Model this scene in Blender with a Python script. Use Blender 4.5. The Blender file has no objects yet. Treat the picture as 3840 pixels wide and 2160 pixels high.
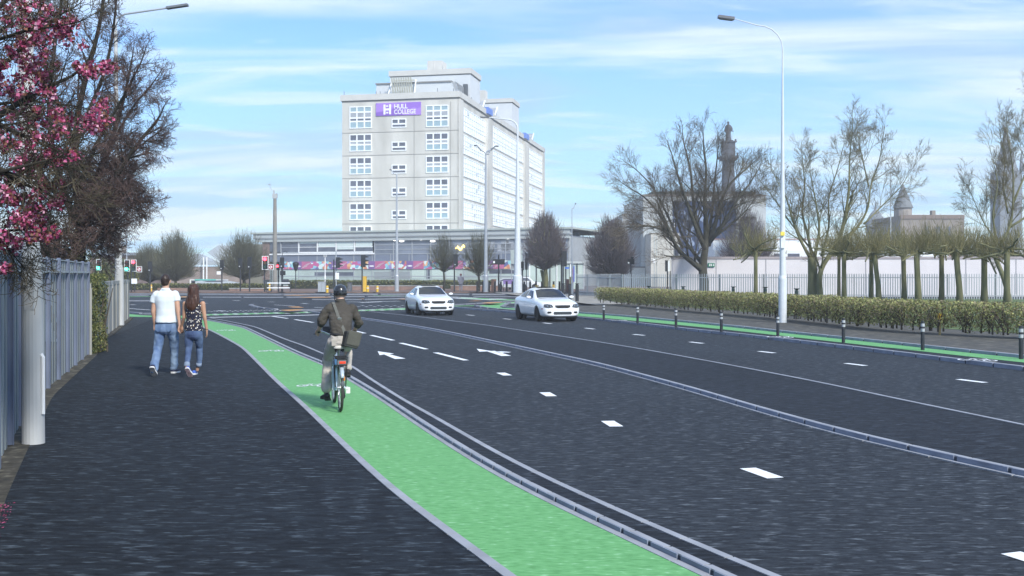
import bpy, bmesh, math, random
from math import sin, cos, pi, radians, sqrt, atan2
from mathutils import Vector, Matrix, noise
from mathutils.bvhtree import BVHTree
from mathutils.geometry import delaunay_2d_cdt
scene = bpy.context.scene
COL = scene.collection
CX, YH, F, H = 1920.0, 1030.0, 4000.0, 1.75
V = Vector

def P(px, py, Y):
    return V(((px - CX) / F * Y, Y, H - (py - YH) / F * Y))
def G(px, py, z=0.0):
    Y = (H - z) * F / (py - YH)
    return V(((px - CX) / F * Y, Y, z))
def GX(px, Y, z=0.0):
    return V(((px - CX) / F * Y, Y, z))

# ------------------------------------------------------------------ materials
MATS = {}
def M(name, col, rough=.7, metal=0.0, var=.12, scale=6.0, bump=0.0, spec=.4, coat=0.0, stretch=None, detail=4):
    if name in MATS: return MATS[name]
    m = bpy.data.materials.new(name); m.use_nodes = True
    nt = m.node_tree; b = nt.nodes['Principled BSDF']
    b.inputs['Roughness'].default_value = rough
    b.inputs['Metallic'].default_value = metal
    b.inputs['Specular IOR Level'].default_value = spec
    b.inputs['Coat Weight'].default_value = coat
    c = list(col) + [1]
    if var > 0:
        tc = nt.nodes.new('ShaderNodeTexCoord'); nz = nt.nodes.new('ShaderNodeTexNoise')
        nz.inputs['Scale'].default_value = scale; nz.inputs['Detail'].default_value = detail
        src = tc.outputs['Object']
        if stretch:
            mp = nt.nodes.new('ShaderNodeMapping'); mp.inputs['Scale'].default_value = stretch
            nt.links.new(src, mp.inputs[0]); src = mp.outputs[0]
        nt.links.new(src, nz.inputs['Vector'])
        cr = nt.nodes.new('ShaderNodeValToRGB')
        cr.color_ramp.elements[0].position = .3; cr.color_ramp.elements[1].position = .7
        cr.color_ramp.elements[0].color = [x * (1 - var) for x in col] + [1]
        cr.color_ramp.elements[1].color = [min(1, x * (1 + var)) for x in col] + [1]
        nt.links.new(nz.outputs['Fac'], cr.inputs[0]); nt.links.new(cr.outputs[0], b.inputs['Base Color'])
        if bump > 0:
            bp = nt.nodes.new('ShaderNodeBump'); bp.inputs['Strength'].default_value = bump
            bp.inputs['Distance'].default_value = .02
            nt.links.new(nz.outputs['Fac'], bp.inputs['Height']); nt.links.new(bp.outputs[0], b.inputs['Normal'])
    else:
        b.inputs['Base Color'].default_value = c
    MATS[name] = m
    return m
def emis(name, col, strength):
    if name in MATS: return MATS[name]
    m = M(name, col, var=0); b = m.node_tree.nodes['Principled BSDF']
    b.inputs['Emission Color'].default_value = list(col) + [1]; b.inputs['Emission Strength'].default_value = strength
    return m

def asphalt(name, dark, light, speck, stretch=1.0):
    m = bpy.data.materials.new(name); m.use_nodes = True
    nt = m.node_tree; b = nt.nodes['Principled BSDF']; N = nt.nodes.new; L = nt.links.new
    b.inputs['Roughness'].default_value = .85; b.inputs['Specular IOR Level'].default_value = .25
    tc = N('ShaderNodeTexCoord')
    n1 = N('ShaderNodeTexNoise'); n1.inputs['Scale'].default_value = 14 * stretch; n1.inputs['Detail'].default_value = 6
    n1.inputs['Roughness'].default_value = .75
    n2 = N('ShaderNodeTexNoise'); n2.inputs['Scale'].default_value = .35; n2.inputs['Detail'].default_value = 4
    for n in (n1, n2): L(tc.outputs['Object'], n.inputs['Vector'])
    cr = N('ShaderNodeValToRGB'); e = cr.color_ramp.elements
    e[0].position = .41; e[1].position = .59; e[0].color = dark + [1]; e[1].color = light + [1]
    L(n1.outputs['Fac'], cr.inputs[0])
    r2 = N('ShaderNodeMapRange'); r2.inputs[1].default_value = .3; r2.inputs[2].default_value = .7
    r2.inputs[3].default_value = .86; r2.inputs[4].default_value = 1.14
    L(n2.outputs['Fac'], r2.inputs[0])
    mx = N('ShaderNodeMix'); mx.data_type = 'RGBA'; mx.blend_type = 'MULTIPLY'; mx.inputs[0].default_value = 1
    L(cr.outputs[0], mx.inputs[6]); L(r2.outputs[0], mx.inputs[7])
    mp = N('ShaderNodeMapping'); mp.inputs['Scale'].default_value = (.42, 1.5, 1); mp.inputs['Rotation'].default_value = (0, 0, .12)
    L(tc.outputs['Object'], mp.inputs[0]); n3 = N('ShaderNodeTexNoise'); n3.inputs['Scale'].default_value = 15 * stretch; n3.inputs['Detail'].default_value = 3; n3.inputs['Roughness'].default_value = .6
    L(mp.outputs[0], n3.inputs['Vector']); L(mp.outputs[0], n1.inputs['Vector'])
    lt = N('ShaderNodeMapRange'); lt.inputs[1].default_value = .56; lt.inputs[2].default_value = .76; lt.inputs[3].default_value = 0; lt.inputs[4].default_value = .8
    L(n3.outputs['Fac'], lt.inputs[0]); mu = lt
    m2 = N('ShaderNodeMix'); m2.data_type = 'RGBA'; m2.inputs[7].default_value = speck + [1]
    L(mu.outputs[0], m2.inputs[0]); L(mx.outputs[2], m2.inputs[6]); L(m2.outputs[2], b.inputs['Base Color'])
    bp = N('ShaderNodeBump'); bp.inputs['Strength'].default_value = .35; bp.inputs['Distance'].default_value = .01
    L(n1.outputs['Fac'], bp.inputs['Height']); L(bp.outputs[0], b.inputs['Normal'])
    MATS[name] = m
    return m

def ramp_mat(name, tex, scale, stops, rough=.8, interp='CONSTANT', stretch=None, out='Color', bump=0):
    """colour from a noise / voronoi through a ramp"""
    m = bpy.data.materials.new(name); m.use_nodes = True
    nt = m.node_tree; b = nt.nodes['Principled BSDF']; N = nt.nodes.new; L = nt.links.new
    b.inputs['Roughness'].default_value = rough
    tc = N('ShaderNodeTexCoord'); mp = N('ShaderNodeMapping')
    if stretch: mp.inputs['Scale'].default_value = stretch
    L(tc.outputs['Object'], mp.inputs[0])
    t = N('ShaderNodeTexNoise' if tex == 'noise' else 'ShaderNodeTexVoronoi'); t.inputs['Scale'].default_value = scale
    L(mp.outputs[0], t.inputs['Vector'])
    cr = N('ShaderNodeValToRGB'); cr.color_ramp.interpolation = interp
    e = cr.color_ramp.elements
    while len(e) < len(stops): e.new(.5)
    for i, (p, c) in enumerate(stops): e[i].position = p; e[i].color = list(c) + [1]
    if tex == 'noise': L(t.outputs['Fac'], cr.inputs[0])
    elif out == 'Distance': L(t.outputs['Distance'], cr.inputs[0])
    else:
        s = N('ShaderNodeSeparateColor'); L(t.outputs['Color'], s.inputs[0]); L(s.outputs[0], cr.inputs[0])
    L(cr.outputs[0], b.inputs['Base Color'])
    MATS[name] = m
    return m

# ------------------------------------------------------------------ mesh builder
class MB:
    def __init__(s): s.v = []; s.f = []; s.m = []
    def add(s, vs, fs, mi=0):
        o = len(s.v); s.v += [tuple(v) for v in vs]
        s.f += [tuple(i + o for i in f) for f in fs]; s.m += [mi] * len(fs); return s
    def box(s, c, size, rz=0, mi=0, rx=0, ry=0):
        hx, hy, hz = size[0] / 2, size[1] / 2, size[2] / 2
        R = Matrix.Rotation(rz, 3, 'Z') @ Matrix.Rotation(ry, 3, 'Y') @ Matrix.Rotation(rx, 3, 'X')
        vs = [V(c) + R @ V((x * hx, y * hy, z * hz)) for z in (-1, 1) for y in (-1, 1) for x in (-1, 1)]
        return s.add(vs, [(0, 2, 3, 1), (4, 5, 7, 6), (0, 1, 5, 4), (2, 6, 7, 3), (0, 4, 6, 2), (1, 3, 7, 5)], mi)
    def b2(s, x0, x1, y0, y1, z0, z1, mi=0):
        return s.box(((x0 + x1) / 2, (y0 + y1) / 2, (z0 + z1) / 2), (abs(x1 - x0), abs(y1 - y0), abs(z1 - z0)), 0, mi)
    def tube(s, pts, rad, n=6, mi=0, cap=True, sq=1.0):
        pts = [V(p) for p in pts]; k = len(pts)
        if not hasattr(rad, '__len__'): rad = [rad] * k
        t0 = (pts[1] - pts[0]).normalized()
        a = t0.orthogonal().normalized(); base = len(s.v); vs = []; fs = []
        for i in range(k):
            t = (pts[min(i + 1, k - 1)] - pts[max(i - 1, 0)])
            if t.length < 1e-9: t = t0
            t.normalize(); a = (a - t * a.dot(t)); 
            if a.length < 1e-6: a = t.orthogonal()
            a.normalize(); b = t.cross(a)
            for j in range(n):
                an = 2 * pi * j / n
                vs.append(pts[i] + (a * cos(an) + b * sin(an) * sq) * rad[i])
        for i in range(k - 1):
            for j in range(n):
                q = (j + 1) % n
                fs.append((i * n + j, i * n + q, (i + 1) * n + q, (i + 1) * n + j))
        if cap:
            fs.append(tuple(range(n - 1, -1, -1))); fs.append(tuple((k - 1) * n + j for j in range(n)))
        return s.add(vs, fs, mi)
    def cyl(s, c, r, h, n=16, mi=0, r2=None, ax='Z'):
        d = {'X': V((1, 0, 0)), 'Y': V((0, 1, 0)), 'Z': V((0, 0, 1))}[ax]
        return s.tube([V(c), V(c) + d * h], [r, r if r2 is None else r2], n, mi)
    def lathe(s, c, prof, n=16, mi=0, ax='Z', R=None):
        vs = []; fs = []; k = len(prof)
        for (r, z) in prof:
            for j in range(n):
                a = 2 * pi * j / n
                p = {'Z': V((r * cos(a), r * sin(a), z)), 'X': V((z, r * cos(a), r * sin(a))), 'Y': V((r * sin(a), z, r * cos(a)))}[ax]
                if R: p = R @ p
                vs.append(V(c) + p)
        for i in range(k - 1):
            for j in range(n):
                q = (j + 1) % n; fs.append((i * n + j, i * n + q, (i + 1) * n + q, (i + 1) * n + j))
        if prof[0][0] > 1e-4: fs.append(tuple(range(n - 1, -1, -1)))
        if prof[-1][0] > 1e-4: fs.append(tuple((k - 1) * n + j for j in range(n)))
        return s.add(vs, fs, mi)
    def ell(s, c, r, n=12, m=8, mi=0, R=None):
        if not hasattr(r, '__len__'): r = (r, r, r)
        vs = []; fs = []
        for i in range(m + 1):
            th = pi * i / m
            for j in range(n):
                a = 2 * pi * j / n
                p = V((r[0] * sin(th) * cos(a), r[1] * sin(th) * sin(a), r[2] * cos(th)))
                if R: p = R @ p
                vs.append(V(c) + p)
        for i in range(m):
            for j in range(n):
                q = (j + 1) % n; fs.append((i * n + j, (i + 1) * n + j, (i + 1) * n + q, i * n + q))
        return s.add(vs, fs, mi)
    def prism(s, poly, O, U, W, D, mi=0):
        """2D poly (u,w) on the plane O,U,W, pushed along D"""
        O, U, W, D = V(O), V(U), V(W), V(D); n = len(poly)
        vs = [O + U * a + W * b for a, b in poly] + [O + U * a + W * b + D for a, b in poly]
        fs = [tuple(range(n)), tuple(range(2 * n - 1, n - 1, -1))] + [(i, i + n, (i + 1) % n + n, (i + 1) % n) for i in range(n)]
        return s.add(vs, fs, mi)
    def flat(s, pts, z=None, mi=0, th=0.0):
        vs = [V((p[0], p[1], z if z is not None else p[2])) for p in pts]; n = len(vs)
        ar = sum(vs[i].x * vs[(i + 1) % n].y - vs[(i + 1) % n].x * vs[i].y for i in range(n))
        if ar < 0: vs.reverse()
        return s.add(vs, [tuple(range(n))], mi)
    def loft(s, secs, mi=0, cap=True):
        """secs: list of rings with equal vertex counts"""
        n = len(secs[0]); vs = [p for r in secs for p in r]; fs = []
        for i in range(len(secs) - 1):
            for j in range(n):
                q = (j + 1) % n; fs.append((i * n + j, i * n + q, (i + 1) * n + q, (i + 1) * n + j))
        if cap: fs.append(tuple(range(n - 1, -1, -1))); fs.append(tuple((len(secs) - 1) * n + j for j in range(n)))
        return s.add(vs, fs, mi)
    def torso(s, secs, n=20, mi=0):
        """secs: (cx,cy,z,rx,ry) horizontal ellipses"""
        return s.loft([[V((cx + rx * cos(2 * pi * j / n), cy + ry * sin(2 * pi * j / n), z)) for j in range(n)] for cx, cy, z, rx, ry in secs], mi)
    def build(s, name, mats, parent=None, smooth=False, fix=False):
        me = bpy.data.meshes.new(name); me.from_pydata(s.v, [], s.f); me.update()
        if not isinstance(mats, (list, tuple)): mats = [mats]
        for m in mats: me.materials.append(m)
        if len(mats) > 1: me.polygons.foreach_set('material_index', s.m)
        if smooth: me.polygons.foreach_set('use_smooth', [True] * len(me.polygons))
        if fix:
            bm = bmesh.new(); bm.from_mesh(me); bmesh.ops.recalc_face_normals(bm, faces=bm.faces); bm.to_mesh(me); bm.free()
        o = bpy.data.objects.new(name, me); COL.objects.link(o)
        if parent is not None: o.parent = parent
        return o

def tag(o, label, cat, group=None, kind=None):
    if kind: o['kind'] = kind
    if label: o['label'] = label
    if cat: o['category'] = cat
    if group: o['group'] = group
    return o
def thing(name, label, cat, loc=(0, 0, 0), rz=0, group=None, sc=1):
    o = bpy.data.objects.new(name, None); COL.objects.link(o)
    o.location = loc; o.rotation_euler = (0, 0, rz); o.scale = (sc, sc, sc); o.empty_display_size = .2
    return tag(o, label, cat, group)
def struct(name, mb, m, label=None):
    o = mb.build(name, m); o['kind'] = 'structure'
    if label: o['label'] = label
    return o
def dup(root, loc, rz=None, label=None, group=None, sc=None, cat=None):
    r = root.copy(); COL.objects.link(r); r.location = loc
    if rz is not None: r.rotation_euler = (0, 0, rz)
    if sc: r.scale = (sc, sc, sc)
    if label: r['label'] = label
    if group: r['group'] = group
    if cat: r['category'] = cat
    for ch in list(root.children):
        c = ch.copy(); COL.objects.link(c); c.parent = r
        for g in ch.children:
            d = g.copy(); COL.objects.link(d); d.parent = c
    return r
def baked(o, mods):
    """apply modifiers given as (type, dict) and keep the result as plain mesh"""
    for t, kw in mods:
        md = o.modifiers.new(t, t)
        for k, v in kw.items(): setattr(md, k, v)
    bpy.context.view_layer.update()
    dg = bpy.context.evaluated_depsgraph_get(); dg.update()
    me = bpy.data.meshes.new_from_object(o.evaluated_get(dg))
    o.modifiers.clear(); o.data = me
    return o
def fused(mb, name, mat, parent=None, voxel=.012, smooth=6, wr=0.0, wf=12.0, seed=0, wz=1.0):
    o = mb.build(name, mat, parent)
    baked(o, [('REMESH', dict(mode='VOXEL', voxel_size=voxel)), ('SMOOTH', dict(factor=.5, iterations=smooth))])
    me = o.data
    if wr:
        ns = [v.normal.copy() for v in me.vertices]
        for v, n in zip(me.vertices, ns):
            q = V((v.co.x * wf + seed, v.co.y * wf, v.co.z * wf * wz))
            v.co += n * wr * (noise.noise(q) + .5 * noise.noise(q * 2.3))
    me.polygons.foreach_set('use_smooth', [True] * len(me.polygons))
    return o
def text_mesh(txt, size, name, mat, parent, M4, bold=.0, extr=.02, sx=1.0):
    cu = bpy.data.curves.new(name, 'FONT'); cu.body = txt; cu.size = size; cu.offset = bold; cu.extrude = extr
    cu.align_x = 'LEFT'
    t = bpy.data.objects.new(name, cu); COL.objects.link(t); bpy.context.view_layer.update()
    dg = bpy.context.evaluated_depsgraph_get(); me = bpy.data.meshes.new_from_object(t.evaluated_get(dg))
    bpy.data.objects.remove(t)
    me.transform(M4 @ Matrix.Diagonal((sx, 1, 1, 1))); me.materials.clear(); me.materials.append(mat)
    o = bpy.data.objects.new(name, me); COL.objects.link(o); o.parent = parent
    return o

# ------------------------------------------------------------------ polylines on the ground
def ground(pl, z=0.0): return [G(x, y, z) for x, y in pl]
def extend(pts, d0=0, d1=0):
    pts = list(pts)
    if d0: pts.insert(0, pts[0] + (pts[0] - pts[1]).normalized() * d0)
    if d1: pts.append(pts[-1] + (pts[-1] - pts[-2]).normalized() * d1)
    return pts
def resample(pts, step=.5, it=2):
    pts = [V(p) for p in pts]; d = [0]
    for i in range(1, len(pts)): d.append(d[-1] + (pts[i] - pts[i - 1]).length)
    n = max(2, int(d[-1] / step) + 1); out = []; j = 0
    for i in range(n):
        s = d[-1] * i / (n - 1)
        while j < len(pts) - 2 and d[j + 1] < s: j += 1
        t = (s - d[j]) / max(1e-9, d[j + 1] - d[j]); out.append(pts[j].lerp(pts[j + 1], t))
    for _ in range(it):
        o2 = [p.copy() for p in out]
        for i in range(1, len(out) - 1): o2[i] = out[i] * .5 + (out[i - 1] + out[i + 1]) * .25
        out = o2
    return out
def offs(pts, d):
    out = []
    for i, p in enumerate(pts):
        t = pts[min(i + 1, len(pts) - 1)] - pts[max(i - 1, 0)]; t.z = 0; t.normalize()
        out.append(p + V((-t.y, t.x, 0)) * d)
    return out
def ribbon(mb, pts, a, b, z0, z1, mi=0, block=0, gap=.03):
    """solid strip along pts between offsets a..b and heights z0..z1; cut in blocks"""
    runs = []
    if block:
        q = resample(pts, block, 0)
        for i in range(len(q) - 1):
            t = (q[i + 1] - q[i]).normalized() * gap / 2
            runs.append([q[i] + t, q[i + 1] - t])
        A = offs(q, a); B = offs(q, b)
        for i in range(len(q) - 1):
            g = min(.45, gap / max(.01, (q[i + 1] - q[i]).length) / 2)
            a0, a1 = A[i].lerp(A[i + 1], g), A[i + 1].lerp(A[i], g); b0, b1 = B[i].lerp(B[i + 1], g), B[i + 1].lerp(B[i], g)
            vs = [V((p.x, p.y, z)) for z in (z0, z1) for p in (a0, a1, b1, b0)]
            mb.add(vs, [(4, 7, 6, 5), (0, 4, 5, 1), (1, 5, 6, 2), (2, 6, 7, 3), (3, 7, 4, 0)] if b < a else
                       [(4, 5, 6, 7), (0, 1, 5, 4), (1, 2, 6, 5), (2, 3, 7, 6), (3, 0, 4, 7)], mi)
        return
    A = offs(pts, a); B = offs(pts, b); n = len(pts)
    vs = [V((p.x, p.y, z1)) for p in A] + [V((p.x, p.y, z1)) for p in B] + [V((p.x, p.y, z0)) for p in A] + [V((p.x, p.y, z0)) for p in B]
    fs = []
    for i in range(n - 1):
        fs += [(i, i + n, i + n + 1, i + 1), (i, i + 1, i + 1 + 2 * n, i + 2 * n), (i + n, i + 3 * n, i + 1 + 3 * n, i + n + 1)]
    mb.add(vs, fs, mi)
def between(mb, A, B, z, mi=0, n=60):
    def rs(p):
        q = resample(p, .25, 0); return [q[int(round(i * (len(q) - 1) / n))] for i in range(n + 1)]
    a, b = rs(A), rs(B)
    vs = [V((p.x, p.y, z)) for p in a] + [V((p.x, p.y, z)) for p in b]
    up = (a[1] - a[0]).cross(b[0] - a[0]).z > 0
    fs = [(i, i + 1, i + 2 + n, i + 1 + n) if up else (i, i + 1 + n, i + 2 + n, i + 1) for i in range(n)]
    mb.add(vs, fs, mi)

# ------------------------------------------------------------------ trees
def rnd_dir(rng):
    while True:
        p = V((rng.uniform(-1, 1), rng.uniform(-1, 1), rng.uniform(-1, 1)))
        if .05 < p.length < 1: return p.normalized()
def spawn(out, pts, rads, L, lev, prm, rng):
    if lev >= prm['max']: return
    k = len(pts) - 1
    for c in range(prm['kids'][lev]):
        t = prm.get('t0', .25) + (1 - prm.get('t0', .25)) * (c + rng.random()) / prm['kids'][lev]
        i = min(k - 1, int(t * k)); u = t * k - i
        p = pts[i].lerp(pts[i + 1], u); r = rads[i] * (1 - u) + rads[i + 1] * u
        d = (pts[i + 1] - pts[i]).normalized()
        ax = d.cross(rnd_dir(rng)); ax.normalize()
        d2 = Matrix.Rotation(radians(rng.uniform(*prm['ang'])), 3, ax) @ d
        L2 = L * rng.uniform(*prm['len']) * (1.15 - .45 * t)
        grow(out, p, d2, max(prm['rmin'], r * prm['rr']), L2, lev + 1, prm, rng)
def grow(out, p, d, r, L, lev, prm, rng):
    n = max(2, prm.get('seg', 4)); pts = [p.copy()]; rads = [r]; st = L / n
    env = prm.get('env')
    for i in range(n):
        d = (d + rnd_dir(rng) * prm['wan'] + V((0, 0, prm['up']))).normalized()
        q = pts[-1] + d * st
        if env:
            c, e = env; w = V(((q.x - c.x) / e[0], (q.y - c.y) / e[1], (q.z - c.z) / e[2]))
            if w.length > 1: 
                d = (d * .6 - V((w.x, w.y, w.z)).normalized() * .35).normalized()
                if w.length > 1.06: break
        pts.append(q); rads.append(max(prm['rmin'] * .7, r * (1 - (1 - prm['tap']) * (i + 1) / n)))
    if len(pts) < 2: return
    out.append((lev, pts, rads))
    spawn(out, pts, rads, L, lev, prm, rng)
def tree_mesh(out, root, mt, mc, split=1, n0=8, n1=3, loc=V((0, 0, 0))):
    a, b = MB(), MB()
    for lev, pts, rads in out:
        (a if lev <= split else b).tube([p - loc for p in pts], rads, n0 if lev <= 0 else (5 if lev <= split else n1), cap=lev <= split)
    a.build('trunk', mt, root, smooth=True)
    if b.v: b.build('crown', mc, root)
def S(r, g, b):
    f = lambda c: (c / 255 / 12.92) if c <= 10 else ((c / 255 + .055) / 1.055) ** 2.4
    return (f(r), f(g), f(b))
# ------------------------------------------------------------------ camera, sky, sun
cam = bpy.data.cameras.new('camera'); co = bpy.data.objects.new('camera', cam); COL.objects.link(co)
co.location = (0, 0, H); co.rotation_euler = (radians(90), 0, 0)
cam.sensor_width = 36; cam.lens = 36 * F / 3840; cam.shift_y = -(1080 - YH) / 3840
cam.clip_start = .1; cam.clip_end = 6000
scene.camera = co
EL, AZ = radians(38), radians(148)        # sun high behind the camera's right shoulder
w = bpy.data.worlds.new('World'); scene.world = w; w.use_nodes = True
nt = w.node_tree; N = nt.nodes.new; L = nt.links.new
bg = nt.nodes['Background']
sky = N('ShaderNodeTexSky'); sky.sky_type = 'NISHITA'; sky.sun_disc = False
sky.sun_elevation = EL; sky.sun_rotation = AZ; sky.air_density = 1.0; sky.dust_density = .6; sky.ozone_density = 1.6
tc = N('ShaderNodeTexCoord'); sp = N('ShaderNodeSeparateXYZ'); L(tc.outputs['Generated'], sp.inputs[0])
def math_(op, a, b=None):
    n = N('ShaderNodeMath'); n.operation = op
    for i, x in enumerate((a, b)):
        if x is None: continue
        if isinstance(x, (int, float)): n.inputs[i].default_value = x
        else: L(x, n.inputs[i])
    return n.outputs[0]
zz = math_('ADD', math_('MAXIMUM', sp.outputs[2], 0.0), .16)
cb = N('ShaderNodeCombineXYZ'); L(math_('DIVIDE', sp.outputs[0], zz), cb.inputs[0]); L(math_('DIVIDE', sp.outputs[1], zz), cb.inputs[1])
def cloud(scale, rot, stretch, lo, hi, loc, det=7, dist=.6):
    mp = N('ShaderNodeMapping'); mp.inputs['Rotation'].default_value = (0, 0, radians(rot)); mp.inputs['Scale'].default_value = stretch
    mp.inputs['Location'].default_value = loc
    L(cb.outputs[0], mp.inputs[0])
    nz = N('ShaderNodeTexNoise'); nz.inputs['Scale'].default_value = scale; nz.inputs['Detail'].default_value = det
    nz.inputs['Roughness'].default_value = .55; nz.inputs['Distortion'].default_value = dist
    L(mp.outputs[0], nz.inputs['Vector'])
    r = N('ShaderNodeMapRange'); r.interpolation_type = 'SMOOTHSTEP'
    r.inputs[1].default_value = lo; r.inputs[2].default_value = hi; r.inputs[3].default_value = 0; r.inputs[4].default_value = 1
    L(nz.outputs['Fac'], r.inputs[0]); return r.outputs[0]
c1 = cloud(1.0, 16, (.42, 1.5, 1), .45, .66, (3.1, 1.7, 0), 9, .7)
c2 = cloud(1.3, -8, (.4, 1.1, 1), .46, .62, (7.4, 4.2, 0), 5, .9)
def mix(f, a, b, bt='MIX'):
    n = N('ShaderNodeMix'); n.data_type = 'RGBA'; n.blend_type = bt
    for sock, x in ((n.inputs[0], f), (n.inputs[6], a), (n.inputs[7], b)):
        if isinstance(x, (int, float)): sock.default_value = x
        elif isinstance(x, (tuple, list)): sock.default_value = list(x) + [1]
        else: L(x, sock)
    return n.outputs[2]
SKY_WHITE, SKY_LILAC = (11.8, 13.2, 13.6), (5.9, 8.2, 12.6)
col = mix(1.0, sky.outputs[0], (.8, 1.62, 2.75), 'MULTIPLY')
hz = math_('POWER', math_('SUBTRACT', 1.0, math_('MINIMUM', math_('MAXIMUM', math_('MULTIPLY', sp.outputs[2], 2.7), 0.0), 1.0)), 1.6)
col = mix(math_('MULTIPLY', hz, .93), col, (8.2, 12.2, 13.6))
col = mix(math_('MULTIPLY', c2, .55), col, SKY_LILAC)
col = mix(math_('MULTIPLY', c1, .9), col, SKY_WHITE)
c3 = cloud(3.1, 12, (.5, 1.3, 1), .52, .68, (1.2, 8.8, 0), 8, .6)
col = mix(math_('MULTIPLY', c3, .5), col, SKY_WHITE)
L(col, bg.inputs['Color']); bg.inputs['Strength'].default_value = .066
sd = bpy.data.lights.new('sun', 'SUN'); sd.energy = 3.6; sd.angle = radians(8); sd.color = (1, .95, .84)
so = bpy.data.objects.new('sun', sd); COL.objects.link(so)
sv = V((sin(AZ) * cos(EL), cos(AZ) * cos(EL), sin(EL)))     # towards the sun (behind-right: +x, -y)
so.rotation_euler = sv.to_track_quat('Z', 'Y').to_euler(); so.location = (30, -30, 40)
vs_ = scene.view_settings; vs_.view_transform = 'Standard'; vs_.look = 'None'; vs_.gamma = 1; vs_.exposure = .45

# ------------------------------------------------------------------ ground and roads
A_ROAD = asphalt('asphalt_road', [.008, .0105, .0145], [.033, .040, .050], [.20, .23, .26])
A_PATH = asphalt('asphalt_footpath', [.0025, .0040, .0065], [.0145, .0205, .0285], [.11, .14, .17])
A_MED = asphalt('asphalt_median', [.005, .0065, .0095], [.021, .026, .035], [.09, .11, .14])
GREEN = ramp_mat('green_surfacing', 'noise', 26, [(.3, (.085, .275, .085)), (.5, (.125, .355, .125)), (.64, (.15, .40, .15)), (.73, (.30, .56, .32))], .8, 'LINEAR', (.5, 1.5, 1))
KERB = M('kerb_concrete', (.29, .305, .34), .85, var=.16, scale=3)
KFACE = M('kerb_face', (.22, .25, .32), .85, var=.2, scale=4)  # shade on the upright kerb side put into a darker, bluer concrete
WHITE = M('road_paint', (.80, .82, .84), .6, var=.08, scale=8)
TACT = M('tactile_paving', (.44, .23, .08), .8, var=.15, scale=2)
SOIL = ramp_mat('verge_soil', 'noise', 5, [(.3, (.045, .045, .042)), (.55, (.075, .072, .062)), (.75, (.14, .13, .11))], .95, 'LINEAR')
GRASS = ramp_mat('lawn_grass', 'noise', 3, [(.3, (.05, .085, .025)), (.7, (.12, .17, .05))], .95, 'LINEAR')
PAVE = ramp_mat('brick_paving', 'noise', 1.2, [(.3, (.11, .075, .062)), (.7, (.2, .135, .11))], .9, 'LINEAR')
struct('ground', MB().flat([(-1500, -60), (1500, -60), (1500, 3000), (-1500, 3000)], -.03), M('ground_earth', (.12, .115, .10), .95, var=.25, scale=.3))
struct('road', MB().flat([(-34, -8), (34, -8), (60, 101.5), (-60, 101.5)], 0), A_ROAD)

K_A = extend(ground([(662, 1199), (735, 1220), (783, 1241), (817, 1257), (864, 1283), (913, 1311), (944, 1341), (988, 1386), (1034, 1434), (1081, 1477),
      (1137, 1527), (1168, 1557), (1257, 1646), (1362, 1749), (1467, 1851), (1572, 1935), (1677, 2008), (1782, 2087), (1878, 2160)]), 0, 4)
K_B = extend(ground([(690, 1189), (735, 1196), (780, 1203), (833, 1213.5), (904, 1228), (957, 1254), (1019, 1285), (1081, 1316), (1143, 1344), (1215, 1372), (1310, 1429),
      (1415, 1494), (1572, 1604), (1677, 1673), (1782, 1741), (1887, 1804), (1991, 1861), (2096, 1909), (2201, 1958), (2306, 2008), (2400, 2050), (2506, 2104), (2624, 2160)]), 0, 4)
K_D = extend(ground([(777, 1189), (864, 1204), (957, 1223), (1019, 1249), (1081, 1274), (1143, 1294), (1218, 1326), (1324, 1369), (1362, 1400), (1404, 1426), (1520, 1500),
      (1624, 1554), (1782, 1646), (1887, 1704), (1991, 1758), (2070, 1796), (2201, 1854), (2400, 1938), (2495, 1986), (2624, 2039), (2791, 2104), (2937, 2162)], .06), 0, 4)
K_E = extend(ground([(1160, 1171.5), (1214, 1179), (1290, 1188), (1358, 1197), (1480, 1215), (1604, 1236), (1728, 1261), (1852, 1288), (1945, 1307), (2000, 1320), (2108, 1343), (2215, 1366),
      (2287, 1384), (2387, 1412), (2502, 1443), (2603, 1471), (2682, 1496), (2789, 1528), (2920, 1567), (3087, 1614), (3289, 1668), (3423, 1700), (3574, 1732), (3741, 1768), (3840, 1790)]), 0, 5)
K_F = extend(ground([(1383, 1168), (1541, 1184), (1697, 1203), (1821, 1218), (2000, 1245), (2230, 1279), (2430, 1312), (2574, 1338), (2717, 1364), (2843, 1388), (2920, 1403),
      (3078, 1433), (3229, 1465), (3350, 1492), (3494, 1521), (3638, 1551), (3763, 1576), (3840, 1592)], .06), 0, 7)
K_G = extend(ground([(1697, 1155.5), (1801, 1164), (1936, 1174.5), (2010, 1181), (2077, 1187), (2158, 1194), (2312, 1209), (2456, 1226), (2596, 1243), (2739, 1257), (2920, 1278),
      (3099, 1299), (3279, 1321), (3458, 1344), (3638, 1366), (3840, 1391)]), 0, 8)
K_I = extend(ground([(1960, 1166), (2077, 1173), (2158, 1181), (2312, 1192), (2452, 1206), (2596, 1220), (2739, 1235), (2920, 1256), (3099, 1276), (3279, 1295), (3458, 1316),
      (3638, 1336), (3840, 1358)]), 0, 9)
GR_R = extend(ground([(1960, 1169.5), (2077, 1181), (2158, 1190.5), (2312, 1204), (2456, 1218), (2596, 1232), (2739, 1247), (2920, 1268), (3099, 1289), (3279, 1310), (3458, 1330),
      (3638, 1351), (3840, 1374)]), 0, 8.5)
K_A, K_B, K_D, K_E, K_F, K_G, K_I, GR_R = [resample(k, .5, 6) for k in (K_A, K_B, K_D, K_E, K_F, K_G, K_I, GR_R)]

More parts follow.
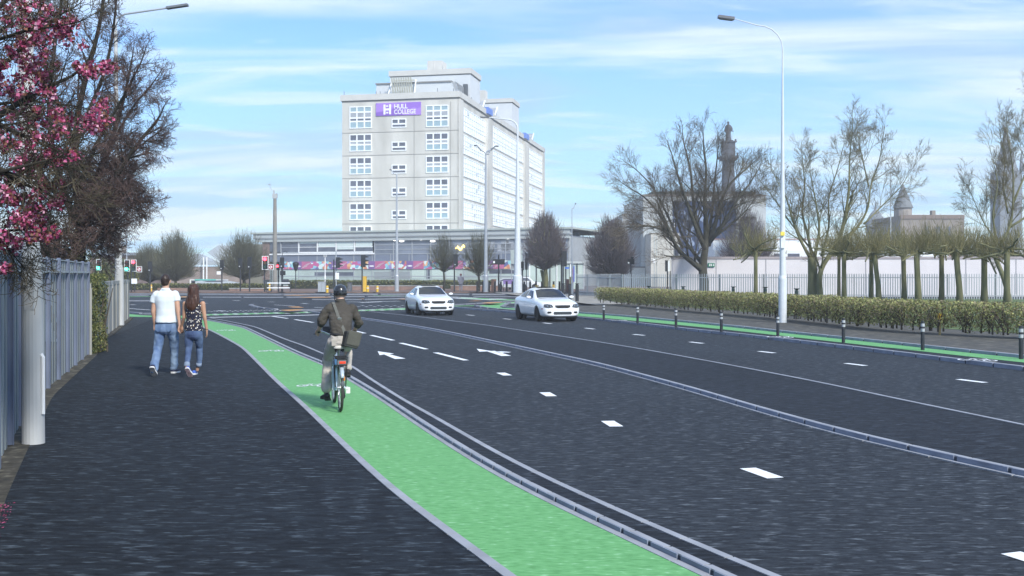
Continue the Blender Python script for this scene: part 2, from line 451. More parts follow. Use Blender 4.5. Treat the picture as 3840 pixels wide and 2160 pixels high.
FENCE_L = [V((-1.4, 1.5, 0)), V((-4.1, 8.2, 0)), V((-6.6, 14.8, 0)), V((-9.0, 22.6, 0)), V((-10.4, 26.5, 0)), V((-15.2, 42.2, 0))]
fp = MB(); between(fp, [V((-14.0, 41.9, 0))] + [p + V((.0, 0, 0)) for p in reversed(FENCE_L)][1:] + [V((-1.3, -6, 0))],
                   [V((-13.2, 42.3, 0)), V((-12.6, 41.4, 0))] + list(K_A) + [V((1.6, -6, 0))], .05, n=90)
struct('footpath', fp, A_PATH)
# weedy strip along the fence foot
ws = MB(); ribbon(ws, resample(FENCE_L, .5), 1.2, -.2, 0, .056); struct('fence_verge', ws, ramp_mat('weedy_soil', 'noise', 9, [(.3, (.02, .018, .013)), (.55, (.05, .045, .033)), (.72, (.14, .13, .10))], .95, 'LINEAR'))
gl = MB(); between(gl, K_A, K_B, .008, n=140); struct('cycle_lane', gl, GREEN)
kb = MB(); ribbon(kb, K_A, -.055, .015, 0, .058, block=.4, gap=.012); struct('kerb', kb, KERB)
kb = MB(); ribbon(kb, K_B, -.01, .05, 0, .012, block=.36, gap=.012); struct('channel_blocks', kb, KERB)
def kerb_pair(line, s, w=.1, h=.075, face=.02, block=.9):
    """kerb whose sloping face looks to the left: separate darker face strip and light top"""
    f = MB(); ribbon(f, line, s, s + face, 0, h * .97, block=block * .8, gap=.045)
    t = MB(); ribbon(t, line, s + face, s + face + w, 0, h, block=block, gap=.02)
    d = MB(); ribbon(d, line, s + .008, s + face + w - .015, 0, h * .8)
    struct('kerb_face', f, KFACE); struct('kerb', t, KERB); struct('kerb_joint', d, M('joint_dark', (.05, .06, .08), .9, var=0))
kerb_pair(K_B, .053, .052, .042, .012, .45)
bf = MB(); between(bf, offs(K_B, .11), K_D, .04, n=140); struct('buffer_strip', bf, A_MED)
kb = MB(); ribbon(kb, K_D, -.03, .03, 0, .046, block=.5, gap=.02); struct('kerb', kb, KERB)
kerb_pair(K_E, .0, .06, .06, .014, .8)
kb = MB(); ribbon(kb, K_E, -.05, .0, 0, .012, block=1.0, gap=.02); struct('channel_blocks', kb, KERB)
bf = MB(); between(bf, offs(K_E, .06), K_F, .055, n=120); struct('median', bf, A_MED)
kb = MB(); ribbon(kb, K_F, -.03, .03, 0, .062); struct('kerb', kb, KERB)
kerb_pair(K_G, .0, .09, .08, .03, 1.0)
bf = MB(); between(bf, offs(K_G, .1), GR_R, .07, n=90); struct('buffer_strip', bf, A_MED)
gl = MB(); between(gl, GR_R, K_I, .075, n=90); struct('cycle_lane', gl, GREEN)
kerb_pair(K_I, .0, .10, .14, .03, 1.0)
HEDGE = resample(ground([(2225, 1141), (2359, 1152), (2538, 1170), (2718, 1185), (2920, 1205), (3099, 1225), (3279, 1246), (3458, 1257), (3638, 1267), (3840, 1278), (4400, 1302)], .1), .5, 5)
vg = MB(); between(vg, offs(K_I, .11), offs(HEDGE, 2.9) + [V((30, 14, 0))], .12, n=90)
struct('verge', vg, SOIL)
lw = MB(); between(lw, [V((6, 65.5, 0))] + offs(HEDGE, 2.8), [V((6.5, 76, 0)), V((20, 74, 0)), V((60, 68, 0))], .13, n=60); struct('lawn', lw, GRASS)
pv = MB(); pv.flat([(4.6, 58), (7.2, 61), (7.2, 80), (2, 101), (-2, 101)], .11); struct('corner_pavement', pv, ramp_mat('pale_paving', 'noise', 1.5, [(.3, (.20, .19, .17)), (.7, (.34, .32, .28))], .95, 'LINEAR'))
pv = MB(); pv.b2(-70, 60, 101.6, 158, -.05, .12); struct('pavement', pv, PAVE)

# ---- painted markings: one sheet per kind
mk = MB()
def dash(x0, y0, x1, y1, w, z=.006, mb=None):
    a, b = G(x0, y0, z), G(x1, y1, z); t = (b - a).normalized(); n = V((-t.y, t.x, 0)) * w / 2
    (mb or mk).flat([a - n, b - n, b + n, a + n])
for q in ((1392, 1257, 1475, 1276), (1503, 1286, 1599, 1309), (1633, 1322, 1748, 1351), (1320, 1238.5, 1368, 1249.5), (1016, 1185.5, 1079, 1194), (1106, 1198, 1174, 1209)): dash(*q, .13)
for q in ((1877, 1397.5, 1904, 1407.6), (2042, 1471, 2068, 1485.5), (2278, 1578, 2312, 1599), (2804, 1755, 2908, 1792), (3790, 2072, 3950, 2122)): dash(*q, .16)
for q in ((1750, 1180.5, 1778, 1183), (1888, 1195, 1916, 1197.5), (2037, 1210.5, 2067, 1213.7), (2194, 1230, 2229, 1234), (2375, 1253.5, 2416, 1257.5), (2587, 1282, 2636, 1287.5),
          (2846, 1317, 2904, 1323.5), (3171, 1362, 3246, 1371), (3593, 1422, 3695, 1434.5), (1636, 1168, 1655, 1169.5)): dash(*q, .14)
for q in ((875, 1126.7, 899, 1127.4), (816, 1164.8, 838, 1166.3), (1006, 1132, 1029, 1132.4), (1131, 1137.8, 1154, 1138.7), (485, 1142.4, 508, 1142.8), (752, 1122.8, 762, 1123), (764, 1137, 777, 1137.3)): dash(*q, .25)
for q in ((786, 1190, 1020, 1185.3), (1020, 1185.3, 1214, 1180)): dash(*q, .35)
for q in ((484, 1156.5, 564, 1162.6), (1028, 1143, 1106, 1147.5), (1180, 1153, 1225, 1155.6)): dash(*q, .12)
for q in ((1302, 1132, 1370, 1132.6), (1370, 1132.6, 1500, 1129), (1350, 1134.8, 1430, 1131.5)): dash(*q, .3)
for i in range(14):
    for r_, y in ((0, 1166.5), (.5, 1168.8)): dash(780 + (i + r_) * 36 * .55, y - i * .35, 787 + (i + r_) * 36 * .55, y - i * .35, .3)
for i in range(9):
    for r_, y in ((0, 1150), (.5, 1146)): dash(1340 + (i + r_) * 30, y, 1350 + (i + r_) * 30, y - .2, .3)
mk.flat([G(*p, .006) for p in ((692, 0), )] or []) if 0 else None
mk.flat([G(x, y, .006) for x, y in ((1416, 1317), (1424, 1332), (1440, 1329), (1481, 1346), (1521, 1344.5), (1461, 1328.5), (1478, 1326))])
mk.flat([G(x, y, .006) for x, y in ((1787, 1307.5), (1798, 1318.5), (1827, 1317.5), (1880, 1335), (1917, 1334), (1881, 1323), (1855, 1315.5), (1841, 1316))])
mk.flat([G(x, y, .006) for x, y in ((1871, 1322.5), (1884, 1323), (1892, 1321.5), (1907, 1322), (1918, 1320), (1878, 1317.5), (1858, 1317.5))])
struct('road_marking', mk, WHITE)
# cycle symbols
def cycle_symbol(c, s, rz, z):
    mb = MB(); R = Matrix.Rotation(rz, 3, 'Z')
    def pt(x, y): return V((c.x, c.y, z)) + R @ V((x * s, y * s, 0))
    def line(p, q, w=.075):
        a, b = V((*p, 0)), V((*q, 0)); t = (b - a).normalized(); n = V((-t.y, t.x, 0)) * w / 2
        ps = [a - n, b - n, b + n, a + n]; mb.flat([pt(k.x, k.y) for k in ps], z)
    for cx in (-.5, .5):
        n = 20
        for i in range(n):
            a0, a1 = 2 * pi * i / n, 2 * pi * (i + 1) / n
            mb.flat([pt(cx + .3 * cos(a0), .42 * sin(a0)), pt(cx + .3 * cos(a1), .42 * sin(a1)), pt(cx + .21 * cos(a1), .29 * sin(a1)), pt(cx + .21 * cos(a0), .29 * sin(a0))], z)
    for p, q in (((-.5, 0), (-.25, .75)), ((-.25, .75), (.32, .7)), ((-.2, .55), (.02, 0)), ((.02, 0), (.3, .65)), ((.5, 0), (.26, .95)), ((-.5, 0), (.02, 0)), ((-.38, .86), (-.12, .86)), ((.12, .98), (.3, .95))): line(p, q)
    struct('cycle_symbol', mb, WHITE)
for px, py, wd, z in ((848, 1238.5, 72, .0125), (1017, 1316, 96, .0125), (1172, 1446, 120, .0125), (2323, 1201.5, 62, .08), (2926, 1264, 100, .08), (3665, 1350, 140, .08)):
    g = G(px, py, z); cycle_symbol(g, wd / F * g.y / 1.6, 0 if z < .05 else -.5, z)

# ---- junction: far kerbs, coloured crossings, tactile paving (all real sheets on the road)
def gstrip(mb, pts, w, z0, z1, block=0):
    ribbon(mb, resample(ground(pts), 1.0, 1), -w / 2, w / 2, z0, z1, block=block, gap=.25)
kb = MB()
for pts in ([(400, 1104.5), (569, 1105), (751, 1105.6), (1020, 1107), (1311, 1107), (1520, 1105.5), (1700, 1107), (1931, 1106), (2300, 1106)],):
    gstrip(kb, pts, .55, 0, .12, 4)
for pts in ([(758, 1116), (1020, 1117), (1170, 1115.5), (1311, 1113.7), (1520, 1112)], [(1165, 1124.6), (1261, 1126.5), (1302, 1126), (1487, 1122.3), (1530, 1121)],
            [(440, 1130), (565, 1130), (688, 1129.6)], [(1675, 1118), (1731, 1118.6)], [(1770, 1114), (1931, 1114.5), (2150, 1113)], [(440, 1109.5), (560, 1109.8)]):
    gstrip(kb, pts, .3, 0, .07, 3)
for pts in ([(477, 1174), (512, 1177), (540, 1181), (666, 1181)], [(1085, 1165.5), (1128, 1168), (1217, 1165)], [(938, 1147), (947, 1144.5)], [(940, 1147), (965, 1155), (1003, 1161), (1040, 1162.5)],
            [(1697, 1146), (1836, 1137), (1931, 1129)], [(1881, 1153.5), (1936, 1158)], [(1160, 1171), (1214, 1179)], [(1881, 1152.5), (1911, 1137)], [(1783, 1148.5), (1816, 1157), (1936, 1168), (1965, 1170)]):
    gstrip(kb, pts, .2, 0, .07, 1.5)
struct('kerb', kb, M('kerb_far', (.19, .205, .24), .9, var=.15))
gm = MB()
def gpoly(mb, pts, z): mb.flat([G(x, y, z) for x, y in pts])
gpoly(gm, [(440, 1177), (477, 1177), (532, 1182), (560, 1183), (690, 1184), (690, 1189.5), (560, 1188.5), (440, 1187)], .012)
gpoly(gm, [(690, 1184), (690, 1189.5), (740, 1197), (735, 1222), (662, 1201), (640, 1188)], .011)
gpoly(gm, [(740, 1179.3), (740, 1183.5), (1160, 1173.2), (1346, 1166.5), (1520, 1161.2), (1700, 1149), (1783, 1147), (1783, 1145), (1700, 1147), (1520, 1154.6), (1346, 1162.4), (1217, 1166.8), (1160, 1168.8)], .012)
gpoly(gm, [(1783, 1147.5), (1836, 1139.5), (1931, 1131.5), (1990, 1129), (1990, 1136.5), (1910, 1138), (1882, 1154), (1990, 1160), (1990, 1170), (1936, 1167.5), (1816, 1156)], .013)
gpoly(gm, [(1640, 1112), (1700, 1113.2), (1931, 1123.8), (2150, 1128), (2150, 1131), (1931, 1126.6), (1850, 1125.5), (1690, 1117)], .012)
gpoly(gm, [(440, 1114.5), (568, 1112), (568, 1110.8), (440, 1113)], .012)
gpoly(gm, [(1400, 1108), (1500, 1109.5), (1540, 1112), (1540, 1110.4), (1500, 1108.4), (1400, 1107.2)], .012)
struct('cycle_crossing', gm, GREEN)
tm = MB()
for pts in ([(1047, 1163), (1085, 1160.5), (1120, 1159.5), (1139, 1162), (1085, 1166.5)], [(1076, 1150), (1120, 1149), (1141, 1153.8), (1100, 1153)], [(1061, 1107.8), (1100, 1105.6), (1175, 1105.8), (1120, 1108.2)],
            [(1117, 1116.2), (1160, 1113.6), (1240, 1113), (1240, 1115.2), (1180, 1116.6)], [(669, 1112.5), (700, 1111), (702, 1114.6), (680, 1115)], [(1753, 1129.6), (1785, 1126.8), (1814, 1128.2)],
            [(1803, 1136.6), (1830, 1133), (1888, 1132.5), (1870, 1135.8), (1835, 1138)], [(1488, 1121.5), (1520, 1120), (1520, 1122.5)], [(1240, 1123), (1262, 1122.2), (1262, 1123.3)], [(1340, 1121), (1365, 1120), (1365, 1121.5)]):
    tm.flat([G(x, y, .14) for x, y in pts]) if min(p[1] for p in pts) < 1108.0 else tm.flat([G(x, y, .115) for x, y in pts])
struct('tactile_paving', tm, TACT)
# white dashes on the crossing band
wm = MB()
for i in range(11):
    x = 760 + i * 38; y = 1179.1 - (x - 740) * .0250
    dash(x, y, x + 18, y - .4, .35, .02, wm); dash(x + 4, y + 3.9, x + 20, y + 3.4, .35, .02, wm)
for i in range(5):
    x = 1352 + i * 36; dash(x, 1162.6 - (x - 1346) * .045, x + 18, 1161.8 - (x - 1346) * .045, .35, .02, wm); dash(x, 1166.2 - (x - 1346) * .03, x + 18, 1165.7 - (x - 1346) * .03, .35, .02, wm)
dash(1690, 1113.4, 1790, 1117.8, .5, .02, wm); dash(1700, 1118, 1850, 1125, .5, .02, wm); dash(1850, 1120.5, 1880, 1122, 1.2, .02, wm); dash(1904, 1137, 1925, 1136.4, 1.0, .02, wm)
struct('road_marking', wm, WHITE)
# ================================================================== buildings
CONC = ramp_mat('tower_concrete', 'noise', .35, [(.3, (.46, .45, .415)), (.7, (.63, .615, .575))], .9, 'LINEAR', (1, 1, .35))
CONC2 = M('pale_concrete', (.56, .555, .53), .85, var=.06, scale=.5)
LINE = M('joint_and_shade_line', (.24, .235, .225), .9, var=0)  # real joints, plus strips that paint the shade under parapets
WFRAME = M('white_frame', (.82, .84, .85), .5, var=.03, scale=2)
GDARK = M('dark_glass', (.10, .11, .15), .12, var=.3, scale=.6, spec=.8)
GGREY = M('grey_glass', (.34, .36, .40), .2, var=.25, scale=.8, spec=.7)
TEAL = M('teal_panel', (.30, .42, .48), .4, var=.08, scale=2)
PALEG = M('sky_reflection_glass', (.78, .83, .86), .25, var=.14, scale=.5, spec=.7)  # sky reflected in the side glazing is put into this pale colour
BLUE = M('blue_panel', (.12, .22, .62), .5, var=.1)

th = -atan2(15.9, 77)
tower = thing('office_tower', 'tall grey concrete tower with purple banner and grids of white framed windows', 'building', (-8.5, 170, 0), th)
def ux(px):   # distance along the left facade (local -x) seen at column px
    k = (px - CX) / F; return (-8.5 - 170 * k) / (cos(th) + -sin(th) * -0 + k * sin(-th))
# left facade direction in world: (-cos th, -sin th) with th<0 -> (-.979, +.203)
def ux(px):
    k = (px - CX) / F; return (-8.5 - 170 * k) / (.979 + .203 * k)
def uz(px, py):
    t = ux(px); Y = 170 + .203 * t; return H - (py - YH) / F * Y
def sy(px):
    k = (px - CX) / F; return (8.5 + 170 * k) / (.203 - .979 * k)
WL, WD = ux(1283), 78.5
ZR = 29.9
wl = MB(); wl.b2(-WL, 0, 0, WD, 0, ZR)
wl.build('wall', CONC, tower)
pr = MB(); pr.b2(-WL - .25, .25, -.25, .3, ZR + .15, 31.0); pr.b2(-WL - .25, -WL + .3, .3, WD, ZR + .15, 31.0); pr.b2(-.3, .25, .3, WD + .2, ZR + .15, 31.0); pr.b2(-WL - .25, .25, WD - .4, WD + .2, ZR + .15, 30.9)
pr.build('parapet', CONC2, tower)
ln = MB(); ln.b2(-WL - .04, .04, -.04, WD + .04, ZR - .1, ZR + .16)  # dark strip painted in as the shadow line under the parapet
for py in (568 + 12, 654 + 12, 740 + 12, 826 + 12, 494): 
    z = uz(1500, py); ln.b2(-WL - .02, .02, -.02, .1, z - .05, z + .05)
x = -ux(1553); ln.b2(x - .04, x + .04, -.02, .1, 6, ZR - 1)
x = -ux(1690); ln.b2(x - .03, x + .03, -.02, .1, 6, ZR - .5)
ln.build('joint', LINE, tower)
def tower_window(px0, px1, py0, py1, rows):
    x0, x1 = -ux(px0), -ux(px1); pm = (px0 + px1) / 2; z0, z1 = uz(pm, py1), uz(pm, py0)
    f = MB(); fw = .16
    f.b2(x0, x1, -.10, .02, z0, z0 + fw); f.b2(x0, x1, -.10, .02, z1 - fw, z1)
    f.b2(x0, x0 + fw, -.10, .02, z0 + fw, z1 - fw); f.b2(x1 - fw, x1, -.10, .02, z0 + fw, z1 - fw)
    w_ = x1 - x0
    zs = [z0 + (z1 - z0) * r for r in rows['z']]
    for z in zs[1:-1]: f.b2(x0 + fw, x1 - fw, -.08, .02, z - .13, z + .13)
    if rows['cols'] == 3:
        for k in (1, 2): f.b2(x0 + w_ * k / 3 - .11, x0 + w_ * k / 3 + .11, -.09, .02, z0 + fw, z1 - fw)
    else: f.b2(x0 + w_ * .47 - .12, x0 + w_ * .47 + .12, -.09, .02, zs[1], z1 - fw)
    fr = f.build('window', WFRAME, tower)
    p = MB()
    for i, mi in enumerate(rows['m']):
        p.b2(x0 + .05, x1 - .05, -.03, -.012, zs[i] + .02, zs[i + 1] - .02, mi)
    p.build('pane', [GDARK, GGREY, TEAL], fr)
R3 = dict(z=[0, .38, .60, 1], m=[2, 1, 0], cols=3); R4 = dict(z=[0, .32, .48, .74, 1], m=[2, 0, 1, 2], cols=3); R2 = dict(z=[0, .42, 1], m=[0, 0], cols=1)
for i, (a, b) in enumerate(((399, 482), (503, 568), (590, 654), (675, 740), (762, 825), (848, 912))): tower_window(1311, 1395, a, b, R4 if i == 0 else R3)
for i, (a, b) in enumerate(((394, 476), (498, 563), (584, 648), (670, 734), (757, 820), (843, 907))): tower_window(1597, 1682, a, b, R4 if i == 0 else R3)
for a, b in ((445, 479), (531, 566), (617, 651), (703, 737), (788, 822)): tower_window(1469, 1524, a, b, R2)
# purple banner
x0, x1 = -ux(1411), -ux(1579); z0, z1 = uz(1495, 433), uz(1495, 385)
PURP = ramp_mat('purple_banner', 'voronoi', .55, [(0, (.22, .10, .50)), (.35, (.28, .14, .60)), (.7, (.36, .20, .66))], .6)
bn = MB().b2(x0, x1, -.14, .02, z0, z1).build('banner', PURP, tower)
hh = z1 - z0
lg = MB(); lx = x0 + (x1 - x0) * .17; lw_ = (x1 - x0) * .17; zb, zt = z0 + hh * .1, z1 - hh * .12; hz2 = zt - zb
Y0, Y1 = -.17, -.13
for bx in ((0, .26, 0, 1), (.74, 1, 0, 1), (.26, .74, .40, .60), (.34, .62, .76, .9), (.34, .62, .1, .24), (.38, .66, .0, .0)):
    lg.b2(lx + lw_ * bx[0], lx + lw_ * bx[1], Y0, Y1, zb + hz2 * bx[2], zb + hz2 * bx[3]) if bx[3] > bx[2] else None
lg.build('emblem', WFRAME, bn)
RX = Matrix.Rotation(pi / 2, 4, 'X')
text_mesh('HULL', hh * .50, 'lettering', WFRAME, bn, Matrix.Translation((x0 + (x1 - x0) * .405, -.15, z0 + hh * .53)) @ RX, .02, .02, .92)
text_mesh('COLLEGE', hh * .50, 'lettering', WFRAME, bn, Matrix.Translation((x0 + (x1 - x0) * .405, -.15, z0 + hh * .11)) @ RX, .015, .02, .84)
# long right facade: pilasters, floor bands, glazing
pil = [(0, 2.2, 0), (18.2, 22.3, 1), (52.9, 57.5, 1), (75.6, 78.4, 0)]
for a, b, big in pil:
    MB().b2(-.2, .55 if big else .25, a, b, 0, ZR - (.4 if big else .1)).build('pilaster', CONC, tower)
    if big: MB().b2(-.1, .6, a + .2, b - .2, ZR + .3, 31.3).build('blue_panel', BLUE, tower)
fl = [uz(1720, 200 + z / 1.575) for z in (300, 462, 595, 730, 862, 990, 1128)]
bays = [(2.2, 18.2), (22.3, 52.9), (57.5, 75.6)]
for (a, b) in bays:
    for i in range(6):
        zt, zb2 = fl[i] - .15, fl[i + 1] + .45
        g = MB(); g.b2(0, .05, a, b, zb2, zt); go = g.build('window', PALEG, tower)
        m_ = MB(); n = max(6, int((b - a) / 1.35))
        for k in range(n + 1):
            y = a + (b - a) * k / n; m_.b2(.05, .11, y - .06, y + .06, zb2, zt)
        for q in (0, .3, .46, .72, 1): m_.b2(.05, .10, a, b, zb2 + (zt - zb2) * q - .09, zb2 + (zt - zb2) * q + .09)
        m_.build('frame', WFRAME, go)
        # opened top lights and blinds, irregular
        rg = random.Random(int(a * 10) + i); o_ = MB()
        for k in range(n):
            if rg.random() < .10:
                y = a + (b - a) * (k + .5) / n; z = zb2 + (zt - zb2) * rg.choice((.15, .38, .6, .86)); o_.box((.09, y, z), (.05, (b - a) / n * .8, (zt - zb2) * .15), 0, 0, 0, -.1)
        if o_.v: o_.build('blind', M('blind_pale', (.50, .54, .57), .5), go)
# roof structures
def bxy(p0, p1, zt0, y0, dep, name, mat=CONC2, zlow=29.9, cap=0):
    m = MB(); xa, xb = -ux(p0) + 0, -ux(p1); m.b2(xa, xb, y0, y0 + dep, zlow, zt0)
    if cap: m.b2(xa - .2, xb + .2, y0 - .2, y0 + dep + .2, zt0 - cap, zt0 + .02)
    return m.build(name, mat, tower)
PH = M('penthouse_render', (.60, .63, .66), .8, var=.05, scale=.4)
bxy(1392, 1694, 33.0, 2.5, 6, 'penthouse', PH)
m = MB(); m.prism([(-ux(1694) + .0, 29.9), (2.0 - 2.6, 29.9), (-1.9, 33.0), (-ux(1694), 33.0)], (0, 2.5, 0), (1, 0, 0), (0, 0, 1), (0, 6, 0)); m.build('penthouse', PH, tower)
m = MB(); m.b2(-ux(1392) - .1, -1.8, 2.3, 8.6, 33.0, 33.2); m.build('parapet', LINE, tower)
m = MB(); m.b2(-14.4, -.3, 9, 16, 29.9, 35.4); m.build('lift_house', PH, tower)
m = MB(); m.b2(-14.6, -.1, 8.8, 16.2, 35.5, 36.4); m.build('parapet', CONC2, tower)
m = MB(); m.b2(-14.45, -.25, 8.95, 16.05, 35.35, 35.52); m.build('joint', LINE, tower)  # shade below the lift house parapet, drawn as a dark strip
m = MB(); m.b2(-8.1, -5.5, 10, 13, 36.4, 38.1); m.cyl((-5.2, 10, 36.4), .12, .9, 8); m.cyl((-6.9, 10, 36.4), .06, 2.0, 6); m.build('tank_room', CONC2, tower)
m = MB(); m.b2(-7.4, -.6, 45, 52, 29.9, 36.3); m.build('lift_house', PH, tower)
m = MB(); m.b2(-7.6, -.4, 44.8, 52.2, 36.4, 37.2); m.build('parapet', CONC2, tower)
m = MB(); m.b2(-7.45, -.55, 44.95, 52.05, 36.25, 36.42); m.build('joint', LINE, tower)  # painted shade strip below the rear lift house parapet
m = MB(); m.b2(-7.3, -6.1, 44.9, 47, 37.2, 39.0); m.build('flue', CONC2, tower)
for yy, s in ((20, .8), (30, .9), (68, .9)):
    m = MB(); m.prism([(0, 0), (4.2 * s, 0), (4.2 * s, 3.6 * s)], (-1.2, yy, 30.3), (0, 1, 0), (0, 0, 1), (-4, 0, 0)); m.build('skylight', GGREY, tower)
    m = MB(); m.tube([(-1.15, yy, 30.4), (-1.15, yy + 4.2 * s, 30.4 + 3.6 * s)], .16, 4); m.build('skylight_rim', WFRAME, tower)
# window cleaning gantry over the parapet
m = MB(); BEI = M('beige_metal', (.52, .52, .44), .6)
gx = -ux(1500)
for k in range(9): m.box((gx - 1.6 + k * .4, 1.2, 32.0), (.22, .1, 3.6), 0, 0, .35)
m.box((gx, 1.9, 33.4), (3.8, .25, .2)); m.build('gantry', BEI, tower)
m = MB()
for s_ in (-1, 1): m.tube([(gx + s_ * 2.3 - .2, 1.0, 30.4), (gx + s_ * 2.0, 2.2, 33.5)], .13, 4)
m.build('gantry_frame', WFRAME, tower)
m = MB()
for px_ in (1290, 1410, 1425, 1640, 1700): m.cyl((-ux(px_), .1, 31.0), .05, random.Random(px_).uniform(.3, .7), 5)
for y_ in (3, 9, 15): m.cyl((-.1, y_, 31.0), .05, .5, 5)
m.box((-.9, 8, 32.3), (.7, .7, 2.4)); m.build('roof_aerial', M('dark_metal_roof', (.08, .09, .1), .6), tower)

# ------------------------------------------------------------------ low glazed restaurant wing in front
A0, A1 = V((-39.3, 165, 0)), V((7.6, 146, 0))
du = (A1 - A0).normalized(); lowb = thing('low_glazed_building', 'long low glazed building with grey fascia and a colourful poster band', 'building', A0, atan2(du.y, du.x))
LL = (A1 - A0).length
def lx_(px):
    k = (px - CX) / F; return (k * A0.y - A0.x) / (du.x - k * du.y)
def lz_(px, py):
    Y = A0.y + du.y * lx_(px); return H - (py - YH) / F * Y
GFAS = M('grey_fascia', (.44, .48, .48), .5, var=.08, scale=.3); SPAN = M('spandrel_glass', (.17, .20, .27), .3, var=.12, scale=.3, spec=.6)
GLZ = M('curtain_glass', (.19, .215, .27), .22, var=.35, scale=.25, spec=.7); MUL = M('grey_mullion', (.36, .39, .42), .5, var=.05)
PGR = M('pale_green_glass', (.42, .50, .47), .25, var=.2, scale=.3, spec=.6)
lowb_back = MB().b2(.6, LL, .6, 22, 0, 7.2).build('wall', M('side_cladding', (.34, .37, .40), .7, var=.1, scale=1), lowb)
m = MB(); m.prism([(-1.0, 8.25), (LL + 1, 8.25), (LL + 1, 8.0), (-1.0, 8.0)], (0, -.6, 0), (1, 0, 0), (0, 0, 1), (0, 25, 0)); m.build('roof', M('roof_edge', (.42, .47, .44), .6), lowb)
m = MB(); m.b2(-.6, LL + .5, -.42, .6, 7.25, 8.0, 0); m.b2(-.2, LL + .3, -.3, .55, 6.75, 7.25, 0); m.build('fascia', GFAS, lowb)
m = MB(); m.b2(-.6, LL + .6, -.46, -.42, 7.35, 7.45); m.build('trim', MUL, lowb)
Z = lambda py: lz_(1500, py)
split = lx_(1404)
xs = [lx_(p) for p in (1052, 1119, 1189, 1259, 1328, 1398)]
# upper windows at the left, each with its blind
for i in range(5):
    a, b = xs[i], xs[i + 1]
    f = MB(); 
    f.b2(a, b, -.06, .1, Z(946), Z(941.5)); f.b2(a, a + .18, -.1, .1, Z(941), Z(898)); f.b2(a, b, -.05, .1, Z(924), Z(922)); f.b2(a, b, -.05, .1, Z(898), Z(896))
    fo = f.build('window', MUL if i < 1 else WFRAME, lowb)
    MB().b2(a + .18, b, .0, .04, Z(941.5), Z(898)).build('pane', GDARK, fo)
    if i > 0:
        zb = (909, 924, 933, 926)[i - 1]
        MB().b2(a + .25, b - .08, -.04, -.01, Z(zb), Z(899)).build('blind', M('blind_cloth', (.62, .72, .70), .6, var=.05), fo)
f = MB(); a, b = lx_(1000), lx_(1050); f.b2(a, b, .0, .05, Z(941), Z(900)); f.build('pane', GDARK, lowb)
MB().b2(lx_(985), lx_(1011), -.1, .5, Z(1050), Z(896)).build('brick_pier', M('pier_brick', (.22, .16, .14), .9, var=.2, scale=2), lowb)
MB().b2(lx_(1012), split, -.16, .1, Z(953), Z(947)).build('sill_band', WFRAME, lowb)
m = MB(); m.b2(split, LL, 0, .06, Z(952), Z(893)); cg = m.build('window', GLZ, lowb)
m = MB()
for px in list(range(1404, 2130, 70)): m.b2(lx_(px), lx_(px) + .12, -.06, .02, Z(1009), Z(893))
for py in (918, 935, 952): m.b2(split, LL, -.05, .02, Z(py) - .05, Z(py) + .05)
m.build('frame', MUL, cg)
# paler boxes on the glass, painted as reflections, and ceiling lamps
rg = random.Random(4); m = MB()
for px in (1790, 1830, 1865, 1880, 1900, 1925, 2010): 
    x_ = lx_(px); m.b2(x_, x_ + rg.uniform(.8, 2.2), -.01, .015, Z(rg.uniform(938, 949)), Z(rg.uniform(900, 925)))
m.build('painted_reflection', GGREY, cg)
m = MB()
for px, py in ((1483, 900), (1507, 904), (1580, 899), (1624, 906), (1860, 898), (1905, 899)): m.ell((lx_(px), -.08, Z(py)), (.42, .05, .12), 8, 6)
m.build('ceiling_lamp', emis('lamp_glow', (1, .96, .85), 3), cg)
MB().b2(lx_(1012), LL, .0, .08, Z(979), Z(953)).build('spandrel', SPAN, lowb)
m = MB()
for px in range(1050, 2130, 69): m.b2(lx_(px), lx_(px) + .09, -.05, .02, Z(1009), Z(953))
m.build('mullion', MUL, lowb)
# neon script (small squiggle) in the glass
m = MB(); pts = []
nx, nz = lx_(1711), Z(936)
for k in range(46):
    t = k / 45; pts.append((nx + t * 1.35, -.12, nz + .14 * sin(t * 38) + .28 * t + (.2 * sin(t * 9))))
m.tube(pts, .055, 4); m.build('neon_script', emis('neon_yellow', (1, .72, .15), 5), lowb)
# poster band
PST = ramp_mat('poster_pattern', 'voronoi', 2.1, [(0, (.62, .25, .15)), (.14, (.8, .48, .22)), (.28, (.12, .14, .32)), (.4, (.3, .62, .68)), (.54, (.34, .26, .55)), (.66, (.55, .12, .3)), (.78, (.70, .82, .80)), (.92, (.2, .42, .6))], .6)
MAG = M('poster_magenta', (.50, .14, .28), .6, var=.1, scale=1); PUR = M('poster_purple', (.22, .12, .32), .6, var=.1)
b0, b1 = lx_(1060), lx_(1915); pz0, pz1 = Z(1009), Z(979)
po = MB().b2(b0, b1, -.12, -.02, pz0, pz1).build('poster_band', PST, lowb)
k = 0; x = b0 + 2.4
rep = lx_(1398) - lx_(1259)
m1, m2, m3 = MB(), MB(), MB(); hh = pz1 - pz0
while x < b1 - 2.5:
    m1.b2(x + 1.1, x + 2.7, -.14, -.11, pz0, pz1); m2.b2(x, x + 1.1, -.14, -.11, pz0, pz1)
    m3.ell((x + .55, -.15, pz0 + hh * .38), (.42, .02, .12), 8, 5)
    for q in range(4):
        xx = x + .95 + q * .26; zb = pz0 + hh * (.05 + .07 * q)
        for r_ in range(5):
            u0 = r_ / 5; m3.prism([(0, 0), (.19, .09), (.19 + .14, .09 + .10), (.14, .10)], (xx + u0 * .95, -.145, zb + u0 * hh * .62), (1, 0, 0), (0, 0, 1), (0, -.02, 0))
    x += rep * 1.0 if k % 3 else rep * 1.0
    k += 1
m1.build('poster_panel', MAG, po); m2.build('poster_panel', PUR, po); m3.build('poster_text', WFRAME, po)
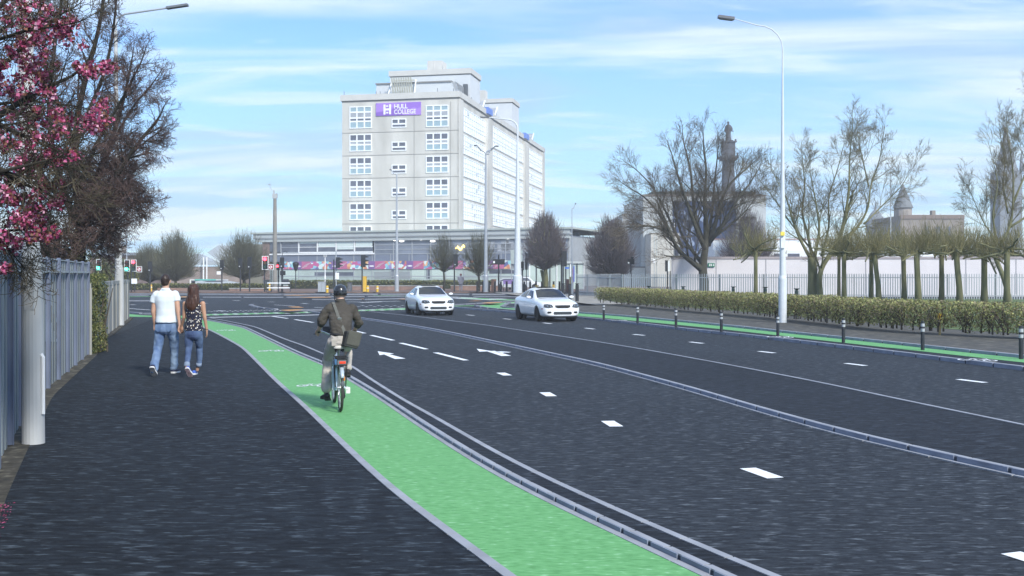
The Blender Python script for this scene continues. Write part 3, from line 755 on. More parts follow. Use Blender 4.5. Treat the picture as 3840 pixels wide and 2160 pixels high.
# ground floor
MB().b2(lx_(1012), LL, .0, .08, 0, Z(1009) - .02).build('ground_glazing', PGR, lowb)
m = MB()
for px in range(1050, 2130, 69): m.b2(lx_(px), lx_(px) + .1, -.05, .02, 0, pz0 - .05)
m.b2(lx_(1012), LL, -.05, .02, Z(1036) - .06, Z(1036) + .06)
for px in range(1405, 1540, 3): m.b2(lx_(px), lx_(px) + .05, -.05, .01, Z(1045), Z(1018))
m.build('mullion', MUL, lowb)
m = MB()
for a_, b_, c_, d_ in ((1180, 1325, 1020, 1034), (1835, 1930, 1013, 1026), (1600, 1612, 1012, 1045), (1468, 1478, 1012, 1045)): m.b2(lx_(a_), lx_(b_), -.03, .01, Z(d_), Z(c_))
m.build('dark_opening', GDARK, lowb)
m = MB(); m.b2(lx_(1545), lx_(1590), -.03, .01, Z(1044), Z(1012)); m.b2(lx_(1620), lx_(1710), -.03, .01, Z(1044), Z(1012)); m.b2(lx_(1065), lx_(1115), -.03, .01, Z(1044), Z(1014)); m.build('pale_door', M('pale_blind', (.55, .66, .60), .6, var=.06), lowb)

# ------------------------------------------------------------------ gridded white building (right of the low one)
gb = thing('white_lattice_building', 'white building with lattice cladding and sloping roof behind the oval tree', 'building', (7.5, 158, 0), 0)
m = MB(); xa, xb = GX(2118, 158).x - 7.5, GX(2215, 158).x - 7.5
prof = [(xa, 0), (xb, 0), (xb, 6.3), (xb - 1.2, 6.7), (xa + 1.5, 9.0), (xa, 8.9)]
m.prism(prof, (0, 0, 0), (1, 0, 0), (0, 0, 1), (0, 12, 0)); m.build('wall', M('lattice_backing', (.48, .55, .62), .4, var=.15, scale=.6), gb)
m = MB()
for k in range(9):
    z = 2.2 + k * .8; x1_ = xb if z < 6 else xb - (z - 6) * 1.35
    m.b2(xa, x1_, -.15, -.03, z - .09, z + .09)
for k in range(7):
    x = xa + .3 + k * .6; zt = min(8.6, 9.0 - max(0, (x - xa - 1.5)) * .9); m.b2(x - .05, x + .05, -.12, -.02, 0, max(2, zt))
m.build('lattice', WFRAME, gb)
m = MB().b2(xa - 2, xb + .6, -.9, 0, 2.35, 2.6); m.build('canopy', GFAS, gb)

# ------------------------------------------------------------------ mural building and lower wing
Ym = 150
mu = thing('mural_building', 'large grey box building carrying a dark blue mural on its front', 'building', (GX(2600, Ym).x, Ym, 0))
ox = GX(2600, Ym).x
def mx_(px): return GX(px, Ym).x - ox
def mz_(py): return H - (py - YH) / F * Ym
MW = ramp_mat('mural_building_wall', 'noise', .4, [(.3, (.40, .43, .44)), (.7, (.50, .53, .54))], .85, 'LINEAR')
MB().b2(mx_(2412), mx_(2872), 0, 26, 0, mz_(729)).build('wall', MW, mu)
MB().b2(mx_(2342), mx_(2412), 3, 24, 0, mz_(798)).build('side_wing', M('wing_wall', (.36, .38, .40), .85, var=.08, scale=.5), mu)
m = MB(); m.b2(mx_(2448), mx_(2840), 1, 24, mz_(729), mz_(716)); m.build('roof_edge', M('dark_roof_edge', (.06, .065, .065), .8, var=.2, scale=1), mu)
m = MB(); m.b2(mx_(2412) - .1, mx_(2872) + .1, -.1, .3, mz_(736), mz_(729)); m.build('parapet', M('brown_coping', (.22, .2, .18), .8), mu)
m = MB(); m.b2(mx_(2420), mx_(2522), -6, -.01, 0, mz_(880)); m.build('low_wing', M('beige_render', (.50, .49, .45), .85, var=.06, scale=.7), mu)
m = MB()
for p in (2432, 2440, 2521): m.b2(mx_(p), mx_(p) + .08, -6.06, -6.0, 0, mz_(890))
m.build('downpipe', GFAS, mu)
MB().b2(mx_(2426), mx_(2436), -6.08, -6.02, mz_(987), mz_(973)).build('notice', WFRAME, mu)
MB().b2(mx_(2508), mx_(2518), -6.4, -6.02, mz_(1022), mz_(932)).build('side_sign', M('navy_board', (.02, .025, .05), .6), mu)
MB().b2(mx_(2342), mx_(2418), -.3, 3, 0, mz_(1004)).build('cream_base', M('cream_wall', (.62, .64, .6), .8, var=.05), mu)
MB().b2(mx_(2340), mx_(2418), -.35, -.3, mz_(1004), mz_(999)).build('cornice', M('dark_cornice', (.2, .2, .2), .8), mu)
MUR = ramp_mat('mural_blue', 'noise', .35, [(.25, (.006, .014, .045)), (.45, (.012, .035, .10)), (.6, (.03, .06, .15)), (.68, (.12, .16, .26)), (.74, (.015, .035, .11))], .7, 'LINEAR', (1.4, 1, .5))
mo = MB().b2(mx_(2523), mx_(2760), -.12, 0, mz_(975), mz_(754)).build('mural', MUR, mu)
rg = random.Random(8); m = MB()
for k in range(26):
    a = rg.uniform(2530, 2640); b = rg.uniform(790, 960)
    m.ell((mx_(a), -.14, mz_(b)), (rg.uniform(.1, .45), .02, rg.uniform(.2, .9)), 7, 5, 0, Matrix.Rotation(rg.uniform(-.5, .5), 3, 'Y'))
m.build('mural_figure', M('mural_pale', (.20, .25, .36), .7, var=.2, scale=2), mo)
m = MB()
for k in range(12): m.b2(mx_(2527), mx_(2532), -.16, -.12, mz_(965 - k * 11), mz_(958 - k * 11))
m.build('mural_lettering', WFRAME, mo)

# ------------------------------------------------------------------ monument column with statue
mn = thing('monument_column', 'dark stone column topped by a standing robed statue', 'monument', (GX(2731, 210).x, 210, 0))
st = M('dark_stone', (.075, .08, .095), .9, var=.25, scale=1.0)
def z2(py): return H - (py - YH) / F * 210
m = MB()
m.lathe((0, 0, 0), [(1.7, 0), (1.45, z2(760)), (1.15, z2(610)), (1.2, z2(604)), (1.5, z2(600)), (1.2, z2(596))], 20); m.build('shaft', st, mn, smooth=False)
m = MB(); zc = z2(600); m.b2(-1.5, 1.5, -1.5, 1.5, zc - .1, zc + .25); m.b2(-1.72, 1.72, -1.72, 1.72, zc + .25, zc + .7); m.build('capital', st, mn)
m = MB(); m.b2(-1.15, 1.15, -1.15, 1.15, zc + .7, z2(536)); m.b2(-1.4, 1.4, -1.4, 1.4, z2(536), z2(531)); m.b2(-.8, .8, -.8, .8, z2(531), z2(527))
for sx_ in (-1, 1): m.ell((sx_ * 1.5, -1.5, zc + .95), (.2, .2, .35), 8, 6); m.ell((sx_ * 1.2, -1.2, z2(529)), (.2, .2, .3), 8, 6)
m.build('pedestal', st, mn)
m = MB(); zs_ = z2(528); zt = z2(455)
hgt = zt - zs_
m.torso([(0, 0, zs_, .62, .5), (0, 0, zs_ + .25 * hgt, .5, .45), (.02, 0, zs_ + .5 * hgt, .52, .42), (.03, 0, zs_ + .7 * hgt, .62, .45), (.0, 0, zs_ + .8 * hgt, .5, .4), (0, 0, zs_ + .84 * hgt, .18, .2)], 12)
m.ell((0, 0, zs_ + .915 * hgt), (.24, .28, .33), 10, 8)
m.tube([(.45, 0, zs_ + .75 * hgt), (.75, -.1, zs_ + .6 * hgt), (.55, -.4, zs_ + .5 * hgt), (.95, -.5, zs_ + .48 * hgt)], [.2, .17, .14, .1], 7)
m.tube([(-.45, 0, zs_ + .75 * hgt), (-.6, 0, zs_ + .55 * hgt), (-.45, -.2, zs_ + .4 * hgt)], [.2, .17, .14], 7)
fused(m, 'statue', st, mn, .06, 2)

# ------------------------------------------------------------------ churches, brick block and other far buildings at the right
def simple_block(name, label, px0, px1, pyt, Y, dep, mat, roof=None, rpy=None, cat='building', wins=()):
    x0, x1 = GX(px0, Y).x, GX(px1, Y).x; xc = (x0 + x1) / 2; t = thing(name, label, cat, (xc, Y, 0))
    zt = H - (pyt - YH) / F * Y
    MB().b2(x0 - xc, x1 - xc, 0, dep, 0, zt).build('wall', mat, t)
    if roof:
        zr = H - (rpy - YH) / F * Y; w_ = (x1 - x0) / 2
        m = MB(); m.prism([(-.5, zt), (dep / 2, zr), (dep + .5, zt)], (-w_ - .3, 0, 0), (0, 1, 0), (0, 0, 1), (2 * w_ + .6, 0, 0)); m.build('roof', roof, t)
    if wins:
        for (a, b, c, d) in wins:
            MB().b2(GX(a, Y).x - xc, GX(b, Y).x - xc, -.06, .0, H - (d - YH) / F * Y, H - (c - YH) / F * Y).build('window', GDARK, t)
    return t, x0 - xc, x1 - xc, zt
BRK = ramp_mat('old_brick', 'noise', .8, [(.3, (.19, .165, .145)), (.7, (.28, .245, .215))], .9, 'LINEAR')
SLATE = M('slate_roof', (.16, .17, .18), .8, var=.15, scale=.8); PALER = M('pale_metal_roof', (.38, .42, .46), .6, var=.08, scale=.3)
ch, a, b, zt = simple_block('turreted_brick_building', 'brown brick building with a pointed turret behind the pollards', 3376, 3616, 808, 190, 15, BRK, wins=[(3470, 3484, 850, 885), (3510, 3524, 850, 885), (3550, 3564, 850, 885)])
zz_ = lambda py, Y=190: H - (py - YH) / F * Y
m = MB(); tx = GX(3409, 190).x - ch.location.x; m.cyl((tx, 3, 0), 1.55, zz_(776), 12); 
m.build('turret', M('turret_stone', (.30, .27, .25), .9, var=.15, scale=1), ch)
m = MB(); m.lathe((tx, 3, zz_(776)), [(1.85, 0), (1.75, .1), (.02, zz_(680) - zz_(776))], 12); m.build('turret_roof', SLATE, ch)
m = MB(); m.b2(GX(3528, 190).x - ch.location.x, GX(3542, 190).x - ch.location.x, 4, 5, zt, zz_(784)); m.build('chimney', BRK, ch)
m = MB(); m.b2(a, b, -.15, 0, zt - .6, zt + .1); m.build('cornice', M('brown_stone', (.2, .16, .14), .9), ch)
sp_ = thing('church_spire', 'faint grey church spire at the far right edge', 'church', (GX(3792, 280).x, 280, 0))
z28 = lambda py: H - (py - YH) / F * 280
gs = M('pale_spire_stone', (.20, .22, .25), .9, var=.1, scale=.5)
m = MB(); m.b2(-2.9, 2.9, 0, 5.8, 0, z28(640)); m.build('tower', gs, sp_)
m = MB(); m.lathe((0, 2.9, z28(640)), [(3.3, 0), (2.9, .6), (0.05, z28(462) - z28(640))], 8); m.build('spire', gs, sp_)
m = MB()
for s_ in (-1, 1): m.lathe((s_ * 2.8, .2, z28(640)), [(.6, 0), (.5, 1.5), (0.03, 5.5)], 6)
m.build('pinnacle', gs, sp_)
m = MB(); m.b2(-1.0, 1.0, -.1, 0, z28(730), z28(668)); m.build('louvre', SLATE, sp_)
tw = thing('far_dome_turret', 'small pale domed turret far beyond the bare trees', 'tower', (GX(3283, 260).x, 260, 0))
m = MB(); m.cyl((0, 0, 0), 2.2, H + 180 / F * 260, 12); m.build('turret', gs, tw); m = MB(); m.lathe((0, 0, H + 180 / F * 260), [(2.6, 0), (2.2, 1.5), (1.2, 3.2), (.3, 4.2), (.1, 6)], 12); m.build('dome', gs, tw)
simple_block('flat_roofed_house', 'low pale house at the far right behind the wall', 3750, 4000, 938, 120, 10, M('pale_house', (.5, .5, .48), .8), wins=[(3775, 3795, 955, 985), (3810, 3832, 955, 985)])
simple_block('low_brick_house', 'low pink brick house between the pollard trunks', 3430, 3570, 955, 118, 10, M('pink_brick', (.36, .24, .22), .9))
# ---- pink-grey boundary wall and white building
pw = thing('boundary_wall', 'long pale pinkish wall behind the palisade fence', 'wall', (GX(2521, 86).x, 86, 0), -.015)
PKW = M('pinkish_render', (.66, .63, .65), .85, var=.05, scale=.5)
MB().b2(0, 38, 0, .4, 0, 3.02).build('wall', PKW, pw)
m = MB().b2(-.05, 38.1, -.06, .46, 3.02, 3.2); m.build('coping', M('wall_coping', (.36, .32, .33), .85), pw)
m = MB()
for k in range(9): m.b2(3.5 + k * 4, 3.56 + k * 4, -.03, 0, .2, 3.0)
m.build('joint', M('wall_joint', (.36, .36, .39), .8), pw)
m = MB(); sx_ = GX(2658, 86).x - pw.location.x; m.b2(sx_ - .1, sx_ + .45, -.12, -.03, 2.38, 2.68); sg = m.build('green_sign', M('sign_green', (.03, .2, .12), .5), pw)
m = MB(); m.b2(sx_ + .0, sx_ + .1, -.14, -.12, 2.44, 2.62); m.b2(sx_ + .15, sx_ + .22, -.14, -.12, 2.44, 2.62); m.prism([(0, .09), (.05, .09), (.05, .18), (.09, .18), (.09, .09), (.14, .09), (.07, 0)], (sx_ + .28, -.14, 2.44), (1, 0, 0), (0, 0, 1), (0, .02, 0)); m.build('sign_mark', WFRAME, sg)
wb = thing('white_flat_building', 'white flat roofed building behind the pinkish wall', 'building', (GX(2684, 110).x, 110, 0))
zz3 = lambda py: H - (py - YH) / F * 110
WW = M('white_render', (.74, .78, .80), .8, var=.05, scale=.5); 
m = MB(); xw = lambda p: GX(p, 110).x - wb.location.x
m.b2(0, 14, 1.5, 10, 0, zz3(897)); m.build('wall', WW, wb)
m = MB(); m.b2(-.1, 24, .0, 1.5, 0, zz3(938)); m.b2(14, 24, 1.5, 10, 0, zz3(930)); m.build('lower_wall', WW, wb)
m = MB(); m.b2(-.15, 14.1, 1.4, 10.1, zz3(897), zz3(893)); m.build('roof_edge', M('red_edge', (.4, .28, .26), .8), wb)
for a_, b_ in ((2731, 2791), (2903, 2929), (2955, 2998), (3100, 3130), (3200, 3240)):
    wo = MB().b2(xw(a_), xw(b_), -.06, 0, zz3(976), zz3(951)).build('window', GDARK, wb)
for p in (2816,): MB().cyl((xw(p), -.08, zz3(951)), .22, .3, 14, ax='Y').build('round_plaque', M('plaque_green', (.1, .3, .3), .5), wb)
# ---- far left: houses and hall
hl, a, b, zt = simple_block('pitched_roof_hall', 'brick hall with pale grey pitched roof at the far left', 640, 900, 1000, 178, 18, M('hall_brick', (.27, .22, .20), .9, var=.15, scale=.6))
m = MB(); zl = lambda py: H - (py - YH) / F * 178; xl = lambda p: GX(p, 178).x - hl.location.x
m.prism([(xl(690), zl(992)), (xl(735), zl(952)), (xl(822), zl(992))], (0, -.5, 0), (1, 0, 0), (0, 0, 1), (0, 4, 0)); m.build('gable', PALER, hl)
m = MB(); m.prism([(xl(745), zl(945)), (xl(787), zl(917)), (xl(885), zl(922)), (xl(900), zl(998)), (xl(822), zl(998))], (0, 5, 0), (1, 0, 0), (0, 0, 1), (0, 8, 0)); m.build('roof', PALER, hl)
m = MB()
for p in (771, 783): m.cyl((xl(p), -1.2, 0), .12, zl(965), 6)
m.build('flue_pipe', WFRAME, hl)
fb = simple_block('flat_brown_block', 'brown flat roofed block left of the glazed building', 873, 985, 916, 185, 14, M('brown_block', (.20, .20, .17), .9, var=.15, scale=.5))[0]
m = MB(); m.b2(-2.2, -.9, -.1, 0, H + 93 / F * 185, H + 100 / F * 185); m.build('pale_panel', WFRAME, fb)
tr = simple_block('terraced_houses', 'row of dark roofed terraced houses with two chimney stacks at far left', 335, 520, 958, 150, 12, M('terrace_brick', (.20, .15, .14), .9, var=.2, scale=1), SLATE, 944)[0]
for p in (355, 404):
    m = MB(); xx = GX(p, 150).x - tr.location.x; m.b2(xx - .35, xx + .35, 5.5, 6.5, H + 80 / F * 150, H + 112 / F * 150)
    m.build('chimney', BRK, tr)
# gable with white sign behind the left fence
wg = thing('white_gabled_shed', 'white boarded shed gable just over the left fence', 'shed', (-11.9, 27, 0), 0)
WT = M('white_boards', (.66, .68, .70), .7, var=.08, scale=2)
m = MB(); m.prism([(-.55, 0), (.32, 0), (.32, 2.45), (-.55, 2.45)], (0, 0, 0), (1, 0, 0), (0, 0, 1), (0, 2, 0)); m.build('wall', WT, wg)
m = MB(); m.prism([(0, 0), (.22, 0), (.22, .22)], (-.12, -.03, 1.98), (1, 0, 0), (0, 0, 1), (0, .02, 0)); m.build('red_mark', M('red_paint', (.5, .08, .05), .6), wg)
m = MB(); m.b2(-.5, .28, -.03, 0, 2.15, 2.32, 0)
m.build('sign_board', M('sign_grey', (.3, .3, .32), .7, var=.5, scale=14), wg)
MB().b2(.33, .42, -.1, 0, 0, 2.9).build('post', WT, wg)
# ================================================================== fences, walls, hedges
PANEL = M('fence_panel_steel', (.22, .25, .265), .55, .2, .16, 1.5, 0, stretch=(1, 1, .3))
FPOST = M('fence_post_steel', (.15, .18, .26), .5, .2, .15, 2)
FRIM = M('fence_rim', (.36, .40, .42), .5, .2, .1, 3)
fl_ = thing('steel_panel_fence', 'tall blue grey steel panel fence beside the footpath', 'fence', FENCE_L[1])
path_ = resample(FENCE_L[:4] , 1.35, 0)
for i, p in enumerate(path_):
    q = path_[min(i + 1, len(path_) - 1)]; pp = path_[max(i - 1, 0)]; t = (q - pp).normalized(); n = V((-t.y, t.x, 0)); a = atan2(t.y, t.x)
    o = p - FENCE_L[1]
    hp = 2.02
    po = MB(); po.box(o - n * .02 + V((0, 0, hp / 2)), (.05, .05, hp), a); po.box(o - n * .048 + V((0, 0, hp / 2)), (.09, .008, hp), a); po.build('post', FPOST, fl_)
    if i < len(path_) - 1:
        L_ = (q - p).length; t2 = (q - p).normalized(); n2 = V((-t2.y, t2.x, 0)); a2 = atan2(t2.y, t2.x); c = (p + q) / 2 - FENCE_L[1]
        pn = MB(); k = 8
        for j in range(k):   # shallow folded sheet
            u0, u1 = (j / k - .5) * L_, ((j + 1) / k - .5) * L_; d = .02 if j % 2 else 0
            pn.box(c + t2 * (u0 + u1) / 2 + n2 * d + V((0, 0, hp / 2 - .02)), (L_ / k + .002 * (j % 2), .012, hp - .06), a2)
        pn.build('panel', PANEL, fl_)
        MB().box(c - n2 * .03 + V((0, 0, hp - .22)), (L_ - .08, .03, .035), a2).build('rail', FRIM, fl_)
        MB().box(c - n2 * .0 + V((0, 0, hp - .03)), (L_ - .08, .035, .02), a2).build('cap_rail', FRIM, fl_)
cwl = thing('concrete_panel_wall', 'low weathered concrete wall running on from the steel fence', 'wall', FENCE_L[3])
CW = ramp_mat('weathered_concrete', 'noise', 1.3, [(.3, (.17, .175, .16)), (.5, (.30, .30, .28)), (.72, (.40, .40, .385))], .95, 'LINEAR', (1, 1, .35))
w1 = MB(); pth = resample(FENCE_L[3:], 1.6, 0)
for i in range(len(pth) - 1):
    p, q = pth[i], pth[i + 1]; t2 = (q - p).normalized(); a2 = atan2(t2.y, t2.x); c = (p + q) / 2 - FENCE_L[3]
    MB().box(c + V((0, 0, .72)), ((q - p).length - .02, .12, 1.44), a2).build('panel', CW, cwl)
    MB().box(c + V((0, 0, 1.50)), ((q - p).length - .01, .15, .11), a2).build('coping', CW, cwl)
    n2 = V((-t2.y, t2.x, 0)); MB().box(p - FENCE_L[3] - n2 * .07 + V((0, 0, .73)), (.13, .045, 1.46), a2).build('post', CW, cwl)

def leaves(mb, fn, n, s, rng, mi=None):
    """n small bent leaf faces at points given by fn(rng)"""
    for _ in range(n):
        c = fn(rng); d = rnd_dir(rng); e = d.orthogonal().normalized(); e = Matrix.Rotation(rng.uniform(0, 6.28), 3, d) @ e; k = d.cross(e)
        a = s * rng.uniform(.5, 1.3); b = a * rng.uniform(.4, .7)
        m_ = rng.randrange(mi) if mi else 0
        mb.add([c - e * a, c + k * b, c + e * a, c - k * b + d * a * .3], [(0, 1, 2, 3)], m_)
LF1, LF2, LF3 = M('hedge_leaf_olive', (.19, .205, .07), .7, var=.2), M('hedge_leaf_brown', (.24, .20, .12), .8, var=.2), M('hedge_leaf_yellow', (.33, .34, .13), .7, var=.2)
IV1, IV2, IV3 = M('ivy_green', (.05, .075, .02), .6, var=.2), M('ivy_olive', (.10, .11, .035), .7, var=.2), M('ivy_yellow', (.18, .18, .06), .7, var=.2)
STEM = M('hedge_stem', (.075, .06, .045), .9, var=.2)
hd = thing('clipped_hedge', 'long clipped olive green hedge along the verge', 'hedge', HEDGE[0])
rng = random.Random(11)
sm, lf = MB(), MB(); hp = resample(HEDGE, .42, 0)
for i, p in enumerate(hp):
    t = (hp[min(i + 1, len(hp) - 1)] - hp[max(0, i - 1)]).normalized(); n = V((-t.y, t.x, 0))
    far = p.y > 40
    for r_ in range(1 if far else 2):
        b = p + n * rng.uniform(.15, .75) + t * rng.uniform(-.15, .15) - HEDGE[0]; b.z = .1
        for k in range(3 if far else 5):
            d = (V((0, 0, 1)) + rnd_dir(rng) * .55).normalized(); q = b + V((0, 0, .12)) + d * .35
            sm.tube([b, b + V((0, 0, .14)), q, q + d * .25 + rnd_dir(rng) * .1], [.028, .024, .013, .006], 4, cap=False)
hs = resample(HEDGE, .25, 0); NH = len(hs)
def hedge_pt(r):
    i = r.randrange(NH - 1); p = hs[i].lerp(hs[i + 1], r.random()); t = (hs[i + 1] - hs[i]).normalized(); n = V((-t.y, t.x, 0))
    w = r.uniform(0, .95); top = 1.04 + .07 * noise.noise(V((p.x * 1.3, p.y * 1.3, 0))) + .05 * noise.noise(p * 4)
    low = .30 + .16 * noise.noise(V((p.x * 1.7, p.y * 1.7, 5)))
    z = low + (top - low) * (r.random() ** .75)
    return p + n * w - HEDGE[0] + V((0, 0, z - .1))
for a, b, sz in ((0, 1, .035),):
    leaves(lf, hedge_pt, 82000, .034, rng, 3)
sm.build('stem', STEM, hd); lf.build('foliage', [LF1, LF2, LF3], hd)

# white and grey palisade fence at the right
PAL = M('palisade_galvanised', (.40, .43, .46), .5, .25, .12, 1)
def palisade(name, label, p0, p1, h, pitch=.155, posts=2.75):
    t = (p1 - p0).normalized(); a = atan2(t.y, t.x); L_ = (p1 - p0).length; T = thing(name, label, 'fence', p0, a)
    m = MB(); n = int(L_ / pitch)
    for i in range(n):
        x = (i + .5) * pitch
        m.prism([(-.032, .05), (.032, .05), (.032, h - .06), (0, h), (-.032, h - .06)], (x, -.012, 0), (1, 0, 0), (0, 0, 1), (0, .012, 0))
    o = m.build('pales', PAL, T); o['kind'] = 'stuff'
    for z in (.35, h - .3): MB().b2(0, L_, .0, .04, z, z + .05).build('rail', PAL, T)
    k = int(L_ / posts)
    for i in range(k + 1): MB().b2(i * L_ / k - .04, i * L_ / k + .04, .05, .13, 0, h - .05).build('post', M('post_dark', (.16, .2, .2), .6), T)
    return T
c0, c1, c2 = GX(2160, 88), GX(2330, 76), GX(2480, 73)
palisade('palisade_fence', 'pale steel palisade fence in front of the pinkish wall', GX(2535, 74), GX(4100, 69), 1.83)
palisade('palisade_fence', 'short steel palisade run angled beside the grey wings', c1, GX(2535, 74), 1.82)
palisade('palisade_fence', 'steel palisade run closest to the dark pavement bollard', c0, c1, 1.82, .2)

# ================================================================== lamp columns
GALV = M('galvanised_column', (.42, .45, .49), .45, .3, .08, 2); CCOL = ramp_mat('cast_concrete_column', 'noise', 2.2, [(.3, (.36, .36, .35)), (.7, (.55, .56, .56))], .9, 'LINEAR', (1, 1, .4))
LHEAD = M('lamp_head', (.14, .15, .17), .5, var=.1)
def lamp(label, px, Y, ztop, arms, r0=.11, r1=.05, mat=GALV, name='street_lamp', flip=0, hdl=None, base=.12):
    g = GX(px, Y, base); t = thing(name, label, 'street lamp', g); zt = ztop - base
    m = MB(); m.cyl((0, 0, 0), r0 * 1.25, 1.5, 14); m.tube([(0, 0, 1.5), (0, 0, 1.6), (0, 0, zt * .5), (0, 0, zt - .4)], [r0 * 1.25, r0, (r0 + r1) / 2, r1], 14)
    m.build('column', mat, t, smooth=False)
    for (dx, dz, dy) in arms:
        s = 1 if dx > 0 else -1; ac = min(.9, abs(dx) * .4)
        m = MB(); pts = [V((0, 0, zt - .45))]
        for k in range(6): an = k / 5 * pi / 2; pts.append(V((s * ac * (1 - cos(an)), dy * .1 * k / 5, zt - .4 + (ac * .9) * sin(an) * (1 if abs(dx) > 1 else .3))))
        e = V((dx * .75, dy, zt + dz * .75 + (.4 if abs(dx) > 1 else 0))); pts.append(e); m.tube(pts, [r1 * .95] * 7 + [r1 * .6], 8); m.build('arm', mat, t)
        m = MB(); v = V((dx, dy, zt + dz + (.4 if abs(dx) > 1 else 0))) - e; mid = e + v / 2
        ang = atan2(v.z, v.x)
        m.box(mid, (v.length, .22, .09), 0, 0, 0, -ang); m.box(mid + V((0, 0, -.05)), (v.length * .8, .18, .04), 0, 0, 0, -ang); m.build('lamp_head', LHEAD, t)
    return t
# two concrete columns by the fence
t = thing('street_lamp', 'thick grey concrete lamp column rising out of frame beside the steel fence', 'street lamp', GX(125, 10.75, .05))
m = MB(); m.tube([(0, 0, 0), (-.01, 0, 1.4), (-.02, 0, 1.9), (-.025, 0, 2.0), (-.22, 0, 9.0)], [.11, .102, .097, .082, .062], 20); m.build('column', CCOL, t, smooth=False)
m = MB(); m.tube([(.112, -.03, .30), (.112, -.03, .87), (.09, -.03, .90)], .019, 8); m.build('cable_pipe', M('white_plastic', (.75, .76, .77), .5, var=.03), t)
m = MB(); m.box((0, -.088, 1.6), (.09, .03, .5)); m.build('access_door', CCOL, t)
m = MB(); m.tube([(-.22, 0, 9), (-.15, 0, 9.6), (.4, 0, 9.9), (1.5, .2, 10.1)], [.06, .05, .04, .035], 10); m.build('arm', GALV, t)
t = thing('street_lamp', 'slimmer concrete lamp column behind the weathered wall end', 'street lamp', GX(447, 35.8, .05))
m = MB(); m.tube([(0, 0, 0), (0, 0, 1.9), (-.02, 0, 2.0), (-.05, 0, 2.9), (-.05, 0, 3.0), (-.12, 0, 9.9)], [.16, .135, .12, .115, .085, .06], 14); m.build('column', CCOL, t)
m = MB(); m.box((-.04, -.11, 2.6), (.14, .03, .7)); m.build('access_door', M('column_door', (.2, .21, .2), .8), t)
m = MB(); m.tube([(-.12, 0, 9.9), (-.1, 0, 10.3), (.2, 0, 10.45), (1.6, 0, 10.65)], [.05, .04, .035, .03], 8); m.build('arm', GALV, t)
m = MB(); m.box((1.95, 0, 10.7), (.72, .2, .07), 0, 0, 0, -.15); m.build('lamp_head', LHEAD, t)
lamp('tall pale lamp column standing in the clipped hedge', 2935, 36.3, 9.85, [(-2.2, .28, 0)], .11, .022, M('painted_column', (.62, .66, .70), .5, var=.06), base=.12)
t = COL.objects[-1]
sl = [o for o in bpy.data.objects if o.get('label', '').startswith('tall pale lamp')][0]
MB().box((-.03, -.13, 3.05 - .35), (.13, .05, .34)).build('notice', M('white_notice', (.7, .72, .72), .6), sl)
MB().box((-.04, -.135, 3.02), (.14, .05, .13)).build('notice', M('yellow_notice', (.75, .6, .1), .6), sl)
lamp('grey lamp column with one short arm nearest the helmeted cyclist', 1488, 104, 11.9, [(-.7, .1, 0)], .17, .06)
lamp('lamp column with lamp heads on both sides', 1822, 100, 13.4, [(-1.1, .0, -.6), (.6, .25, .5), (1.2, -.05, -.4)], .19, .08)
lamp('tallest lamp column with a long curved arm before the tower', 1941, 96, 15.3, [(-3.4, .25, 0)], .33, .07, M('painted_column', (.62, .66, .70), .5))
lamp('thin distant lamp post left of the palisade corner', 2145, 90, 7.7, [(.35, .05, 0)], .06, .03)
lamp('thin distant lamp post behind the green traffic signal', 475, 108, 10.7, [(-.5, .1, 0)], .07, .04)
lamp('hazy thin lamp post above the pollard row', 3340, 120, 14.2, [(-.45, .1, 0)], .08, .05)
# concrete mast with antenna
t = thing('telecom_mast', 'brownish concrete mast topped with small antennas', 'mast', GX(1031, 112, .1))
zf = lambda py, Y=112: H - (py - YH) / F * Y - .1
m = MB(); m.tube([(0, 0, 0), (0, 0, zf(745))], [.27, .17], 12); m.build('pole', M('mast_concrete', (.24, .23, .21), .9, var=.15, scale=1.5), t)
m = MB(); m.box((0, 0, zf(735)), (.5, .3, .5)); m.box((-.1, 0, zf(722)), (.12, .12, .5)); m.build('equipment_box', M('box_grey', (.4, .42, .43), .6), t)
m = MB(); m.cyl((-.5, 0, zf(700)), .03, .4, 6); m.tube([(0, 0, zf(730)), (-.55, 0, zf(700))], .02, 4); m.ell((-.6, 0, zf(692)), (.15, .15, .05), 8, 4); m.build('antenna', GALV, t)

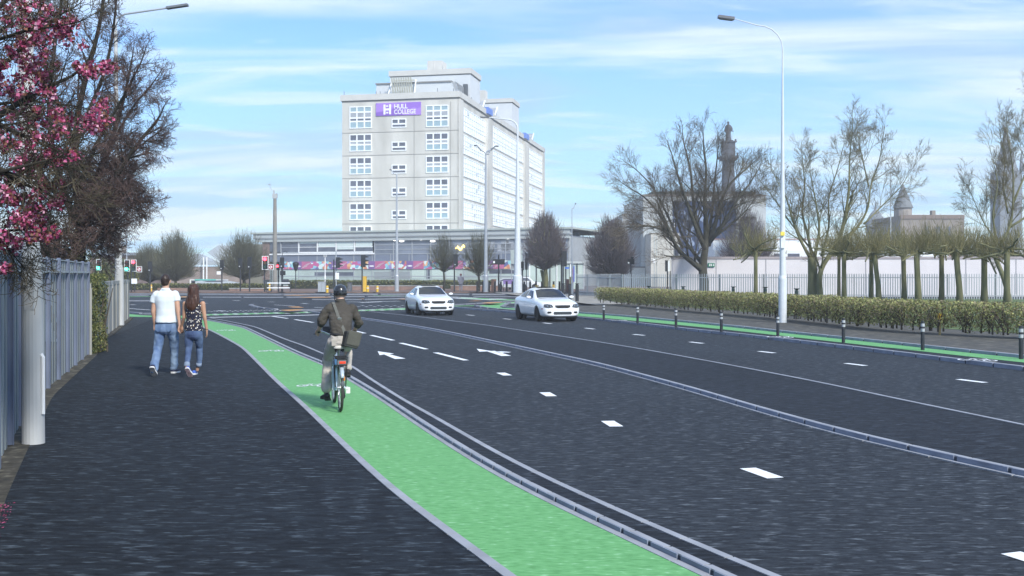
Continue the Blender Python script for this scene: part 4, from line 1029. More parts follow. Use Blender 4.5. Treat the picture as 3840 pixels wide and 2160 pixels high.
# ================================================================== traffic signals
BLK = M('signal_black', (.018, .02, .024), .5, var=.1); PBLK = M('signal_pole', (.03, .034, .04), .5, var=.1)
RED = emis('lens_red', (1, .03, .05), 9); REDD = M('lens_red_off', (.10, .02, .02), .3, var=0); GRN = emis('lens_green', (.05, 1, .55), 9); AMB = M('lens_amber_off', (.10, .06, .02), .3, var=0); GOFF = M('lens_green_off', (.02, .07, .05), .3, var=0)
def signal_head(t, x, z, face, lit=None, board=False, s=1.0, side=0, y=0, sgn=None):
    """face -1: lenses towards the camera, +1: seen from behind, side: turned sideways"""
    m = MB(); W_, Hh = .36 * s, 1.0 * s
    fy = y + (.22 * face if not side else 0)
    m.b2(x - W_ / 2, x + W_ / 2, y - .12, y + .12, z - Hh / 2, z + Hh / 2)
    for k in range(3):
        zc = z + (1 - k) * .32 * s
        if side: m.prism([(0, .14 * s), (.28 * s, .05 * s), (.28 * s, .0), (0, -.05 * s)], (x + side * W_ / 2, y - .12, zc), (side, 0, 0), (0, 0, 1), (0, .24, 0))
        else: m.tube([(x, y + face * .10, zc), (x, y + face * .26, zc)], .14 * s, 10)
    o = m.build('signal_head', BLK, t)
    if board:
        b = MB(); yb = y + .0; e = .045 * s; X0, X1, Z0, Z1 = x - .26 * s, x + .26 * s, z - .56 * s, z + .56 * s
        b.b2(X0, X1, yb - .13, yb - .10, Z0, Z0 + e); b.b2(X0, X1, yb - .13, yb - .10, Z1 - e, Z1); b.b2(X0, X0 + e, yb - .13, yb - .10, Z0 + e, Z1 - e); b.b2(X1 - e, X1, yb - .13, yb - .10, Z0 + e, Z1 - e)
        b.build('white_border', WFRAME, o)
        MB().b2(X0 + .01, X1 - .01, yb - .10, yb - .08, Z0 + .01, Z1 - .01).build('backing_board', BLK, o)
    if face < 0 and not side:
        for k, (on, off) in enumerate(((RED, REDD), (None, AMB), (GRN, GOFF))):
            zc = z + (1 - k) * .32 * s; li = lit is not None and lit == k
            MB().tube([(x, y - .265, zc), (x, y - .29, zc)], (.15 if li else .11) * s, 12).build('lens', on if li else off, o)
    elif not side:
        MB().ell((x - .05, y - .14, z - .34 * s), (.05, .02, .05), 8, 5).build('lens', WFRAME, o)
    return o
def signal(label, px, Y, zh, face, lit=None, board=False, s=1.0, side=0, hx=0, top=None, extra=None, r=.065, cat='traffic light', name='traffic_light'):
    t = thing(name, label, cat, GX(px, Y, .12), 0, 'traffic signals at the junction'); z = zh - .12
    m = MB(); m.tube([(0, 0, 0), (0, 0, (top or zh + .3) - .12)], r, 8); m.build('pole', PBLK, t)
    signal_head(t, hx, z, face, lit, board, s, side, -.13 if face < 0 else .0)
    return t
zy = lambda py, Y: H - (py - YH) / F * Y
Yj = 101.9
signal('green lit signal in front of the leafy bushes, left of the slim column', 374, Yj, zy(993, Yj), -1, 2, True, .95)
signal('green lit signal with white border, tallest of the left pair', 480, Yj, zy(996, Yj), -1, 2, True)
t = signal('red lit signal with small square sign next to the green one', 505, Yj, zy(996, Yj), -1, 0, True)
def no_turn(t, x, z):
    o = MB().b2(x - .27, x + .27, -.16, -.13, z - .27, z + .27).build('turn_sign', WFRAME, t)
    MB().b2(x - .22, x + .22, -.175, -.162, z - .22, z + .22).build('panel', BLK, o)
    m = MB(); m.lathe((x, -.19, z), [(.2, 0), (.2, .02)], 18, ax='Y'); m.build('disc', WFRAME, o)
    m = MB(); n = 18
    for k in range(n):
        a0, a1 = 2 * pi * k / n, 2 * pi * (k + 1) / n; m.prism([(.2 * cos(a0), .2 * sin(a0)), (.2 * cos(a1), .2 * sin(a1)), (.15 * cos(a1), .15 * sin(a1)), (.15 * cos(a0), .15 * sin(a0))], (x, -.2, z), (1, 0, 0), (0, 0, 1), (0, .008, 0))
    m.box((x, -.2, z), (.32, .008, .03), 0, 0, 0, .8); m.build('red_ring', M('sign_red', (.5, .02, .03), .5), o)
    m = MB(); m.b2(x - .02, x + .02, -.198, -.193, z - .09, z + .06); m.b2(x - .09, x, -.198, -.193, z + .05, z + .09); m.build('arrow', BLK, o)
no_turn(t, .48, zy(1010, Yj) - .12)
signal('dark signal seen from behind, left of the standing couple', 563, Yj, zy(1000, Yj), 1)
signal('dark signal seen from behind with white plate, before the pitched hall', 832, Yj + 4, zy(994, Yj + 4), 1)
MB().b2(-.5, -.1, -.05, -.02, zy(1034, Yj + 4), zy(1022, Yj + 4)).build('sign_plate', WFRAME, [o for o in COL.objects if o.get('label', '').endswith('before the pitched hall')][0])
signal('dark signal seen from behind, left one of the close pair', 901, Yj + 3, zy(986, Yj + 3), 1)
signal('dark signal seen from behind, right one of the close pair', 936, Yj, zy(986, Yj), 1, s=1.1)
t = signal('red lit signal with large white border beside the concrete mast', 992, Yj - 1, zy(986, Yj - 1), -1, 0, True, 1.15, hx=.12)
MB().tube([(.62, 0, 0), (.62, 0, zy(1000, Yj))], .06, 8).build('pole', PBLK, t); no_turn(t, .62, zy(1002, Yj) - .12)
t = signal('small red signal just right of the concrete mast', 1044, Yj, zy(998, Yj), -1, 1, False, .75); 
for o in t.children:
    for c in o.children:
        if c.name.startswith('lens') and abs(sum(v.co.z for v in c.data.vertices) / len(c.data.vertices) - (zy(998, Yj) - .12)) < .1: c.data.materials.clear(); c.data.materials.append(RED)
t = signal('dark signal with hooked top and two hanging boxes', 1058, Yj - 1, zy(985, Yj - 1), 1, s=1.0, r=.09)
z_ = zy(985, Yj - 1) + .5; m = MB(); m.tube([(0, 0, z_), (.05, 0, z_ + .35), (.3, 0, z_ + .5), (.5, 0, z_ + .3)], .03, 6); m.build('hook', PBLK, t)
MB().b2(-.15, .3, -.2, .1, zy(1032, 101) - .12, zy(1016, 101) - .12).build('control_box', BLK, t); MB().b2(.05, .6, -.2, .1, zy(1068, 101) - .12, zy(1047, 101) - .12).build('control_box', M('box_navy', (.04, .045, .06), .6), t)
t = thing('lantern_post', 'dark funnel shaped lantern on a thin post', 'lantern', GX(1109, 120, .1)); zz5 = lambda py: zy(py, 120) - .1
MB().cyl((0, 0, 0), .06, zz5(1015), 8).build('pole', PBLK, t); m = MB(); m.lathe((0, 0, 0), [(.1, zz5(1016)), (.22, zz5(1008)), (.36, zz5(990)), (.34, zz5(985)), (.05, zz5(981))], 8); m.build('lantern', BLK, t)
t = thing('camera_mast', 'thin white camera mast in front of the poster band', 'mast', GX(1219, 118, .1)); zz6 = lambda py: zy(py, 118) - .1
MB().cyl((0, 0, 0), .05, zz6(962), 8).build('pole', WFRAME, t); m = MB(); m.box((0, 0, zz6(962)), (.35, .2, .12)); m.box((-.12, 0, zz6(958)), (.12, .2, .15)); m.box((.12, 0, zz6(958)), (.12, .2, .15)); m.build('camera', M('box_grey', (.4, .42, .43), .6), t)
MB().box((.03, -.08, zz6(1040)), (.14, .1, .4)).build('plate', WFRAME, t)
t = signal('dark signal with side visors left of the yellow box', 1252, Yj - 1, zy(985, Yj - 1), 1, side=1, hx=.38, s=1.0)
MB().cyl((.18, .2, 0), .05, zy(945, Yj), 8).build('side_pole', GALV, t); MB().b2(.12, .45, .1, .3, zy(1047, Yj) - .12, zy(1023, Yj) - .12).build('meter_box', WFRAME, t)
t = signal('dark signal with side visors standing over the tall yellow box', 1358, Yj, zy(979, Yj), 1, side=1, hx=.1, s=1.15)
signal('dark signal seen from behind left of the leafless pair of trees', 1704, Yj, zy(977, Yj), 1, s=1.15, hx=.12, r=.07)
t = thing('signal_box', 'wide dark signal box on a pole crossing the poster band end', 'traffic light', GX(1870, Yj, .12)); z6 = lambda py: zy(py, Yj) - .12
MB().cyl((0, 0, 0), .07, z6(955), 8).build('pole', PBLK, t); MB().b2(-.56, .58, -.15, .15, z6(992), z6(972)).build('signal_head', BLK, t); MB().b2(-.52, -.36, -.17, -.15, z6(987), z6(979)).build('lens', WFRAME, t)
signal('small dark signal right behind the tallest lamp column', 1959, Yj, zy(998, Yj), 1, s=.8, top=zy(980, Yj))
t = thing('finger_board', 'narrow dark upright board on a post before the oval tree', 'sign', GX(1974, Yj, .12)); MB().cyl((0, 0, 0), .04, z6(1010), 6).build('pole', PBLK, t); MB().b2(-.12, .12, -.05, .05, z6(1012), z6(966)).build('board', BLK, t)
t = thing('signal_cluster', 'large dark signal head right of the oval tree', 'traffic light', GX(2106, 96, .12)); z7 = lambda py: zy(py, 96) - .12
MB().cyl((0, 0, 0), .08, z7(930), 8).build('pole', PBLK, t); MB().b2(.0, .46, -.15, .15, z7(999), z7(942)).build('signal_head', BLK, t); MB().cyl((.38, 0, 0), .06, z7(1000), 8).build('pole', PBLK, t)
MB().b2(.3, .66, -.2, -.16, z7(1008), z7(1002)).build('blue_plate', M('blue_plate', (.05, .15, .6), .5), t)
t = thing('signal_cluster', 'dark signal box above the short palisade run', 'traffic light', GX(2366, 85, .12)); z8 = lambda py: zy(py, 85) - .12
MB().cyl((0, 0, 0), .06, z8(990), 8).build('pole', PBLK, t); m = MB(); m.b2(-.27, .27, -.1, .1, z8(991), z8(971)); m.b2(0, .2, -.08, .12, z8(971), z8(963)); m.build('signal_head', BLK, t); MB().ell((-.2, -.12, z8(986)), (.07, .03, .07), 8, 6).build('lens', WFRAME, t)
t = thing('signal_cluster', 'upright black and white signal beside the first big bare tree', 'traffic light', GX(2503, 73.5, .12)); z9 = lambda py: zy(py, 73) - .12
MB().cyl((0, 0, 0), .05, z9(1018), 8).build('pole', PBLK, t); MB().b2(-.15, .02, -.1, .1, z9(1018), z9(976)).build('signal_head', BLK, t); MB().b2(.02, .14, -.05, .05, z9(1017), z9(978)).build('white_board', WFRAME, t)
MB().cyl((.2, 0, 0), .03, z9(1016), 6).build('side_pole', PBLK, t)
# pale rear of a large direction sign
t = thing('direction_sign', 'back of a pale direction sign behind the tallest lamp column', 'sign', GX(1937, 108, .12)); z1_ = lambda py: zy(py, 108) - .12
MB().b2(-.6, .6, 0, .06, z1_(990), z1_(937)).build('board', M('sign_back', (.36, .42, .42), .6, var=.06), t)
for s_ in (-.5, .5): MB().cyl((s_, .12, 0), .045, z1_(940), 6).build('pole', GALV, t)

# ================================================================== small street things
YEL = M('yellow_paint', (.72, .45, .04), .5, var=.08)
def bollard_y(px, Y, pyt, label, w=.12):
    t = thing('yellow_bollard', label, 'bollard', GX(px, Y, .12), 0, 'yellow bollards at the junction'); h = zy(pyt, Y) - .12
    m = MB(); m.tube([(0, 0, 0), (0, 0, h * .9), (0, 0, h)], [w, w, w * .6], 10); m.build('post', YEL, t)
    m = MB(); m.cyl((0, 0, h * .55), w * 1.06, h * .12, 10); m.build('band', WFRAME, t)
for px, Y, pyt, lb in ((1012, 110, 1061, 'small yellow bollard behind the red signal post'), (1227, 97, 1071, 'yellow bollard beside the grey cabinet'), (1379, 101, 1071, 'yellow bollard next to the tall yellow box'), (1415, 101, 1072, 'yellow bollard right of the two near the tall box'),
                   (566, 104, 1067, 'yellow bollard left of the white shirted man')): bollard_y(px, Y, pyt, lb)
def cab(name, label, cat, px0, px1, pyt, Y, mat, d=.5, leg=0, mat2=None, base=.12):
    x0, x1 = GX(px0, Y).x, GX(px1, Y).x; t = thing(name, label, cat, ((x0 + x1) / 2, Y, base)); w_ = (x1 - x0) / 2; h = zy(pyt, Y) - base
    MB().b2(-w_, w_, 0, d, leg, h).build('body', mat, t)
    MB().b2(-w_ - .03, w_ + .03, -.03, d + .03, h, h + .05).build('lid', mat2 or mat, t)
    m = MB().b2(-.01, .01, -.012, 0, leg + .05, h - .05).build('door_gap', LINE, t)
    if leg:
        for s_ in (-1, 1): MB().b2(s_ * (w_ - .04) - .03, s_ * (w_ - .04) + .03, .1, .2, 0, leg).build('leg', PBLK, t)
    return t
cab('grey_cabinet', 'pale grey utility cabinet left of the cyclist', 'cabinet', 1192, 1219, 1058, 101, M('cabinet_grey', (.36, .39, .42), .6, var=.08))
cab('yellow_grit_box', 'tall yellow box under the side visored signal', 'box', 1356, 1373, 1038, 102.5, YEL)
cab('brick_pier', 'orange brick pier next to the purple sign', 'pier', 1842, 1860, 1049, 103, M('pier_orange', (.30, .16, .11), .9, var=.2, scale=3))
cab('brick_pier', 'dark red brick pier right of the palisade lamp', 'pier', 2120, 2134, 1049, 100, M('pier_red', (.26, .10, .08), .9, var=.2, scale=3))
cab('purple_sign', 'purple notice board on two legs', 'sign', 1887, 1924, 1052, 105, M('sign_purple', (.26, .18, .46), .5, var=.08), .08, .7)
cab('orange_box', 'orange salt box behind the right car roof', 'box', 2008, 2020, 1072, 99, YEL); cab('orange_box', 'second orange box right behind the right car', 'box', 2072, 2080, 1070, 99, YEL)
cab('service_cabinet', 'dark speckled service cabinet right of the cyclist', 'cabinet', 1303, 1318, 1062, 103, M('cabinet_dark', (.10, .11, .13), .6, var=.3, scale=5))
cab('yellow_ticket_box', 'slim yellow pillar near the red pier', 'pillar', 2136, 2141, 1040, 99, YEL, .2)
# back-of-kerb hedge and low walls of the forecourt
def hedge_box(label, px0, px1, pyt, Y, dep, n, low=.15, mats=(IV1, IV2, IV3), name='low_hedge', cat='hedge', s=.09, base=.12):
    x0, x1 = GX(px0, Y).x, GX(px1, Y).x; h = zy(pyt, Y) - base; t = thing(name, label, cat, (x0, Y, base)); rg = random.Random(px0)
    lf = MB(); leaves(lf, lambda r: (lambda x: V((x, r.uniform(0, dep), low + (h * (1 + .06 * noise.noise(V((x * .8, Y, 0)))) - low) * r.random() ** .8)))(r.uniform(0, x1 - x0)), n, s, rg, 3)
    lf.build('foliage', list(mats), t); c = MB(); c.b2(.1, x1 - x0 - .1, .15, dep - .1, .02, h - .18); c.build('branch_mass', M('hedge_inside', (.03, .035, .02), .95, var=.3, scale=3), t)
    return t
hedge_box('clipped hedge below the glazed building', 1078, 1850, 1051, 122, 1.3, 9000, s=.11)
hedge_box('dark clipped hedge at far left behind the couple', 478, 1000, 1064, 112, 1.2, 6000, s=.11)
LB = M('low_wall_brick', (.26, .17, .14), .9, var=.2, scale=2)
def low_wall(label, px0, px1, pyt, Y, mat=LB, cop=True):
    x0, x1 = GX(px0, Y).x, GX(px1, Y).x; h = zy(pyt, Y) - .12; t = thing('low_wall', label, 'wall', (x0, Y, .12)); MB().b2(0, x1 - x0, 0, .3, 0, h).build('wall', mat, t)
    if cop: MB().b2(-.03, x1 - x0 + .03, -.04, .34, h, h + .07).build('coping', M('coping_pale', (.40, .40, .40), .8), t)
low_wall('low red brick wall behind the cyclist and left car', 1310, 1660, 1073, 112); low_wall('low brick planter wall right of the far pedestrian', 1690, 1870, 1072, 110); low_wall('low brownish wall left of the mast', 860, 990, 1083, 106); low_wall('low brick wall behind the standing couple', 590, 700, 1080, 108, cop=False)
BB = M('bollard_black', (.02, .022, .026), .5, var=.1)
def make_bollard(name, label, h=1.0, r=.1, cap=.13, mat=BB):
    t = thing(name, label, 'bollard', (0, 0, 0)); m = MB(); m.tube([(0, 0, 0), (0, 0, h - .12), (0, 0, h - .06)], [r, r * .95, r * .7], 12); m.build('post', mat, t)
    m = MB(); m.tube([(0, 0, h - .06), (0, 0, h - .01), (0, 0, h)], [r * .8, cap, cap * .9], 12); m.build('cap', mat, t); return t
b0 = make_bollard('black_bollard', '', 1.0)
poss = [(1790 + i * 22, 100.5) for i in range(15)]
names_ = 'short black bollard in the row between the purple sign and the right car'
for i, (px, Y) in enumerate(poss):
    if i == 0: b0.location = GX(px, Y, .12); b0['label'] = names_; b0['group'] = 'black bollards along the far kerb'
    else: dup(b0, GX(px, Y, .12))
dup(b0, GX(2164, 65, .12), label='large dark bollard standing at the palisade corner', group='corner bollards', sc=1.1)
dup(b0, GX(2137, 69, .12), label='dark bollard just left of the large corner one', group='corner bollards', sc=1.05)
dup(b0, GX(2050 + 63, 78, .12), label='dark bollard hidden partly by the right car', group='corner bollards')
pb = make_bollard('park_bollard', 'dark green flared bollard left of the first big tree trunk', 1.0, .085, .15, M('bollard_green', (.015, .035, .035), .5))
pb.location = GX(2562, 58, .12); pb['group'] = 'flared bollards behind the hedge'
for px, Y, lb in ((2433, 60, 'flared brownish bollard at the far end of the hedge'), (2750, 57, 'dark flared bollard right of the first big tree trunk'), (2870, 55, 'dark flared bollard left of the hedge lamp column'), (2988, 49, 'dark flared bollard right of the hedge lamp column')):
    dup(pb, GX(px, Y, .12), label=lb, group='flared bollards behind the hedge')
# banded bollards along the cycle lane
def banded():
    t = thing('banded_bollard', '', 'bollard', (0, 0, 0), 0, 'banded bollards along the cycle lane')
    MB().tube([(0, 0, 0), (0, 0, .62), (0, 0, .66)], [.042, .042, .036], 14).build('post', M('bollard_charcoal', (.022, .026, .034), .6), t)
    for z in (.535, .42): MB().tube([(0, 0, z), (0, 0, z + .07)], .0435, 14).build('band', M('band_white', (.40, .42, .44), .5), t)
    return t
bb = None
for px, Y0_, pt, lb in ((2264, 1200, 1140, 'banded bollard furthest away by the hedge end'), (2391, 1212, 1147, 'second furthest banded bollard'), (2535, 1227, 1157, 'banded bollard in front of the hedge, third furthest'), (2705, 1244, 1169, 'banded bollard nearly below the first big tree'), (2917, 1259, 1182, 'banded bollard beside the hedge lamp column'),
                   (3163, 1284, 1193, 'banded bollard first right of the hedge lamp column'), (3460, 1312, 1204, 'banded bollard nearest but one to the camera'), (3829, 1346, 1222, 'nearest banded bollard at the right picture edge')):
    # foot at the edge of the cycle lane
    Y = G(px, Y0_, .078).y
    Hh = zy(pt, Y) - .078
    if bb is None: bb = banded(); b_ = bb
    else: b_ = dup(bb, (0, 0, 0))
    b_['label'] = lb; b_.location = GX(px, Y, .078); k = Hh / .66; b_.scale = (max(1, k * .95), max(1, k * .95), k)
# bus and parked vans over the far hedge
t = thing('single_deck_bus', 'white and turquoise bus passing behind the far hedge', 'bus', GX(773, 126, .12)); w2 = GX(835, 126).x - GX(711, 126).x
zb_ = zy(1044, 126) - .12
m = MB(); m.b2(-w2 / 2, w2 / 2, 0, 2.5, .35, zb_ - .12); m.build('body', M('bus_white', (.75, .78, .78), .4, var=.03), t)
MB().b2(-w2 / 2 + .6, w2 / 2 - .8, -.03, 2.4, zb_ - .5, zb_ - .1).build('roof_pod', M('bus_turquoise', (.12, .55, .50), .4, var=.05), t)
MB().b2(-w2 / 2 + .2, w2 / 2 - .2, -.04, 0, .95, zb_ - .62).build('window', GDARK, t)
for x_ in (-1.3, 1.2): m = MB(); m.lathe((x_, -.05, .42), [(.42, -.05), (.42, .2)], 14, ax='Y'); m.build('wheel', BLK, t)
def small_car(label, px, Y, zroof, mat, base=.12, L_=4.2, rz=0):
    t = thing('parked_car', label, 'car', GX(px, Y, base), rz); h = zroof - base
    pf = [(-L_ / 2, .3), (L_ / 2, .3), (L_ / 2, .75), (L_ / 2 - .9, .92), (L_ * .18, h - .03), (L_ * .08, h), (-L_ * .22, h), (-L_ * .38, .98), (-L_ / 2, .9)]
    m = MB(); m.prism(pf, (0, 0, 0), (1, 0, 0), (0, 0, 1), (0, 1.7, 0)); m.build('body', mat, t)
    m = MB(); m.prism([(-L_ * .33, .97), (L_ * .22, .95), (L_ * .13, h - .1), (-L_ * .2, h - .1)], (0, -.01, 0), (1, 0, 0), (0, 0, 1), (0, 1.72, 0)); m.build('window', GDARK, t)
    for s_ in (-1, 1): m = MB(); m.lathe((s_ * L_ * .31, -.02, .32), [(.32, 0), (.32, .2)], 16, ax='Y'); m.build('wheel', BLK, t)
    return t
SIL = M('silver_car_paint', (.6, .64, .68), .35, .3, .03); WCP = M('white_van_paint', (.75, .78, .8), .4, var=.02)
small_car('white car roof over the weathered wall, before the bushes', 392, 54, zy(1055, 54), WCP, .05, 4.2, pi / 2); small_car('silver car seen behind the hedge near the bus', 808, 116, zy(1054, 116), SIL, .12, 4.4)
small_car('white parked car between the brick pier and purple sign', 1960, 116, 1.5, WCP); small_car('silver parked car behind the tallest lamp column base', 1920, 113, 1.4, SIL)
# railings near the mast and white post
t = thing('guard_rail', 'pale guard rail left of the concrete mast', 'railing', GX(1000, 100, .12)); 
for z in (.35, .8): MB().b2(0, 2.2, 0, .06, z, z + .1).build('rail', WFRAME, t)
for x_ in (0, 1.1, 2.2): MB().b2(x_ - .03, x_ + .03, .0, .05, 0, .95).build('post', PBLK, t)
t = thing('back_of_sign', 'white square sign back left of the standing man', 'sign', GX(503, 100, .12)); MB().b2(-.26, .26, 0, .04, zy(1064, 100) - .12, zy(1045, 100) - .12).build('board', WFRAME, t); MB().cyl((-.3, .1, 0), .05, 2.6, 8).build('pole', PBLK, t)
# entrance screens / doors at the right end of the glazed building
t = thing('entrance_porch', 'glazed porch with dark posts beneath the oval tree', 'porch', GX(1985, 118, .12)); 
for k in range(9): MB().b2(k * .75, k * .75 + .09, 0, .1, 0, 2.9).build('post', PBLK if k % 2 else WFRAME, t)
MB().b2(0, 6.1, -.1, .2, 2.9, 3.1).build('beam', GFAS, t); MB().b2(.1, 6, .12, .16, .05, 2.85).build('glazing', PGR, t)
t = thing('banner_post', 'slim magenta and blue banner post left of the palisade', 'banner', GX(2146, 93, .12)); MB().b2(-.05, .08, 0, .05, .9, 2.2).build('banner', MAG, t); MB().b2(.1, .2, 0, .05, 1.0, 2.4).build('banner', BLUE, t); MB().cyl((.09, .1, 0), .03, 2.5, 6).build('pole', GALV, t)

t = thing('marker_post', 'small yellow hydrant marker post showing through the hedge', 'marker', G(3524, 1256, .12)); MB().box((0, 0, .2), (.05, .04, .4)).build('post', M('post_ochre', (.35, .27, .12), .8), t); MB().box((0, -.03, .50), (.13, .02, .17)).build('plate', YEL, t); m = MB()
for x_ in (-.025, .025): m.box((x_, -.043, .50), (.012, .006, .10))
m.box((0, -.043, .50), (.05, .005, .012)); m.build('letter_mark', BLK, t)
# ================================================================== trees
BARK = M('bark_mossy', (.055, .052, .038), .95, var=.3, scale=3, stretch=(1, 1, .3)); TWIG = M('twig_brown', (.11, .088, .06), .9, var=.15)
BARKD = M('bark_dark', (.022, .019, .014), .95, var=.3, scale=3); TWIGD = M('twig_dark', (.095, .060, .052), .9, var=.2)
BARKG = ramp_mat('bark_algae', 'noise', 2.5, [(.3, (.10, .105, .05)), (.7, (.19, .185, .095))], .95, 'LINEAR', (1, 1, .3)); TWIGY = M('twig_yellow', (.25, .22, .10), .9, var=.2)
TWIGP = M('twig_purple', (.16, .135, .14), .9, var=.15); TWIGO = M('twig_olive', (.12, .12, .075), .9, var=.2)
def limb_tree(name, label, px, Y, limbs, prm, L0, mt=BARK, mc=TWIG, base=.12, seed=1, split=1, cat='tree', group=None, n1=3):
    """limbs: list of (list of (px,py,dy), r0, r1) drawn at the tree's own depth"""
    rng = random.Random(seed); loc = GX(px, Y, base); t = thing(name, label, cat, loc, 0, group); out = []
    for k, (pl, r0, r1) in enumerate(limbs):
        pts = [P(x, y, Y + dy) for x, y, dy in pl]; pts = resample(pts, .35, 2)
        rads = [r0 + (r1 - r0) * (i / (len(pts) - 1)) ** .8 for i in range(len(pts))]
        out.append((0, pts, rads))
        if k > 0 or prm.get('trunk_kids'): spawn(out, pts, rads, L0, 0, prm, rng)
        grow(out, pts[-1], (pts[-1] - pts[-2]).normalized(), r1, L0 * .6, 1, prm, rng) if k > 0 else None
    tree_mesh(out, t, mt, mc, split, 10, n1, loc)
    return t
# --- first big bare tree
PR = dict(kids=[9, 6, 5, 4], max=4, ang=(20, 50), len=(.5, .8), rr=.5, rmin=.009, wan=.10, up=.045, tap=.3, seg=4, t0=.15)
limb_tree('bare_tree', 'large bare tree with low left limb before the blue mural', 2640, 82,
    [([(2640, 1118, 0), (2640, 1060, 0), (2634, 1010, 0), (2640, 960, 0), (2648, 920, 0), (2648, 870, 0), (2644, 820, 0)], .47, .16),
     ([(2630, 1010, 0), (2600, 985, -.6), (2562, 958, -1), (2535, 925, -1.5), (2518, 885, -2), (2500, 840, -2)], .26, .10),
     ([(2518, 885, -2), (2480, 858, -2), (2430, 845, -2.4), (2370, 852, -2.6)], .10, .04),
     ([(2520, 890, -1), (2470, 800, 0), (2420, 740, 1), (2370, 710, 1)], .12, .04),
     ([(2560, 930, -1), (2500, 800, 0), (2440, 690, 1), (2400, 650, 1)], .13, .04),
     ([(2630, 985, .3), (2600, 945, 1), (2565, 900, 1.5), (2545, 850, 2), (2525, 770, 2)], .17, .06),
     ([(2645, 935, 0), (2620, 880, -1), (2590, 800, -1.5), (2555, 700, -2), (2530, 620, -2)], .22, .06),
     ([(2648, 930, 0), (2615, 850, 1), (2600, 760, 2), (2590, 640, 2.5), (2570, 560, 2.5)], .22, .06),
     ([(2650, 925, 0), (2650, 850, 0), (2640, 760, -.5), (2650, 640, -1), (2640, 560, -1)], .22, .06),
     ([(2655, 920, 0), (2680, 850, .5), (2700, 760, 1), (2735, 690, 1.5), (2790, 640, 2)], .22, .06),
     ([(2660, 910, 0), (2700, 860, -1), (2740, 790, -1.6), (2770, 740, -2), (2810, 690, -2)], .18, .06),
     ([(2650, 920, .4), (2670, 800, 1.5), (2680, 680, 2), (2690, 590, 2)], .18, .05),
     ([(2665, 900, 0), (2730, 850, .6), (2790, 800, 1), (2820, 760, 1)], .12, .04)], PR, 3.3, seed=3)
# --- multi stemmed tree behind the pollards
limb_tree('bare_tree', 'wide bare tree forking low, right of the hedge lamp column', 3062, 66,
    [([(3048, 1140, 0), (3048, 1040, 0), (3045, 965, 0)], 0.368, 0.260),
     ([(3080, 1140, -.6), (3070, 1040, -.6), (3085, 990, -.6), (3120, 950, -.6), (3150, 890, -.6), (3175, 800, -.6)], 0.186, 0.105),
     ([(3040, 970, 0), (3000, 900, 0), (2970, 820, 0), (2950, 740, 0), (2920, 690, 0)], 0.124, 0.025),
     ([(3045, 965, 0), (3030, 880, .5), (3005, 800, 1), (3020, 700, 1), (3010, 610, 1)], 0.112, 0.025),
     ([(3055, 965, 0), (3075, 860, -.5), (3060, 760, -1), (3040, 660, -1)], 0.112, 0.025),
     ([(3150, 890, -.6), (3172, 800, -1), (3185, 700, -1), (3185, 600, -1), (3195, 500, -1)], 0.118, 0.020),
     ([(3130, 930, -.6), (3220, 850, 0), (3258, 780, 0), (3262, 700, 0), (3300, 600, 0), (3310, 520, 0)], 0.105, 0.020),
     ([(3258, 700, 0), (3240, 620, .5), (3220, 530, .5), (3215, 500, 1)], 0.056, 0.018),
     ([(3080, 960, .3), (3110, 850, 1), (3105, 740, 1.5), (3140, 640, 1.5), (3160, 560, 2)], 0.087, 0.020),
     ([(3060, 960, .3), (2960, 830, 1), (2900, 740, 1.5), (2860, 690, 1.5)], 0.074, 0.020),
     ([(3240, 840, 0), (3320, 760, .6), (3380, 700, 1), (3410, 650, 1)], 0.062, 0.015)],
    dict(PR, kids=[9, 5, 4, 4], rmin=.0085), 2.5, BARKG, M('twig_olive_brown', (.16, .135, .075), .9, var=.2), seed=5)
# --- bare tree at the right edge
limb_tree('bare_tree', 'bare tree with a leaning dark trunk at the right picture edge', 3790, 64,
    [([(3790, 1145, 0), (3765, 1040, 0), (3725, 955, 0), (3735, 900, 0)], 0.161, 0.124),
     ([(3735, 950, 0), (3790, 850, 0), (3800, 760, 0), (3800, 640, 0), (3780, 520, 0)], 0.105, 0.025),
     ([(3800, 760, 0), (3850, 640, .5), (3840, 500, .5), (3850, 400, .5)], 0.074, 0.015),
     ([(3735, 900, 0), (3720, 800, -.6), (3745, 690, -1), (3720, 590, -1)], 0.074, 0.015),
     ([(3735, 900, 0), (3690, 840, .5), (3660, 770, 1), (3640, 720, 1)], 0.056, 0.015),
     ([(3790, 850, 0), (3870, 800, 0), (3930, 700, 0), (3960, 560, 0)], 0.081, 0.020),
     ([(3780, 800, 0), (3760, 700, .8), (3770, 600, 1), (3750, 500, 1)], 0.062, 0.015)],
    dict(PR, kids=[9, 5, 4, 4], rmin=.0085), 2.3, BARKG, M('twig_olive_brown', (.16, .135, .075), .9, var=.2), seed=9)
